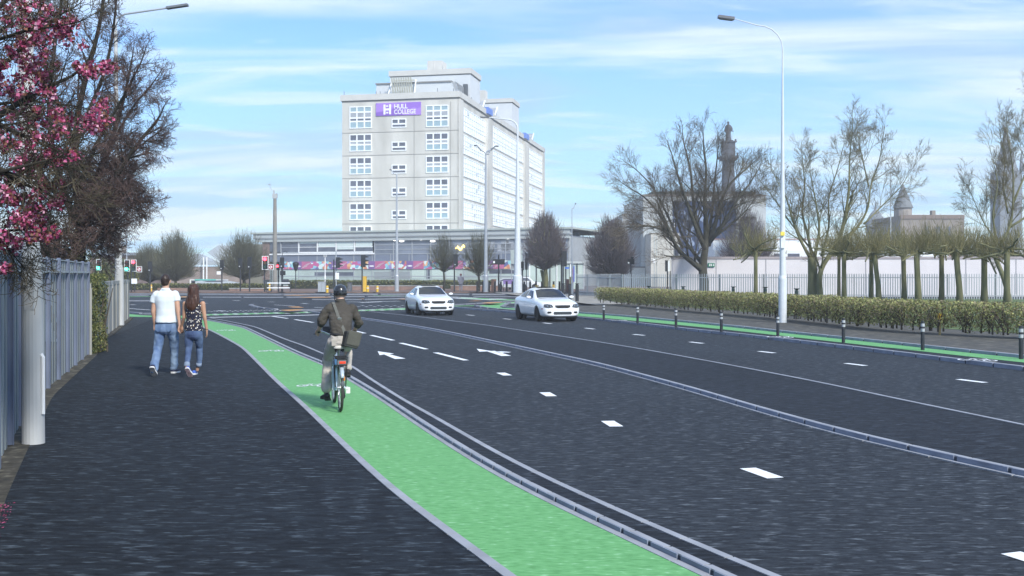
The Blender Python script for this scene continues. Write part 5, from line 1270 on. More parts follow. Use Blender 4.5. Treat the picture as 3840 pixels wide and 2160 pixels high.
# --- pollards
def pollard(label, px, Y, r, lean, seed, top=950, spread=1.9):
    rng = random.Random(seed); loc = GX(px, Y, .12); t = thing('pollard_tree', label, 'tree', loc, 0, 'pollarded trees in the row'); out = []
    zt = zy(top, Y) - .12; h0 = V((0, 0, 0)); tp = V((lean, 0, zt))
    out.append((0, [h0, h0 + V((lean * .2, 0, zt * .35)), h0 + V((lean * .7, 0, zt * .7)), tp, tp + V((0, 0, .15))], [r * 1.25, r, r * .92, r * .95, r * .8]))
    for k in range(8):
        a = 2 * pi * k / 8 + rng.uniform(-.3, .3); L_ = spread * rng.uniform(.6, 1.15); q = [tp + V((0, 0, rng.uniform(-.1, .2)))]
        d = V((cos(a), sin(a) * .7, .0))
        for j in range(5): d = (d + rnd_dir(rng) * .3 + V((0, 0, .015))).normalized(); q.append(q[-1] + d * L_ / 5)
        rr = [r * .5, r * .4, r * .34, r * .30, r * .28, r * .3]; out.append((1, q, rr))
        for j in range(30):
            u = rng.uniform(.3, 4.98); i = int(u); p = q[i].lerp(q[i + 1], u - i)
            d2 = (V((0, 0, 1)) + rnd_dir(rng) * .6).normalized(); L2 = rng.uniform(.35, 2.2) * rng.uniform(.5, 1); pts = [p]
            for s_ in range(3): d2 = (d2 + rnd_dir(rng) * .2 + V((0, 0, .1))).normalized(); pts.append(pts[-1] + d2 * L2 / 3)
            out.append((2, pts, [.012, .010, .008, .006]))
            if rng.random() < .6:
                d3 = (d2 + rnd_dir(rng) * .6).normalized(); out.append((2, [pts[1], pts[1] + d3 * .3, pts[1] + d3 * .3 + V((0, 0, .25))], [.009, .008, .006]))
    for j in range(60):
        p = tp + rnd_dir(rng) * .3; d2 = (V((0, 0, 1)) + rnd_dir(rng) * .8).normalized(); out.append((2, [p, p + d2 * .5, p + d2 * rng.uniform(.7, 1.3)], [.012, .01, .006]))
    tree_mesh(out, t, BARKG, TWIGY, 1, 10, 3)
    return t
for i, (px, Y, r, ln, lb, top) in enumerate(((2834, 64, .185, 0, 'pollard left of the hedge lamp column, first in the row', 948), (3146, 63, .15, 0, 'thin pollard left of its close twin, right of the forked tree', 955), (3165, 60, .20, 0, 'pollard right behind its thin twin, past the forked tree', 952),
        (3267, 62, .18, 0, 'fourth pollard from the lamp column', 955), (3297, 59, .21, -.25, 'pollard with the slightly bent trunk, fifth in the row', 950), (3391, 60, .21, -.05, 'sixth pollard in the row', 950), (3444, 57, .24, -.1, 'pollard in front of the pointed turret building, seventh in the row', 950),
        (3531, 60, .21, 0, 'eighth pollard in the row', 950), (3600, 57, .24, -.2, 'ninth pollard with the dark lower trunk', 948), (3691, 58, .25, 0, 'tenth pollard with the thick pale trunk', 950), (3776, 56, .24, 0, 'pollard crossed by the leaning dark trunk', 945), (3880, 57, .24, 0, 'last pollard past the right picture edge', 945))):
    if px < 3860: pollard(lb, px, Y, r * .66, ln, 20 + i, top)
# --- bushy fastigiate trees of the junction
def brush_tree(name, label, px, Y, pybase, pymid, pytop, wpx, n, mc, seed, trunk=.18, base=.12, flare=1.0, mt=BARK, cat='tree', thick=.022, fork=False, kids=3, openness=0):
    rng = random.Random(seed); loc = GX(px, Y, base); t = thing(name, label, cat, loc); zb, zm, zt = [zy(p, Y) - base for p in (pybase, pymid, pytop)]; R_ = wpx / 2 / F * Y; out = []
    out.append((0, [V((0, 0, 0)), V((.05, 0, zb * .6)), V((0, 0, zb)), V((0, 0, zb + (zt - zb) * .45))], [trunk * 1.2, trunk, trunk * .85, trunk * .25]))
    if fork: out.append((0, [V((.1, 0, 0)), V((-.15, .3, zb * .6)), V((-.35, .3, zb))], [trunk, trunk * .8, trunk * .6]))
    hgt = zt - zb
    for k in range(n):
        a = rng.uniform(0, 2 * pi); u = rng.random() ** .5; s0 = zb + hgt * rng.uniform(0, .35) * (1 - .5 * u)
        # target on the crown surface
        tz = rng.uniform(.12, 1.0); prof = sin(pi * min(1, tz ** .8 * .93 + .04)) ** .65 * flare
        rad = R_ * prof * u; p1 = V((cos(a) * rad, sin(a) * rad, zb + hgt * tz * (1 - .06 * rng.random()))); p0 = V((cos(a) * rad * .08, sin(a) * rad * .08, min(s0, p1.z - .3)))
        mid = p0.lerp(p1, .5) + V((cos(a), sin(a), 0)) * rad * .12 + rnd_dir(rng) * .12; pts = [p0, p0.lerp(mid, .5) + rnd_dir(rng) * .06, mid, mid.lerp(p1, .5) + rnd_dir(rng) * .1, p1 + rnd_dir(rng) * R_ * .05]
        r_ = thick * (2.2 if k < n * .06 else 1); out.append((1 if k < n * .06 else 2, pts, [r_ * 1.3, r_, r_ * .8, r_ * .6, r_ * .35]))
        for j in range(kids):
            q = pts[2].lerp(pts[4], rng.random()); d = ((p1 - p0).normalized() + rnd_dir(rng) * .7).normalized(); out.append((2, [q, q + d * R_ * .18, q + d * R_ * .3 + V((0, 0, R_ * .1))], [r_ * .6, r_ * .5, r_ * .3]))
    tree_mesh(out, t, mt, mc, 1, 8, 3); return t
brush_tree('oval_tree', 'dense oval bare tree right of the tallest lamp column', 2045, 97, 1012, 900, 805, 168, 1500, TWIGP, 31, .22, fork=True, mt=BARKG, flare=1.0)
brush_tree('rounded_tree', 'wide dense bare tree above the palisade, left of the beige wing', 2290, 96, 1050, 900, 822, 190, 1500, TWIGP, 32, .25, flare=1.05)
brush_tree('small_bare_tree', 'small sparse tree before the poster band, left of its pair', 1664, 106, 1020, 940, 880, 130, 260, TWIGO, 33, .10, thick=.015, kids=4)
brush_tree('small_bare_tree', 'small sparse forked tree right of its pair before the poster band', 1795, 104, 1035, 940, 868, 150, 300, TWIGO, 34, .12, thick=.015, kids=4)
brush_tree('bushy_tree', 'olive bushy tree left above the white shirted man', 658, 118, 1055, 960, 880, 190, 900, TWIGO, 35, .16, mt=BARKG)
brush_tree('bushy_tree', 'low dark bushy tree behind the rear facing signal at left', 560, 122, 1058, 990, 925, 170, 700, TWIGO, 36, .16)
brush_tree('bushy_tree', 'spreading bare tree behind the pair of dark signals', 915, 120, 1050, 960, 880, 210, 700, TWIGO, 37, .2)
brush_tree('bushy_tree', 'dark bare bush under the wide grey mural building edge', 2905 - 100, 108, 1030, 900, 800, 230, 900, TWIGP, 38, .2)
def bush(label, px0, px1, pyt, Y, dep, n, mats, s=.09, name='garden_bush', base=.05, low=.2):
    rg = random.Random(px0 * 3 + 1); xc = GX((px0 + px1) / 2, Y).x; t = thing(name, label, 'bush', (xc, Y, base)); R_ = (px1 - px0) / 2 / F * Y; h = zy(pyt, Y) - base
    bl = [(V((rg.uniform(-.6, .6) * R_, rg.uniform(-.5, .5) * dep, h * rg.uniform(.35, .72))), rg.uniform(.3, .5)) for _ in range(9)]
    def fn(r):
        c, q = bl[r.randrange(9)]; d = rnd_dir(r) * (r.random() ** .4) * q; p = c + V((d.x * R_ * 1.1, d.y * dep, d.z * h * .72)); p.z = max(low, min(h * 1.02, p.z)); return p
    lf = MB(); leaves(lf, fn, n, s, rg, len(mats)); lf.build('foliage', list(mats), t); st_ = MB()
    for k in range(7):
        c = bl[k][0]; st_.tube([(c.x * .2, 0, 0), (c.x * .6, c.y * .5, c.z * .5), (c.x, c.y, c.z)], [.05, .035, .015], 5)
    st_.build('stem', STEM, t); return t
bush('leafy green bush behind the weathered wall, left of the slim column', 318, 425, 972, 104.5, 1.6, 5200, (IV1, IV2, IV3), .12); bush('leafy olive bush right of the slim column', 440, 520, 985, 105, 1.6, 3600, (IV1, IV2, IV3), .12)
bush('dark ragged bushes against the sky at the far left', 330, 520, 945, 112, 2.5, 4200, (IV1, TWIGD, IV2), .12); bush('pinkish blossoming shrub behind the steel fence end', 330, 420, 945, 109, 1.2, 1500, (M('shrub_pink', (.32, .18, .20), .8), TWIGD, IV2), .05)
bush('dark tall shrub massed behind the steel fence', 170, 300, 820, 25.5, 1.2, 8000, (TWIGD, BARKD, M('shrub_maroon', (.11, .05, .06), .8)), .045, low=1.4)
bush('dim bushy growth behind the pollard heads', 3100, 3420, 905, 100, 3, 3500, (TWIGO, TWIG, IV2), .12)
bush('dim bushy growth behind the right pollards', 3560, 3900, 880, 100, 3, 4200, (TWIGO, TWIG, IV2), .12)
# ivy column by the fence end + ivy on the wall
iv = thing('ivy_climber', 'ivy clump covering the joint of steel fence and concrete wall', 'plant', (-9.15, 23.2, .05)); lf = MB(); rg = random.Random(51)
def ivp(r):
    z = r.uniform(.0, 1.72); u = r.uniform(-.55, 1.15) ; w_ = .22 + .12 * sin(z * 5 + u * 3); d = (FENCE_L[4] - FENCE_L[3]).normalized(); n_ = V((d.y, -d.x, 0)); return d * u + n_ * r.uniform(-.1, w_) + V((0, 0, z))
leaves(lf, ivp, 5200, .028, rg, 3); lf.build('foliage', [IV1, IV2, IV3], iv); st_ = MB()
for k in range(5): st_.tube([(.1 * k - .2, .1 * k, 0), (.1 * k - .25, .1 * k, .6), (.12 * k - .2, .1 * k + .1, 1.4)], [.02, .015, .01], 5)
st_.build('stem', STEM, iv)
iv = thing('ivy_climber', 'thin brown creeper hanging on the concrete wall', 'plant', FENCE_L[3] + (FENCE_L[5] - FENCE_L[3]) * .17 + V((0, 0, .05))); lf = MB()
def ivq(r):
    z = r.random() ** 1.3 * 1.3; u = r.uniform(-.9, 1.0) * (1.2 - z * .6); d = (FENCE_L[4] - FENCE_L[3]).normalized(); n_ = V((d.y, -d.x, 0)); return d * u + n_ * r.uniform(.08, .16) + V((0, 0, z))
leaves(lf, ivq, 1500, .026, rg, 3); lf.build('foliage', [IV2, LF2, STEM], iv)
# --- ivy clad trunk and dense dark tree behind the steel fence
Yd = 25.0
dk = [([(296, 1150, 0), (298, 1040, 0), (292, 940, 0), (300, 860, 0)], .17, .14),
      ([(300, 880, 0), (340, 790, -.3), (400, 700, -.6), (470, 620, -.9), (510, 530, -1), (575, 470, -1)], .11, .03),
      ([(300, 860, 0), (330, 730, .3), (380, 630, .5), (420, 520, .6), (460, 400, .7), (490, 250, .7)], .10, .025),
      ([(300, 860, 0), (290, 720, 0), (275, 560, 0), (290, 420, -.2), (330, 260, -.3), (380, 80, -.3), (400, -120, -.3)], .11, .03),
      ([(298, 850, 0), (240, 740, .3), (200, 600, .4), (180, 430, .5), (200, 200, .5), (240, -60, .5)], .10, .03),
      ([(300, 880, -.1), (370, 720, -.8), (420, 705, -1), (455, 725, -1.2)], .07, .03),
      ([(300, 870, -.1), (380, 780, .5), (420, 740, .8), (490, 660, 1)], .08, .025),
      ([(290, 720, 0), (350, 560, -.9), (420, 430, -1), (480, 340, -1.1), (520, 250, -1.1)], .07, .02),
      ([(292, 800, 0), (200, 720, -.5), (120, 600, -.8), (60, 420, -.9)], .07, .02),
      ([(275, 560, 0), (340, 400, .7), (400, 260, 1), (430, 90, 1), (440, -60, 1)], .07, .02),
      ([(300, 880, 0), (350, 830, -.4), (400, 830, -.6), (430, 850, -.7)], .05, .018),
      ([(300, 900, 0), (330, 870, .3), (360, 880, .5), (385, 910, .6)], .04, .015),
      ([(298, 900, 0), (250, 860, -.3), (200, 870, -.5), (160, 900, -.5)], .05, .018),
      ([(300, 860, 0), (370, 740, 0), (450, 620, -.2), (500, 560, -.2), (560, 520, -.2)], .06, .02),
      ([(300, 860, 0), (370, 660, .2), (450, 480, .3), (510, 370, .3), (560, 330, .3)], .06, .02),
      ([(340, 790, -.3), (420, 740, .2), (480, 735, .3), (520, 760, .3)], .04, .015),
      ([(275, 520, 0), (190, 330, -.6), (150, 120, -.8), (150, -80, -.8)], .06, .02)]
limb_tree('dense_bare_tree', 'dense dark bare tree behind the steel fence with ivy on its trunk', 296, Yd, dk,
    dict(kids=[17, 8, 5, 4], max=4, ang=(25, 68), len=(.45, .8), rr=.5, rmin=.0045, wan=.14, up=.03, tap=.3, seg=4, t0=.08), 1.0, BARKD, TWIGD, .05, 71)
tt = [o for o in COL.objects if o.get('label', '').startswith('dense dark bare tree')][0]
lf = MB(); rg = random.Random(3); leaves(lf, lambda r: V((r.gauss(.03, .14), r.gauss(0, .13), r.uniform(.9, 3.0))), 3600, .03, rg, 3); lf.build('ivy', [IV2, IV3, LF2], tt)
# --- cherry in blossom, nearest at the left edge
Yc = 8.6
ck = [([(-330, 1500, 0), (-340, 1100, 0), (-330, 800, 0)], .13, .11),
      ([(-330, 900, 0), (-180, 560, 0), (-60, 440, 0), (60, 385, 0), (160, 310, 0), (270, 285, .2)], .060, .012),
      ([(-330, 850, 0), (-150, 420, .2), (-20, 260, .3), (60, 190, .3), (130, 120, .3), (220, 60, .2)], .055, .010),
      ([(-330, 820, 0), (-200, 300, 0), (-80, 80, 0), (40, -40, 0), (160, -140, 0)], .055, .010),
      ([(-330, 950, 0), (-180, 720, -.4), (-60, 600, -.5), (60, 620, -.5), (180, 600, -.5)], .045, .007),
      ([(-330, 900, 0), (-160, 500, .5), (0, 290, .6), (60, 370, .6), (120, 410, .6), (200, 420, .6), (260, 395, .6)], .04, .006),
      ([(-330, 980, 0), (-160, 860, -.2), (-30, 760, -.2), (60, 640, -.2), (170, 580, -.2)], .045, .006),
      ([(-330, 1000, 0), (-180, 900, .2), (-50, 840, .3), (60, 830, .3), (150, 855, .3)], .035, .006),
      ([(-200, 300, 0), (-60, 120, -.5), (60, 100, -.5), (160, 125, -.5), (260, 90, -.5)], .03, .006),
      ([(-60, 440, 0), (40, 500, -.3), (110, 520, -.3), (170, 555, -.3), (230, 570, -.3)], .03, .006),
      ([(-60, 600, -.5), (30, 700, -.3), (100, 730, -.2), (170, 760, -.2), (230, 750, -.2)], .025, .005),
      ([(-50, 840, .3), (0, 940, .2), (20, 985, .2), (60, 1005, .2), (95, 1008, .2)], .012, .004)]
ct = limb_tree('cherry_tree', 'pink flowering cherry tree reaching in from the left edge', -330, Yc, ck,
    dict(kids=[12, 7, 4], max=3, ang=(25, 65), len=(.45, .9), rr=.45, rmin=.003, wan=.25, up=.02, tap=.3, seg=4, t0=.15), .52, BARKD, M('cherry_twig', (.085, .07, .045), .9, var=.3), .05, 81)
PK = [M('blossom_deep', (.22, .02, .07), .7, var=.2), M('blossom_pink', (.42, .095, .20), .7, var=.2), M('blossom_pale', (.66, .36, .46), .7, var=.1), M('bronze_leaf', (.15, .06, .035), .7, var=.2)]
rg = random.Random(17); bl = MB(); L0 = GX(-330, Yc, .05)
def cluster(c, R_, n, rg):
    for _ in range(n):
        p = c + rnd_dir(rg) * R_ * rg.random() ** .5; d = rnd_dir(rg); e = d.orthogonal().normalized(); k = d.cross(e); a = rg.uniform(.010, .019)
        mi = rg.choices((0, 1, 2, 3), (.32, .28, .12, .28))[0]; bl.add([p - e * a - k * a * .3, p + k * a + d * a * .3, p + e * a - k * a * .2, p - k * a + d * a * .2], [(0, 1, 2, 3)], mi)
# clusters: (px, py, spread px, spread py, count)
for (cx_, cy_, sx_, sy2, n_) in ((60, 60, 90, 70, 16), (190, 70, 90, 60, 16), (150, 150, 110, 60, 16), (250, 110, 45, 30, 8), (60, 250, 80, 60, 12), (150, 250, 80, 50, 12), (340, 262, 60, 14, 8), (400, 262, 60, 16, 8), (80, 330, 90, 50, 10), (150, 430, 60, 30, 8), (330, 450, 45, 22, 10), (370, 465, 40, 26, 10),
        (390, 395, 20, 18, 4), (30, 500, 60, 60, 9), (140, 480, 50, 50, 8), (190, 430, 30, 20, 5), (60, 640, 70, 70, 15), (140, 600, 60, 50, 12), (240, 585, 40, 16, 8), (30, 740, 50, 50, 12), (110, 740, 70, 60, 15), (170, 700, 50, 40, 9), (190, 760, 45, 25, 8), (60, 840, 60, 40, 14), (120, 830, 50, 40, 10), (130, 880, 30, 20, 6), (50, 900, 40, 30, 9),
        (25, 1008, 12, 12, 4), (180, 880, 24, 18, 3), (60, 200, 70, 40, 10), (210, 480, 40, 40, 6), (170, 330, 70, 40, 7), (40, 420, 60, 40, 7)):
    for _ in range(n_):
        q = P(cx_ + rg.gauss(0, .6) * sx_, cy_ + rg.gauss(0, .6) * sy2, Yc + rg.uniform(-.6, .7)); cluster(q - L0, rg.uniform(.03, .075), 34, rg)
# petals hidden left of the frame
for _ in range(60):
    q = P(rg.uniform(-500, -40), rg.uniform(-100, 900), Yc + rg.uniform(-.8, .8)); cluster(q - L0, rg.uniform(.04, .08), 26, rg)
bl.build('blossom', PK, ct)
# fallen petals on the fence verge
pt_ = MB(); rg = random.Random(5)
for _ in range(600):
    Y_ = rg.uniform(5.2, 7.9); xf = -4.0 - (Y_ - 8.2) * .38; c = V((xf + rg.uniform(.02, .2), Y_, .06)); a = rg.uniform(.004, .01); an = rg.uniform(0, 6.28); e = V((cos(an), sin(an), 0)) * a; k = V((-sin(an), cos(an), 0)) * a
    pt_.add([c - e, c - k, c + e, c + k + V((0, 0, .004))], [(0, 1, 2, 3)], rg.randrange(2))
o = pt_.build('fallen_petals', PK[:2]); tag(o, 'pink petals fallen along the foot of the steel fence', 'petals', kind='stuff')
# ================================================================== people
SKIN = M('skin', (.50, .30, .21), .55, var=.06, scale=8); SKIN2 = M('skin_warm', (.46, .26, .17), .55, var=.06, scale=8)
HAIRB = M('hair_dark', (.030, .018, .014), .45, var=.4, scale=20, stretch=(3, 3, .4)); HAIRL = M('hair_brown_long', (.055, .024, .015), .38, var=.6, scale=26, stretch=(2.5, 2.5, .22))
POLO = M('polo_white', (.66, .72, .76), .85, var=.04, scale=4); 
def denim(name, a, b):
    return ramp_mat(name, 'noise', 4.5, [(.34, a), (.5, tuple((x + y) / 2 for x, y in zip(a, b))), (.68, b)], .9, 'LINEAR', (1, 1, .45))
JEANM = denim('denim_light', (.075, .13, .26), (.25, .35, .50)); JEANW = denim('denim_dark', (.035, .06, .14), (.13, .20, .34))
NAVY = M('shoe_navy', (.02, .025, .06), .7, var=.1); SOLE = M('sole_white', (.62, .62, .62), .7, var=.15, scale=20); SOLEG = M('sole_tread', (.28, .28, .29), .8, var=.35, scale=40); BLUSH = M('shoe_blue', (.05, .12, .45), .7, var=.1)
def limb(mb, pts, rad, n=14):
    pts = [V(p) for p in pts]; mb.tube(pts, rad, n)
    mb.ell(pts[0], rad[0], n, 8); mb.ell(pts[-1], rad[-1], n, 8)
    for p, r in zip(pts[1:-1], rad[1:-1]): mb.ell(p, r * .99, n, 8)
def hand(mb, w, d, n, th, curl=.5, s=1.0):
    w, d, n, th = V(w), V(d).normalized(), V(n).normalized(), V(th).normalized()
    secs = []
    for t, a, b in ((-.01, .024, .018), (.02, .030, .017), (.06, .040, .015), (.092, .040, .012)):
        c = w + d * t * s; secs.append([c + th * cos(2 * pi * j / 12) * a * s + n * sin(2 * pi * j / 12) * b * s for j in range(12)])
    mb.loft(secs)
    for k, L_ in enumerate((.072, .082, .076, .058)):
        p = w + d * .088 * s + th * (.030 - .020 * k) * s; q = [p]; dd = d.copy(); rr = [.0088 * s]
        for j, f_ in enumerate((.45, .3, .25)):
            an = curl * (.55 + .12 * k) * (.5 + j * .35); dd = (dd * cos(an) + n * sin(an)).normalized(); q.append(q[-1] + dd * L_ * f_ * s); rr.append((.0084 - .0008 * j) * s)
        limb(mb, q, rr, 8)
    p = w + d * .025 * s + th * .026 * s; d1 = (d * .75 + th * .55 + n * .35).normalized(); d2 = (d * .9 + th * .15 + n * .5).normalized()
    limb(mb, [p, p + d1 * .035 * s, p + d1 * .035 * s + d2 * .03 * s], [.0115 * s, .0100 * s, .0085 * s], 8)
def shoe(par, heel, toe, up, mu, ms, w=.05, h=.075, tread=SOLEG, name='shoe'):
    heel, toe, up = V(heel), V(toe), V(up).normalized(); d = (toe - heel); L_ = d.length; d.normalize(); sd = d.cross(up).normalized(); up = sd.cross(d).normalized()
    def ring(t, hw, lo, hi):
        c = heel + d * L_ * t; pr = [(-hw, lo), (-hw * 1.02, lo + (hi - lo) * .5), (-hw * .7, hi - (hi - lo) * .12), (0, hi), (hw * .7, hi - (hi - lo) * .12), (hw * 1.02, lo + (hi - lo) * .5), (hw, lo), (hw * .5, lo), (-hw * .5, lo)]
        return [c + sd * a + up * b for a, b in pr]
    m = MB(); m.loft([ring(-.02, w * .45, .014, h * .8), ring(.05, w * .72, .014, h * 1.05), ring(.2, w * .78, .014, h * 1.1), ring(.42, w * .8, .014, h * .92), ring(.65, w * .98, .014, h * .68), ring(.85, w * .92, .014, h * .52), ring(.97, w * .6, .014, h * .36)])
    o = m.build(name, mu, par, smooth=True)
    pl = [(-.04, .4), (0, .72), (.1, .84), (.35, .78), (.6, 1.0), (.8, 1.02), (.95, .75), (1.01, .3)]; out = [heel + d * L_ * t + sd * w * a for t, a in pl] + [heel + d * L_ * t - sd * w * a for t, a in reversed(pl)]
    n_ = len(out); m = MB(); vs = [p + up * .022 for p in out] + [p - up * .006 for p in out]; m.add(vs, [tuple(range(n_))] + [(i, i + n_, (i + 1) % n_ + n_, (i + 1) % n_) for i in range(n_)])
    s_ = m.build('sole', ms, o, fix=False); m = MB(); m.add([p - up * .0065 - (p - heel - d * L_ * .5) * .04 for p in out], [tuple(reversed(range(n_)))]); m.build('tread', tread, o)
    return o
def head(mb, c, r, fwd=1):
    c = V(c); mb.ell(c, r, 18, 14); mb.ell(c + V((0, fwd * r[1] * .35, -r[2] * .48)), (r[0] * .72, r[1] * .62, r[2] * .55), 14, 10)
    mb.ell(c + V((0, fwd * r[1] * 1.02, -r[2] * .12)), (.014, .02, .026), 8, 6)
    for s in (-1, 1): mb.ell(c + V((s * r[0] * 1.0, -.004 * fwd, -r[2] * .12)), (.012, .020, .032), 8, 6)
def face(par, c, r, fwd=1):
    c = V(c)
    for s in (-1, 1):
        MB().ell(c + V((s * .030, fwd * r[1] * .90, .0)), (.012, .008, .008), 8, 6).build('eye', M('eye_white', (.7, .7, .7), .3, var=0), par)
    MB().ell(c + V((0, fwd * r[1] * .93, -r[2] * .55)), (.026, .010, .008), 8, 6).build('mouth', M('lips', (.40, .14, .12), .5, var=0), par)

# ---------------- man in the white polo shirt
Ym_ = 18.1
man = thing('person', 'man in a white polo shirt and light blue jeans holding the woman\'s hand', 'person', GX(621, Ym_, .05))
mx = lambda zx: ((520 + zx / 3.15) - 621) / 221; mz = lambda zy_: 1.70 - ((1000 + zy_ / 3.15) - 1030) / 221
bd = MB(); hc = (mx(315), .02, 1.598); hr = (.076, .095, .108)
head(bd, hc, hr); limb(bd, [(0, 0, 1.38), (0, .005, 1.52)], [.062, .055])
bd.torso([(0, 0, .80, .15, .10), (0, 0, .95, .145, .095), (0, 0, 1.15, .15, .095), (0, 0, 1.3, .175, .10), (0, 0, 1.40, .12, .07)])
wl_ = (mx(185), .03, mz(683)); wr_ = (mx(503), -.08, mz(684))
limb(bd, [(-.175, 0, 1.36), (mx(176), -.01, mz(535)), wl_], [.052, .039, .026]); limb(bd, [(.175, 0, 1.36), (mx(474), -.04, mz(520)), wr_], [.052, .039, .026])
hand(bd, wl_, (-.02, .08, -1), (.9, .3, 0), (.2, .95, 0), .75, 1.0); hand(bd, wr_, (-.18, -.02, -1), (.8, -.4, 0), (.2, .9, 0), .9, .95)
limb(bd, [(-.085, 0, .8), (-.11, -.05, .457), (mx(250), -.20, .30), (mx(263), -.39, .14)], [.07, .05, .045, .036]); limb(bd, [(.085, 0, .8), (.096, .16, .47), (mx(372), .22, .28), (.056, .27, .09)], [.07, .05, .045, .036])
mb_o = fused(bd, 'body', SKIN, man, .0065, 4); face(mb_o, hc, hr)
h_ = MB(); h_.ell((hc[0], hc[1] - .014, hc[2] + .018), (.080, .094, .098), 18, 14); h_.ell((hc[0], hc[1] - .045, hc[2] - .045), (.066, .055, .05), 14, 10)
fused(h_, 'hair', HAIRB, man, .008, 2, .004, 30)
sh = MB(); sh.torso([(.013, -.004, .884, .182, .142), (.013, -.004, .91, .182, .140), (.012, 0, 1.0, .170, .122), (.008, -.005, 1.12, .167, .108), (0, -.01, 1.26, .186, .115), (0, -.008, 1.34, .196, .112), (0, -.004, 1.395, .165, .095), (0, 0, 1.43, .10, .075), (0, 0, 1.455, .07, .066)], 26)
limb(sh, [(-.150, 0, 1.352), (-.190, -.005, 1.29)], [.078, .064]); limb(sh, [(.150, 0, 1.352), (.188, -.008, 1.30)], [.078, .064])
sh.tube([(-.18, 0, 1.32), (mx(173), -.01, mz(428))], [.070, .057], 16); sh.tube([(.18, 0, 1.32), (mx(456), -.02, mz(412))], [.070, .057], 16)
fused(sh, 'polo_shirt', POLO, man, .009, 5, .009, 7, 3, .55)
c_ = MB(); c_.torso([(0, 0, 1.435, .078, .074), (0, 0, 1.475, .066, .064), (0, 0, 1.47, .058, .056)], 20); c_.build('collar', POLO, man, smooth=True)
jn = MB(); jn.torso([(.005, 0, .915, .155, .104), (.005, 0, .86, .170, .118), (.003, -.008, .79, .176, .128), (0, -.01, .74, .172, .125), (0, 0, .69, .15, .10)], 24)
limb(jn, [(-.088, 0, .76), (mx(248), -.02, .62), (mx(240), -.05, .457), (mx(250), -.20, .30), (mx(262), -.355, .125)], [.092, .086, .073, .070, .071])
limb(jn, [(.088, 0, .76), (mx(398), .09, .62), (mx(386), .16, .47), (mx(372), .22, .28), (mx(357), .27, .105)], [.092, .086, .072, .066, .067])
fused(jn, 'jeans', JEANM, man, .009, 3, .012, 9, 8)
m = MB()
for s_ in (-1, 1): m.prism([(-.05, .06), (.05, .06), (.05, -.03), (0, -.07), (-.05, -.03)], (.005 + s_ * .088, -.128, .80), (1, -s_ * .0, 0), (0, .06, 1), (0, -.006, 0))
m.build('back_pocket', denim('denim_pocket', (.06, .11, .22), (.18, .27, .42)), man)
shoe(man, (mx(265), -.475, .165), (mx(268), -.33, .010), (0, .75, .65), NAVY, SOLE, .052); shoe(man, (mx(352), .22, .012), (mx(372), .47, .010), (0, 0, 1), NAVY, SOLE, .05)

# ---------------- woman in the floral top
Yw = 17.9
wom = thing('person', 'woman with long brown hair in a dark floral sleeveless top and cropped jeans', 'person', GX(727, Yw, .05))
wx = lambda zx: (zx - 652) / 704; wz = lambda zy_: 1.70 - ((1000 + zy_ / 3.15) - 1030) / 223
bd = MB(); hc = (0, .02, 1.43); hr = (.070, .088, .102); head(bd, hc, hr); limb(bd, [(0, 0, 1.22), (0, .005, 1.36)], [.046, .042])
bd.torso([(0, 0, .70, .13, .10), (0, 0, .85, .12, .085), (0, 0, 1.0, .115, .08), (0, 0, 1.15, .14, .085), (0, 0, 1.23, .12, .06)])
wl_ = (wx(487), .10, wz(700)); wr_ = (wx(799), .03, wz(748))
limb(bd, [(-.148, 0, 1.215), (wx(532), .02, wz(600)), wl_], [.042, .031, .022]); limb(bd, [(.150, 0, 1.215), (wx(782), -.01, wz(600)), wr_], [.042, .031, .022])
hand(bd, wl_, (.05, .0, -1), (.1, 1, 0), (-.8, .3, 0), .9, .86); hand(bd, wr_, (.02, .1, -1), (-.95, .2, 0), (-.1, .95, 0), .7, .88)
limb(bd, [(-.07, 0, .68), (-.075, -.03, .463), (wx(612), -.17, .27), (wx(632), -.29, .14)], [.06, .042, .034, .027]); limb(bd, [(.07, 0, .68), (.05, .12, .47), (wx(684), .17, .26), (wx(650), .20, .08)], [.06, .042, .034, .027])
wb_o = fused(bd, 'body', SKIN2, wom, .006, 4); face(wb_o, hc, hr)
MB().tube([(wr_[0] + .027 * cos(a / 12 * 2 * pi), wr_[1] + .024 * sin(a / 12 * 2 * pi), wr_[2] + .012) for a in range(13)], .004, 6).build('bracelet', BLK, wom)
h_ = MB(); h_.torso([(0, -.0, 1.545, .025, .03), (0, -.0, 1.53, .058, .07), (0, -.008, 1.49, .080, .092), (-.002, -.015, 1.43, .088, .090), (-.003, -.03, 1.36, .098, .078), (-.006, -.05, 1.29, .113, .07), (-.012, -.065, 1.22, .122, .062), (-.02, -.075, 1.165, .108, .052), (-.015, -.08, 1.12, .070, .035), (-.02, -.08, 1.09, .035, .02)], 26)
ho = fused(h_, 'hair', HAIRL, wom, .0075, 2, .010, 34, 2, .13)
FLO = bpy.data.materials.new('floral_fabric'); FLO.use_nodes = True; nt = FLO.node_tree; N = nt.nodes.new; L = nt.links.new; b_ = nt.nodes['Principled BSDF']; b_.inputs['Roughness'].default_value = .85
tcn = N('ShaderNodeTexCoord'); v1 = N('ShaderNodeTexVoronoi'); v1.inputs['Scale'].default_value = 26; v2 = N('ShaderNodeTexVoronoi'); v2.inputs['Scale'].default_value = 36; nz = N('ShaderNodeTexNoise'); nz.inputs['Scale'].default_value = 75
for n_ in (v1, v2, nz): L(tcn.outputs['Object'], n_.inputs['Vector'])
def cmp_(sock, nsock, thr, amp):
    a = N('ShaderNodeMath'); a.operation = 'MULTIPLY_ADD'; L(nsock, a.inputs[0]); a.inputs[1].default_value = amp; L(sock, a.inputs[2]); c = N('ShaderNodeMath'); c.operation = 'LESS_THAN'; L(a.outputs[0], c.inputs[0]); c.inputs[1].default_value = thr; return c.outputs[0]
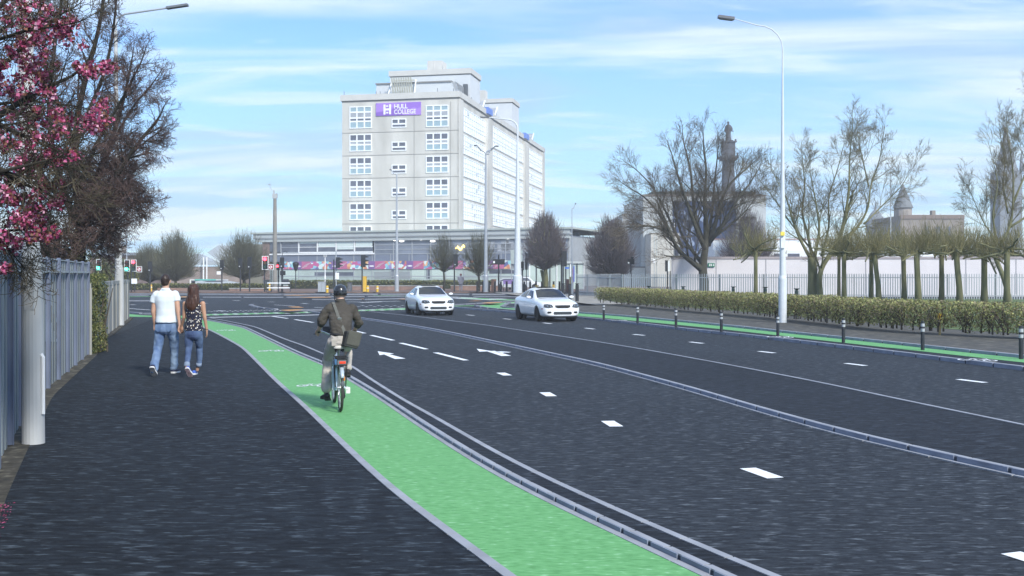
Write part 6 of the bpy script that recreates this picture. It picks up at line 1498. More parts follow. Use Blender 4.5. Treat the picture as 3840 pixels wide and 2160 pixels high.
mA = N('ShaderNodeMix'); mA.data_type = 'RGBA'; mA.inputs[6].default_value = (.008, .010, .03, 1); mA.inputs[7].default_value = (.62, .38, .06, 1); L(cmp_(v2.outputs['Distance'], nz.outputs['Fac'], .30, .3), mA.inputs[0])
mB_ = N('ShaderNodeMix'); mB_.data_type = 'RGBA'; mB_.inputs[7].default_value = (.72, .68, .62, 1); L(mA.outputs[2], mB_.inputs[6]); L(cmp_(v1.outputs['Distance'], nz.outputs['Fac'], .53, .5), mB_.inputs[0]); L(mB_.outputs[2], b_.inputs['Base Color'])
bl_ = MB(); bl_.torso([(0, 0, wz(752), .160, .118), (0, 0, .80, .155, .113), (0, 0, .88, .142, .102), (0, -.004, .98, .130, .092), (0, -.004, 1.10, .138, .092), (0, 0, 1.19, .146, .088), (0, 0, 1.235, .118, .062), (0, 0, 1.262, .062, .05)], 24)
fused(bl_, 'floral_top', FLO, wom, .009, 4, .008, 8, 1, .5)
jn = MB(); jn.torso([(0, 0, .84, .125, .090), (0, -.004, .76, .143, .105), (0, -.01, .70, .149, .115), (0, -.008, .655, .140, .108), (0, 0, .61, .12, .08)], 24)
limb(jn, [(-.072, 0, .67), (wx(598), -.02, .56), (wx(600), -.03, .463), (wx(610), -.16, .30), (wx(622), -.235, .20)], [.079, .070, .054, .048, .041])
limb(jn, [(.072, 0, .67), (wx(700), .07, .56), (wx(692), .12, .47), (wx(686), .16, .30), (wx(672), .19, .17)], [.079, .070, .055, .049, .041])
fused(jn, 'jeans', JEANW, wom, .008, 3, .006, 11, 4)
CUF = M('cuff_denim', (.22, .28, .38), .9, var=.15, scale=10)
m = MB(); m.tube([(wx(618), -.215, .235), (wx(624), -.26, .175)], [.048, .049], 16); m.build('cuff', CUF, wom, smooth=True); m = MB(); m.tube([(wx(675), .18, .205), (wx(670), .19, .145)], [.047, .047], 16); m.build('cuff', CUF, wom, smooth=True)
shoe(wom, (wx(640), -.345, .155), (wx(668), -.225, .008), (0, .8, .6), BLUSH, SOLE, .045, .062, M('sole_pinkish', (.42, .30, .33), .8, var=.4, scale=30)); shoe(wom, (wx(618), .14, .012), (wx(600), .36, .010), (0, 0, 1), BLUSH, SOLE, .043, .062)

# ================================================================== bicycle and cyclist
TH = radians(14); SC = .87
rc = G(1277, 1542.5, .008); fwd = V((-sin(TH), cos(TH), 0)); root = rc + fwd * .5 * SC; root.z = .008
bike = thing('bicycle', 'pale blue step through city bicycle with rear rack and red tail light', 'bicycle', root, TH, sc=SC)
PB = M('frame_pale_blue', (.48, .60, .70), .3, .1, .03, coat=.4); BK = M('bike_black', (.018, .018, .02), .5, var=.1); TY = M('tyre_rubber', (.05, .048, .045), .8, var=.15, scale=20); ALU = M('bike_alloy', (.55, .56, .58), .35, .8, .05); FEN = M('fender_grey', (.50, .56, .60), .3, .3, .05)
def wheel(y, nm='wheel'):
    m = MB(); n = 40; k = 10; vs = []; fs = []
    for i in range(n):
        a = 2 * pi * i / n
        for j in range(k): b = 2 * pi * j / k; r = .326 + .021 * cos(b); vs.append((.021 * sin(b), y + r * cos(a), .345 + r * sin(a)))
    for i in range(n):
        for j in range(k): fs.append((i * k + j, i * k + (j + 1) % k, (i + 1) % n * k + (j + 1) % k, (i + 1) % n * k + j))
    m.add(vs, fs); w_ = m.build('tyre', TY, bike, smooth=True)
    m = MB(); 
    for i in range(n):
        a0, a1 = 2 * pi * i / n, 2 * pi * (i + 1) / n
        for (ra, rb) in ((.306, .292),): m.add([(x, y + r * cos(a), .345 + r * sin(a)) for x in (-.011, .011) for (r, a) in ((ra, a0), (ra, a1), (rb, a1), (rb, a0))], [(0, 1, 2, 3), (7, 6, 5, 4), (3, 2, 6, 7), (1, 0, 4, 5)])
    m.build('rim', ALU, w_); m = MB()
    for i in range(28):
        a = 2 * pi * i / 28; s = -1 if i % 2 else 1; b = a + (.35 if i % 4 < 2 else -.35); m.tube([(s * .03, y + .022 * cos(b), .345 + .022 * sin(b)), (0, y + .295 * cos(a), .345 + .295 * sin(a))], .0012, 3, cap=False)
    o_ = m.build('spokes', ALU, w_); o_['kind'] = 'stuff'
    m = MB(); m.cyl((-.05, y, .345), .022, .10, 12, ax='X'); m.build('hub', ALU, w_)
wheel(-.5); wheel(.62)
m = MB(); m.tube([(0, 0, .29), (0, .22, .40), (0, .42, .66), (0, .47, .78)], [.036, .038, .036, .03], 12); m.tube([(0, 0, .29), (0, -.06, .50), (0, -.14, .74)], [.03, .027, .024], 12); m.tube([(0, .48, .70), (0, .435, .92)], .026, 12)
for s in (-1, 1):
    m.tube([(s * .02, -.02, .29), (s * .055, -.25, .31), (s * .06, -.5, .345)], [.016, .012, .011], 8); m.tube([(s * .02, -.10, .62), (s * .055, -.3, .48), (s * .06, -.5, .345)], [.012, .010, .010], 8)
    m.tube([(s * .045, .50, .68), (s * .05, .56, .52), (s * .05, .62, .345)], [.017, .015, .011], 8)
m.build('frame', PB, bike, smooth=True)
m = MB(); m.prism([(-.03, .30), (.03, .30), (.05, .62), (-.01, .62)], (-.045, -.1, 0), (0, 1, 0), (0, 0, 1), (-.045, 0, 0)); m.tube([(-.062, -.36, .30), (-.066, -.38, .5), (-.07, -.36, .70)], [.03, .035, .03], 8); m.build('chain_guard', PB, bike, smooth=False)
m = MB(); m.tube([(0, -.14, .74), (0, -.19, .90)], .0145, 10); m.build('seat_post', ALU, bike)
m = MB(); m.loft([[V((a * w_, y, z_ + b * h_ - (abs(a) ** 2) * .02)) for a, b in ((-1, 0), (-.7, .8), (0, 1), (.7, .8), (1, 0), (.5, -.8), (-.5, -.8))] for y, w_, z_, h_ in ((-.335, .05, .925, .018), (-.32, .085, .93, .03), (-.27, .10, .932, .034), (-.20, .075, .93, .03), (-.12, .04, .927, .026), (-.04, .022, .92, .02))])
so_ = m.build('saddle', M('saddle_cream', (.55, .53, .48), .5, var=.08), bike, smooth=True); m = MB()
for s in (-1, 1): m.tube([(s * .055, -.30, .905), (s * .05, -.30, .875), (s * .02, -.22, .885)], [.018, .02, .012], 8)
m.build('saddle_spring', BK, so_)
m = MB(); m.tube([(0, .435, .92), (0, .40, 1.06)], .016, 10); pts = [(-.27, .16, 1.13), (-.255, .26, 1.14), (-.18, .36, 1.12), (-.08, .42, 1.07), (0, .42, 1.06), (.08, .42, 1.07), (.18, .36, 1.12), (.255, .26, 1.14), (.27, .16, 1.13)]; m.tube(pts, .0125, 10); hb = m.build('handlebar', ALU, bike, smooth=True)
for s in (-1, 1): MB().tube([(s * .273, .13, 1.13), (s * .26, .25, 1.14)], .018, 12).build('grip', BK, bike); m = MB(); m.tube([(s * .25, .27, 1.12), (s * .31, .22, 1.10), (s * .345, .17, 1.10)], .006, 6); m.build('brake_lever', BK, bike)
m = MB(); m.box((-.12, .46, 1.15), (.14, .02, .10), 0, 0, -.5); m.build('display_bag', BK, bike)
# rear fender, rack, battery and lamp
m = MB(); n = 18; sec = []
for i in range(n + 1):
    a = radians(28) + radians(165) * i / n; r = .372; cy_, cz_ = -.5 - r * cos(a), .345 + r * sin(a); up = V((0, -cos(a), sin(a)))
    sec.append([V((x, cy_, cz_)) + up * dz for x, dz in ((-.030, -.016), (-.024, .0), (0, .008), (.024, .0), (.030, -.016), (.022, -.012), (0, -.002), (-.022, -.012))])
m.loft(sec); m.build('fender', FEN, bike, smooth=True)
MB().ell((0, -.853, .43), (.034, .02, .045), 10, 8).build('mud_flap', M('flap_dark', (.10, .11, .12), .6), bike)
m = MB()
for s in (-1, 1): m.tube([(s * .075, -.5, .36), (s * .085, -.55, .55), (s * .085, -.62, .78)], .007, 6); m.tube([(s * .075, -.5, .36), (s * .085, -.42, .55), (s * .085, -.36, .78)], .007, 6); m.tube([(s * .085, -.30, .80), (s * .085, -.72, .80)], .007, 6)
for y in (-.34, -.48, -.60, -.72): m.tube([(-.085, y, .80), (.085, y, .80)], .006, 6)
m.build('rack', BK, bike)
m = MB(); m.box((0, -.52, .742), (.135, .40, .075)); m.box((0, -.715, .735), (.15, .03, .10)); ba = m.build('battery', BK, bike)
m = MB(); m.box((0, -.735, .735), (.125, .016, .06)); m.build('lamp_housing', M('housing_grey', (.16, .17, .18), .5), ba)
MB().box((.008, -.747, .735), (.088, .014, .032)).build('tail_light', emis('tail_red', (.75, .05, .015), .15), ba)
MB().box((-.088, -.735, .745), (.03, .02, .075)).build('blue_plate', M('plate_blue', (.05, .13, .26), .5), ba)
MB().ell((.035, -.72, .50), (.012, .012, .04), 8, 6).build('reflector', M('reflector_orange', (.8, .25, .03), .4), bike)
m = MB(); m.cyl((.035, 0, .29), .085, .008, 24, ax='X'); cs = m.build('chainring', ALU, bike)
m = MB(); m.box((-.085, 0, .205), (.014, .024, .18)); m.box((.085, 0, .375), (.014, .024, .18)); m.build('crank', ALU, bike)
m = MB(); m.box((-.145, .0, .118), (.09, .08, .022)); m.build('pedal', BK, bike); MB().box((.145, 0, .462), (.09, .08, .022)).build('pedal', BK, bike)
m = MB(); m.tube([(.04, -.5, .33), (.05, -.52, .22), (.05, -.46, .19)], [.018, .02, .014], 6); m.build('derailleur', BK, bike)
m = MB(); m.box((.10, -.40, .33), (.05, .12, .03)); m.box((.115, -.43, .30), (.06, .04, .09)); m.build('kick_stand', M('stand_white', (.7, .7, .68), .5), bike)

cy = thing('person', 'cyclist seen from behind in a dark long sleeved shirt and beige trousers', 'person', root, TH, sc=SC)
bd = MB(); hc = (.045, .09, 1.705); hr = (.076, .096, .108); head(bd, hc, hr); limb(bd, [(.045, .02, 1.52), (.045, .06, 1.64)], [.060, .056])
bd.torso([(.02, -.2, .97, .14, .11), (.03, -.16, 1.15, .14, .10), (.04, -.08, 1.35, .16, .11), (.045, 0, 1.5, .15, .09), (.045, .02, 1.55, .08, .06)])
eL, wL = (-.240, -.01, 1.29), (-.275, .13, 1.165); eR, wR = (.325, .02, 1.26), (.272, .17, 1.165)
limb(bd, [(-.125, 0, 1.49), eL, wL], [.055, .042, .028]); limb(bd, [(.215, 0, 1.49), eR, wR], [.055, .042, .028])
hand(bd, (-.275, .12, 1.168), (-.12, .75, -.35), (.15, -.1, -1), (.9, .2, -.1), 1.15, 1.0); hand(bd, (.272, .15, 1.168), (.05, .9, -.35), (0, -.1, -1), (-.9, .2, -.1), 1.15, 1.0)
limb(bd, [(-.08, -.19, .98), (-.13, .14, .72), (-.155, .0, .25)], [.085, .055, .04]); limb(bd, [(.10, -.19, .98), (.17, .22, .88), (.14, -.02, .56)], [.085, .055, .04])
cb_o = fused(bd, 'body', M('skin_fair', (.58, .38, .29), .55, var=.05), cy, .0075, 4); face(cb_o, hc, hr)
SHT = M('shirt_charcoal', (.060, .053, .044), .85, var=.15, scale=5)
sh = MB(); sh.torso([(.025, -.19, 1.085, .150, .125), (.028, -.185, 1.14, .158, .128), (.03, -.16, 1.24, .165, .128), (.036, -.10, 1.36, .178, .13), (.042, -.04, 1.45, .186, .125), (.045, -.005, 1.52, .168, .105), (.045, .02, 1.565, .10, .08), (.045, .035, 1.60, .072, .07)], 26)
limb(sh, [(-.115, -.005, 1.485), (-.190, .0, 1.40), (-.240, -.01, 1.30), (-.246, .03, 1.268)], [.086, .078, .070, .060]); limb(sh, [(.205, -.005, 1.485), (.275, .0, 1.38), (.322, .02, 1.27), (.312, .07, 1.235)], [.082, .072, .066, .058])
fused(sh, 'shirt', SHT, cy, .009, 4, .016, 10, 6, 1.3)
m = MB(); m.torso([(.045, .035, 1.585, .078, .076), (.045, .042, 1.638, .066, .066), (.045, .042, 1.63, .055, .055)], 20); m.build('collar', SHT, cy, smooth=True)
TRO = M('trousers_beige', (.42, .385, .345), .9, var=.1, scale=6)
jn = MB(); jn.torso([(.02, -.195, 1.12, .148, .118), (.02, -.20, 1.05, .160, .130), (.02, -.205, .99, .170, .145), (.02, -.18, .93, .165, .14), (.02, -.15, .88, .13, .11)], 24)
limb(jn, [(-.075, -.17, .98), (-.115, -.02, .85), (-.14, .13, .72), (-.155, .09, .55), (-.165, .02, .38), (-.170, -.01, .285)], [.105, .092, .078, .072, .073, .076]); limb(jn, [(.11, -.17, .97), (.145, .05, .92), (.175, .23, .87), (.16, .12, .72), (.145, .0, .60)], [.10, .088, .072, .066, .064])
fused(jn, 'trousers', TRO, cy, .009, 3, .013, 11, 9)
m = MB(); m.torso([(.022, -.197, 1.098, .157, .126), (.022, -.195, 1.132, .154, .123)], 24); m.build('belt', BK, cy, smooth=True)
m = MB(); m.box((-.055, -.325, 1.0), (.12, .012, .10), 0, 0, .12); m.box((-.055, -.333, 1.03), (.125, .010, .035), 0, 0, .12); m.build('back_pocket', TRO, cy)
shoe(cy, (-.150, -.10, .135), (-.215, .16, .128), (0, 0, 1), M('shoe_black', (.015, .015, .018), .6, var=.2), M('sole_dark', (.03, .03, .03), .7), .054, .085); shoe(cy, (.145, -.12, .49), (.155, .14, .475), (0, .05, 1), M('shoe_black', (.015, .015, .018)), M('sole_dark', (.03, .03, .03)), .05, .085)
MB().tube([(-.163, -.01, .20), (-.166, .0, .30)], [.044, .046], 12).build('sock', M('sock_grey', (.25, .24, .22), .9), cy)
# helmet
HEL = M('helmet_black', (.022, .024, .028), .28, var=.1, coat=.5); m = MB(); prof = []
secs = []
for z, k in ((-.055, .93), (-.05, .985), (-.02, 1.0), (.02, .985), (.055, .90), (.085, .72), (.104, .46), (.112, .2), (.114, .02)):
    secs.append([V((.045 + .103 * k * cos(2 * pi * j / 28), .085 + .128 * k * sin(2 * pi * j / 28), 1.742 + z)) for j in range(28)])
m.loft(secs); he = m.build('helmet', HEL, cy, smooth=True)
m = MB()
for a, z, r in ((-150, .012, 1), (-118, .012, 1), (-75, .012, 1), (-40, .012, 1), (-135, -.028, 1), (-95, -.028, 1), (-58, -.028, 1), (-20, -.02, 1), (-165, -.025, 1)):
    k = sqrt(max(.05, 1 - (z / .13) ** 2)); ar = radians(a); c = V((.045 + .103 * k * cos(ar), .085 + .128 * k * sin(ar), 1.742 + z)); m.ell(c, (.013, .013, .0065), 10, 6, 0, Matrix.Rotation(ar, 3, 'Z'))
m.build('vent', M('vent_dark', (.004, .004, .004), .9, var=0), he)
m = MB(); m.tube([(.045 + .103 * cos(t) * 1.003, .085 + .128 * sin(t) * 1.003, 1.768) for t in [2 * pi * k / 30 for k in range(31)]], .0028, 5); m.build('seam', M('helmet_seam', (.10, .12, .15), .4), he)
m = MB(); m.tube([(-.05, .08, 1.70), (-.035, .11, 1.62), (.0, .15, 1.60)], .006, 6); m.build('chin_strap', BK, he)
# shoulder bag: hangs from the rider, a thing of its own
bg_ = thing('shoulder_bag', 'dark grey messenger bag slung behind the cyclist\'s right hip', 'bag', root, TH, sc=SC)
BAG = M('bag_canvas', (.05, .052, .048), .85, var=.12, scale=14); R_ = Matrix.Rotation(radians(14), 3, 'Y') @ Matrix.Rotation(radians(18), 3, 'Z')
cB = V((.175, -.335, 1.035))
def bagbox(name, c, sz, mat, par, r=.02, sm_=2):
    m = MB(); x, y, z = sz[0] / 2, sz[1] / 2, sz[2] / 2; secs = []
    for yy, k in ((-y, .86), (-y * .8, .97), (0, 1), (y * .8, .97), (y, .86)):
        secs.append([cB + R_ @ (V(c) + V((a * x * k, yy, b * z * k))) for a, b in ((-1, -.85), (-.85, -1), (.85, -1), (1, -.85), (1, .85), (.85, 1), (-.85, 1), (-1, .85))])
    m.loft(secs); return m.build(name, mat, par, smooth=False)
bagbox('body', (0, 0, 0), (.23, .10, .235), BAG, bg_); bagbox('flap', (.012, -.052, .03), (.215, .022, .215), M('bag_flap', (.085, .083, .070), .8, var=.1, scale=14), bg_); bagbox('pocket', (-.10, .0, -.005), (.05, .12, .23), M('bag_side', (.025, .026, .026), .85, var=.1), bg_)
m = MB(); pts = [V((-.085, .085, 1.565)), V((-.075, -.02, 1.585)), V((-.06, -.09, 1.555)), V((-.035, -.150, 1.47)), V((-.005, -.21, 1.37)), V((.03, -.262, 1.27)), V((.065, -.315, 1.18)), V((.08, -.335, 1.10))]
for i in range(len(pts) - 1):
    d = pts[i + 1] - pts[i]; n_ = V((-.25, -1, .35)).normalized() if i > 1 else V((-.1, -.2, 1)).normalized(); s_ = d.cross(n_).normalized() * .021; q = n_ * .006
    m.add([pts[i] - s_ - q, pts[i] + s_ - q, pts[i + 1] + s_ - q, pts[i + 1] - s_ - q, pts[i] - s_ + q, pts[i] + s_ + q, pts[i + 1] + s_ + q, pts[i + 1] - s_ + q], [(0, 1, 2, 3), (7, 6, 5, 4), (0, 4, 5, 1), (2, 6, 7, 3), (1, 5, 6, 2), (3, 7, 4, 0)])
m.build('strap', M('strap_grey', (.13, .13, .115), .8, var=.08, scale=20), bg_); m = MB(); m.box((.008, -.235, 1.345), (.055, .016, .03), 0, 0, .5); m.build('buckle', ALU, bg_)

# far pedestrian
fp_ = thing('person', 'distant pedestrian in a grey coat beyond the left car', 'person', GX(1728, 104, .12)); b_ = MB()
b_.torso([(0, 0, .7, .22, .16), (0, 0, 1.0, .22, .16), (0, 0, 1.25, .24, .15), (0, 0, 1.4, .18, .12), (0, 0, 1.46, .07, .07)], 12); limb(b_, [(-.09, 0, .75), (-.1, .05, .4), (-.1, 0, .06)], [.09, .07, .05], 8); limb(b_, [(.09, 0, .75), (.1, -.08, .4), (.1, -.15, .06)], [.09, .07, .05], 8)
limb(b_, [(-.24, 0, 1.35), (-.28, .03, 1.1), (-.22, -.1, .9)], [.07, .055, .04], 8); limb(b_, [(.24, 0, 1.35), (.28, .03, 1.1), (.24, -.1, .9)], [.07, .055, .04], 8); b_.ell((0, 0, 1.6), (.09, .1, .12), 10, 8)
fused(b_, 'body', M('coat_grey', (.26, .26, .30), .8), fp_, .03, 2); MB().ell((0, -.0, 1.62), (.1, .11, .12), 10, 8).build('hat', M('hat_red', (.25, .08, .09), .8), fp_)

# ================================================================== cars
WPT = M('car_paint_white', (.86, .88, .90), .28, 0, .0, coat=.8, spec=.5); WGL = M('car_glass', (.012, .014, .018), .04, var=0, spec=.7); TRIM = M('car_black_trim', (.012, .012, .014), .45, var=0); GRIL = M('grille_mesh', (.035, .045, .055), .5, var=.3, scale=60)
car = thing('parked_car' if 0 else 'moving_car', '', 'car', (0, 0, 0), 0, 'white saloon cars on the road')
# stations along x (front +): points (y,z) from sill to roof centre
ST = [
 (2.20, [(.40, .24), (.50, .30), (.56, .42), (.56, .54), (.54, .62), (.50, .655), (.40, .675), (.20, .685), (0, .69)]),
 (2.12, [(.58, .20), (.68, .27), (.73, .42), (.73, .56), (.70, .65), (.64, .70), (.50, .725), (.25, .74), (0, .745)]),
 (1.95, [(.66, .18), (.79, .25), (.83, .42), (.83, .58), (.80, .69), (.72, .76), (.56, .795), (.28, .815), (0, .82)]),
 (1.65, [(.68, .17), (.82, .24), (.86, .42), (.865, .60), (.845, .73), (.77, .815), (.60, .85), (.30, .875), (0, .88)]),
 (1.30, [(.68, .17), (.82, .24), (.86, .42), (.87, .62), (.855, .77), (.79, .86), (.62, .895), (.31, .92), (0, .925)]),
 (.98, [(.68, .17), (.82, .24), (.86, .42), (.865, .63), (.85, .80), (.80, .895), (.66, .935), (.33, .965), (0, .97)]),
 (.80, [(.68, .17), (.82, .24), (.86, .42), (.865, .64), (.85, .81), (.80, .91), (.70, .985), (.35, 1.05), (0, 1.06)]),
 (.45, [(.68, .17), (.82, .24), (.86, .42), (.865, .64), (.85, .82), (.80, .915), (.655, 1.185), (.34, 1.25), (0, 1.26)]),
 (.12, [(.68, .17), (.82, .24), (.86, .42), (.865, .64), (.85, .82), (.80, .92), (.60, 1.335), (.34, 1.385), (0, 1.395)]),
 (-.30, [(.68, .17), (.82, .24), (.86, .42), (.865, .65), (.85, .83), (.80, .925), (.59, 1.36), (.34, 1.41), (0, 1.42)]),
 (-.80, [(.68, .17), (.82, .24), (.86, .42), (.865, .66), (.85, .84), (.80, .935), (.59, 1.33), (.33, 1.375), (0, 1.385)]),
 (-1.15, [(.68, .17), (.82, .24), (.86, .42), (.865, .67), (.85, .86), (.80, .95), (.60, 1.21), (.33, 1.265), (0, 1.275)]),
 (-1.50, [(.68, .18), (.82, .25), (.855, .43), (.86, .68), (.845, .87), (.79, .965), (.66, 1.04), (.34, 1.075), (0, 1.085)]),
 (-1.75, [(.66, .20), (.80, .27), (.84, .44), (.845, .68), (.82, .87), (.76, .965), (.62, 1.0), (.32, 1.015), (0, 1.02)]),
 (-2.05, [(.62, .24), (.74, .31), (.79, .46), (.79, .68), (.77, .85), (.71, .945), (.58, .975), (.30, .985), (0, .99)]),
 (-2.20, [(.50, .28), (.60, .35), (.66, .48), (.66, .66), (.65, .80), (.60, .87), (.48, .90), (.24, .91), (0, .91)])]
m = MB()
secs = [[V((x, y, z)) for y, z in pr] + [V((x, -y, z)) for y, z in reversed(pr[:-1])] for x, pr in ST]
m.loft(secs, 0, False); nn = len(secs[0])
for si, rev in ((0, False), (len(ST) - 1, True)):     # nose and tail caps, quads
    for j in range(8):
        f = [si * nn + j, si * nn + j + 1, si * nn + nn - 2 - j, si * nn + nn - 1 - j]; f = f[::-1] if rev else f
        if len(set(f)) == 4: m.f.append(tuple(f)); m.m.append(0)
        elif len(set(f)) == 3: m.f.append(tuple(dict.fromkeys(f))); m.m.append(0)
body = m.build('body', WPT, car, smooth=True, fix=True)
cut = MB()
for x in (1.33, -1.33):
    for s in (-1, 1): cut.cyl((x, s * .99 if s < 0 else .60, .30), .365, .39, 32, ax='Y')
cutter = cut.build('cutter', TRIM, None, fix=True)
baked(body, [('SUBSURF', dict(levels=2, render_levels=2))])
bmb = bmesh.new(); bmb.from_mesh(body.data); bvh = BVHTree.FromBMesh(bmb); bmb.free()
baked(body, [('BOOLEAN', dict(object=cutter, operation='DIFFERENCE', solver='EXACT'))])
bpy.data.objects.remove(cutter)
body.data.polygons.foreach_set('use_smooth', [True] * len(body.data.polygons))
while len(body.data.materials) > 1: body.data.materials.pop()
body.data.polygons.foreach_set('material_index', [0] * len(body.data.polygons))
body.data.set_sharp_from_angle(angle=radians(38))
def patch(name, poly, mat, par, axis='x', sgn=1, off=.004, grid=.05, only=None):
    """outline in (y,z) or (x,z) projected on the body along an axis"""
    pts = [V(p) for p in poly]; n = len(pts); bp = []
    for i in range(n):
        a, b = pts[i], pts[(i + 1) % n]; k = max(1, int((b - a).length / grid))
        for j in range(k): bp.append(a.lerp(b, j / k))
    nb = len(bp); allp = list(bp)
    x0, x1 = min(p.x for p in pts), max(p.x for p in pts); z0, z1 = min(p.y for p in pts), max(p.y for p in pts)
    def inside(q):
        c = False
        for i in range(nb):
            a, b = bp[i], bp[(i + 1) % nb]
            if (a.y > q.y) != (b.y > q.y) and q.x < (b.x - a.x) * (q.y - a.y) / (b.y - a.y) + a.x: c = not c
        return c and min((q - p).length for p in bp) > grid * .4
    u = x0 + grid / 2
    while u < x1:
        v = z0 + grid / 2
        while v < z1:
            q = V((u, v))
            if inside(q): allp.append(q)
            v += grid
        u += grid
    vs, es, fs, *_ = delaunay_2d_cdt(allp, [(i, (i + 1) % nb) for i in range(nb)], [], 1, 1e-5)
    out = []
    for p in vs:
        if axis == 'x': o_, d_ = V((4 * sgn, p.x, p.y)), V((-sgn, 0, 0))
        else: o_, d_ = V((p.x, 3 * sgn, p.y)), V((0, -sgn, 0))
        h, nr, _, _ = bvh.ray_cast(o_, d_)
        if h is None:
            h, nr, _, _ = bvh.find_nearest(o_ + d_ * (4 * .85 if axis == 'x' else 2.2) if False else V((.4 * sgn if axis == 'x' else p.x, p.x if axis == 'x' else sgn, p.y)))
        if nr.dot(d_) > 0: nr = -nr
        out.append(h + nr * off)
    m = MB(); m.add(out, [tuple(f) for f in fs]); return m.build(name, mat, par, smooth=True)
patch('windscreen', [(-.67, .965), (-.53, 1.29), (-.28, 1.33), (0, 1.34), (.28, 1.33), (.53, 1.29), (.67, .965), (.35, .985), (0, .99), (-.35, .985)], WGL, car)
patch('rear_window', [(-.60, 1.06), (-.54, 1.27), (0, 1.32), (.54, 1.27), (.60, 1.06), (0, 1.09)], WGL, car, 'x', -1)
for s in (-1, 1):
    patch('side_window', [(.62, .955), (.20, 1.24), (-.24, 1.28), (-.26, .965)], WGL, car, 'y', s); patch('side_window', [(-.32, .965), (-.31, 1.28), (-.78, 1.25), (-.96, 1.18), (-1.22, 1.0)], WGL, car, 'y', s)
    hl = patch('headlight', [(s * .40, .60), (s * .45, .71), (s * .64, .735), (s * .745, .715), (s * .775, .60), (s * .62, .565)], M('headlight_lens', (.07, .075, .08), .12, var=.25, scale=12, coat=.8), car, 'x', 1, .006, .03)
    for yy in (.53, .66):
        h, nr, _, _ = bvh.ray_cast(V((4, s * yy, .645)), V((-1, 0, 0))); q = nr * 1
        mm = MB(); mm.tube([h + V((.002, 0, 0)), h + V((.014, 0, 0))], [.052, .040], 16); mm.build('lamp_ring', TRIM, hl); mm = MB(); mm.ell(h + V((.012, 0, 0)), (.012, .028, .028), 12, 8); mm.build('reflector', M('lamp_chrome', (.6, .62, .66), .15, 1, 0), hl)
    patch('fog_lamp', [(s * .48, .365), (s * .50, .43), (s * .64, .43), (s * .66, .37), (s * .60, .345)], TRIM, car, 'x', 1, .005, .03)
    patch('side_marker', [(2.0, .52), (2.0, .555), (1.88, .555), (1.88, .52)], M('marker_red', (.35, .03, .02), .3, var=0), car, 'y', s, .005, .03)
    for x in (.62, -.28, -1.18): patch('door_seam', [(x, .32), (x + .008, .32), (x + .008, .92), (x, .92)] if x != -1.18 else [(x, .70), (x + .008, .70), (x - .10, .95), (x - .108, .95)], LINE, car, 'y', s, .002, .1)
    patch('rub_strip', [(.93, .555), (.93, .570), (-.93, .585), (-.93, .570)], M('strip_blue_white', (.5, .56, .66), .3, var=0), car, 'y', s, .006, .1); patch('sill_line', [(.93, .27), (.93, .278), (-.93, .278), (-.93, .27)], LINE, car, 'y', s, .003, .1)
    for x in (-.15, -1.05):
        h, nr, _, _ = bvh.ray_cast(V((x, 3 * s, .82)), V((0, -s, 0))); MB().ell(h + V((0, s * .012, 0)), (.085, .018, .016), 12, 8).build('door_handle', WPT, car, smooth=True)
    mm = MB(); mm.ell((.60, s * .965, .99), (.06, .105, .062), 14, 10); mr = mm.build('mirror', WPT, car, smooth=True); mm = MB(); mm.tube([(.60, s * .82, .945), (.60, s * .90, .965)], .02, 6); mm.build('mirror_arm', TRIM, mr); MB().box((.538, s * .965, .99), (.01, .16, .09)).build('mirror_glass', WGL, mr)
    for x in (1.33, -1.33):
        mm = MB(); mm.lathe((x, s * .755, .315), [(.20, -.09), (.29, -.10), (.315, -.075), (.32, 0), (.315, .075), (.29, .10), (.21, .095)], 32, ax='Y'); wh = mm.build('tyre', TY if 0 else M('tyre_black', (.012, .012, .013), .8, var=.1), car, smooth=True)
        mm = MB(); ys = s * .745 + s * .075
        mm.lathe((x, ys, .31), [(.215, -.015), (.225, .012), (.20, .015), (.195, -.03)] if s > 0 else [(.195, .03), (.20, -.015), (.225, -.012), (.215, .015)], 32, ax='Y')
        for k in range(5):
            for dd in (-.13, .13):
                a = 2 * pi * k / 5 + .3; p0 = V((x + .045 * cos(a), ys, .31 + .045 * sin(a))); p1 = V((x + .205 * cos(a + dd), ys, .31 + .205 * sin(a + dd))); mm.tube([p0, p1], [.020, .015], 5)
        mm.cyl((x, ys - .02, .31), .055, .04, 14, ax='Y'); mm.build('rim', M('alloy_rim', (.50, .54, .60), .35, .5, .05), wh)
        MB().lathe((x, s * .745, .31), [(.20, -.02), (.20, .02)], 24, ax='Y').build('brake', TRIM, wh)
    mm = MB(); mm.lathe((1.33, s * .55, .30), [(.36, 0), (.36, .02)], 24, ax='Y'); mm.lathe((-1.33, s * .55, .30), [(.36, 0), (.36, .02)], 24, ax='Y'); mm.build('wheel_liner', TRIM, car)
patch('grille', [(-.34, .69), (.34, .69), (.32, .60), (.22, .565), (-.22, .565), (-.32, .60)], TRIM, car, 'x', 1, .006, .04)
patch('lower_grille', [(-.38, .42), (.38, .42), (.40, .34), (.36, .30), (-.36, .30), (-.40, .34)], GRIL, car, 'x', 1, .006, .04)
patch('bonnet_seam', [(-.66, .925), (-.35, .955), (0, .965), (.35, .955), (.66, .925), (.66, .94), (.35, .97), (0, .98), (-.35, .97), (-.66, .94)], TRIM, car, 'x', 1, .004, .08)
mm = MB(); mm.box((0, 0, .19), (3.6, 1.25, .06)); mm.build('underbody', TRIM, car)
mm = MB(); mm.box((-.2, 0, 1.425), (.75, .72, .012)); 
mm.build('sunroof', WGL, car)
mm = MB()
for s in (-1, 1): mm.tube([(.88, s * .1 - .25, 1.0), (.74, s * .1 + .20, 1.07)], .006, 5)
mm.build('wiper', TRIM, car)
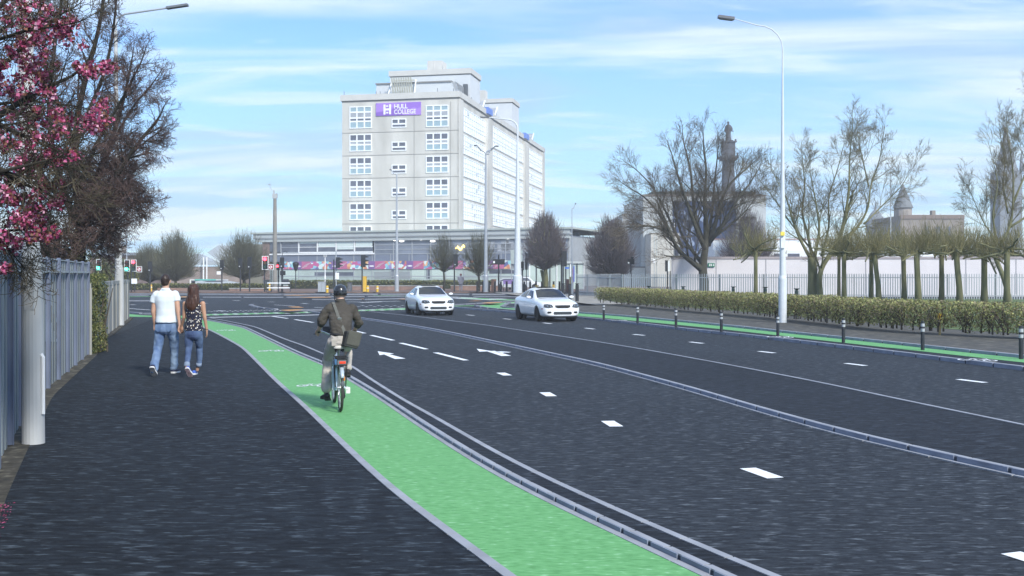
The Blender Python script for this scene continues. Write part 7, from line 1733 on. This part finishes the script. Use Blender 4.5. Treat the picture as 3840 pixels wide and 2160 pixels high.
def car_at(o, px, Y, th_, sc, lb): o.location = GX(px, Y, 0); o.rotation_euler = (0, 0, th_); o.scale = (sc,) * 3; o['label'] = lb
car_at(car, 2046, 41.4, radians(-90 + 17), .90, 'right and nearer of the two white saloon cars driving towards the camera')
c2 = dup(car, (0, 0, 0)); car_at(c2, 1608, 47.4, radians(-90 + 16.5), .91, 'left and farther of the two white saloon cars driving towards the camera')
# ================================================================== haze: even air over the whole scene
hb = MB().b2(-420, 420, -40, 520, -1.2, 66).build('haze', [])
hm = bpy.data.materials.new('haze_air'); hm.use_nodes = True; nt = hm.node_tree
nt.nodes.remove(nt.nodes['Principled BSDF']); pv_ = nt.nodes.new('ShaderNodeVolumePrincipled')
pv_.inputs['Color'].default_value = (.93, .96, 1, 1); pv_.inputs['Density'].default_value = .0009; pv_.inputs['Anisotropy'].default_value = .0
nt.links.new(pv_.outputs[0], nt.nodes['Material Output'].inputs['Volume']); hb.data.materials.append(hm)
tag(hb, 'thin pale haze in the air', None, kind='stuff')
# ---- pieces that stand apart become parts of their own
def split_loose(names, most=60):
    for o in list(COL.objects):
        if o.type != 'MESH' or o.name.split('.')[0] not in names or o.parent is None: continue
        me = o.data
        us = [q for q in COL.objects if q.data == me]
        if us[0] is not o: continue
        par = list(range(len(me.vertices)))
        def find(i):
            while par[i] != i: par[i] = par[par[i]]; i = par[i]
            return i
        for e in me.edges:
            a, b = find(e.vertices[0]), find(e.vertices[1])
            if a != b: par[a] = b
        comp = {}
        for p in me.polygons: comp.setdefault(find(p.vertices[0]), []).append(p)
        if len(comp) < 2 or len(comp) > most: continue
        nm = o.name.split('.')[0]; first = True; mats = list(me.materials)
        for k, ps in comp.items():
            vi = sorted({v for p in ps for v in p.vertices}); mp = {v: i for i, v in enumerate(vi)}
            n = bpy.data.meshes.new(nm); n.from_pydata([me.vertices[v].co[:] for v in vi], [], [tuple(mp[v] for v in p.vertices) for p in ps])
            for m_ in mats: n.materials.append(m_)
            n.polygons.foreach_set('material_index', [p.material_index for p in ps]); n.polygons.foreach_set('use_smooth', [p.use_smooth for p in ps]); n.update()
            if first:
                first = False
                for z in us: z.data = n
            else:
              for o in us:
                q = bpy.data.objects.new(nm, n); COL.objects.link(q); q.parent = o.parent; q.matrix_parent_inverse = o.matrix_parent_inverse.copy(); q.location = o.location; q.rotation_euler = o.rotation_euler; q.scale = o.scale
split_loose({'dark_opening', 'painted_reflection', 'blind', 'pinnacle', 'back_pocket', 'pale_door', 'mural_figure', 'crank', 'saddle_spring', 'gantry_frame', 'flue_pipe', 'ceiling_lamp',
             'roof_aerial', 'downpipe', 'poster_panel', 'mullion', 'wiper', 'camera', 'red_mark', 'skylight_rim', 'bag_strap', 'kick_stand', 'joint', 'wheel_liner', 'vent', 'stem'})
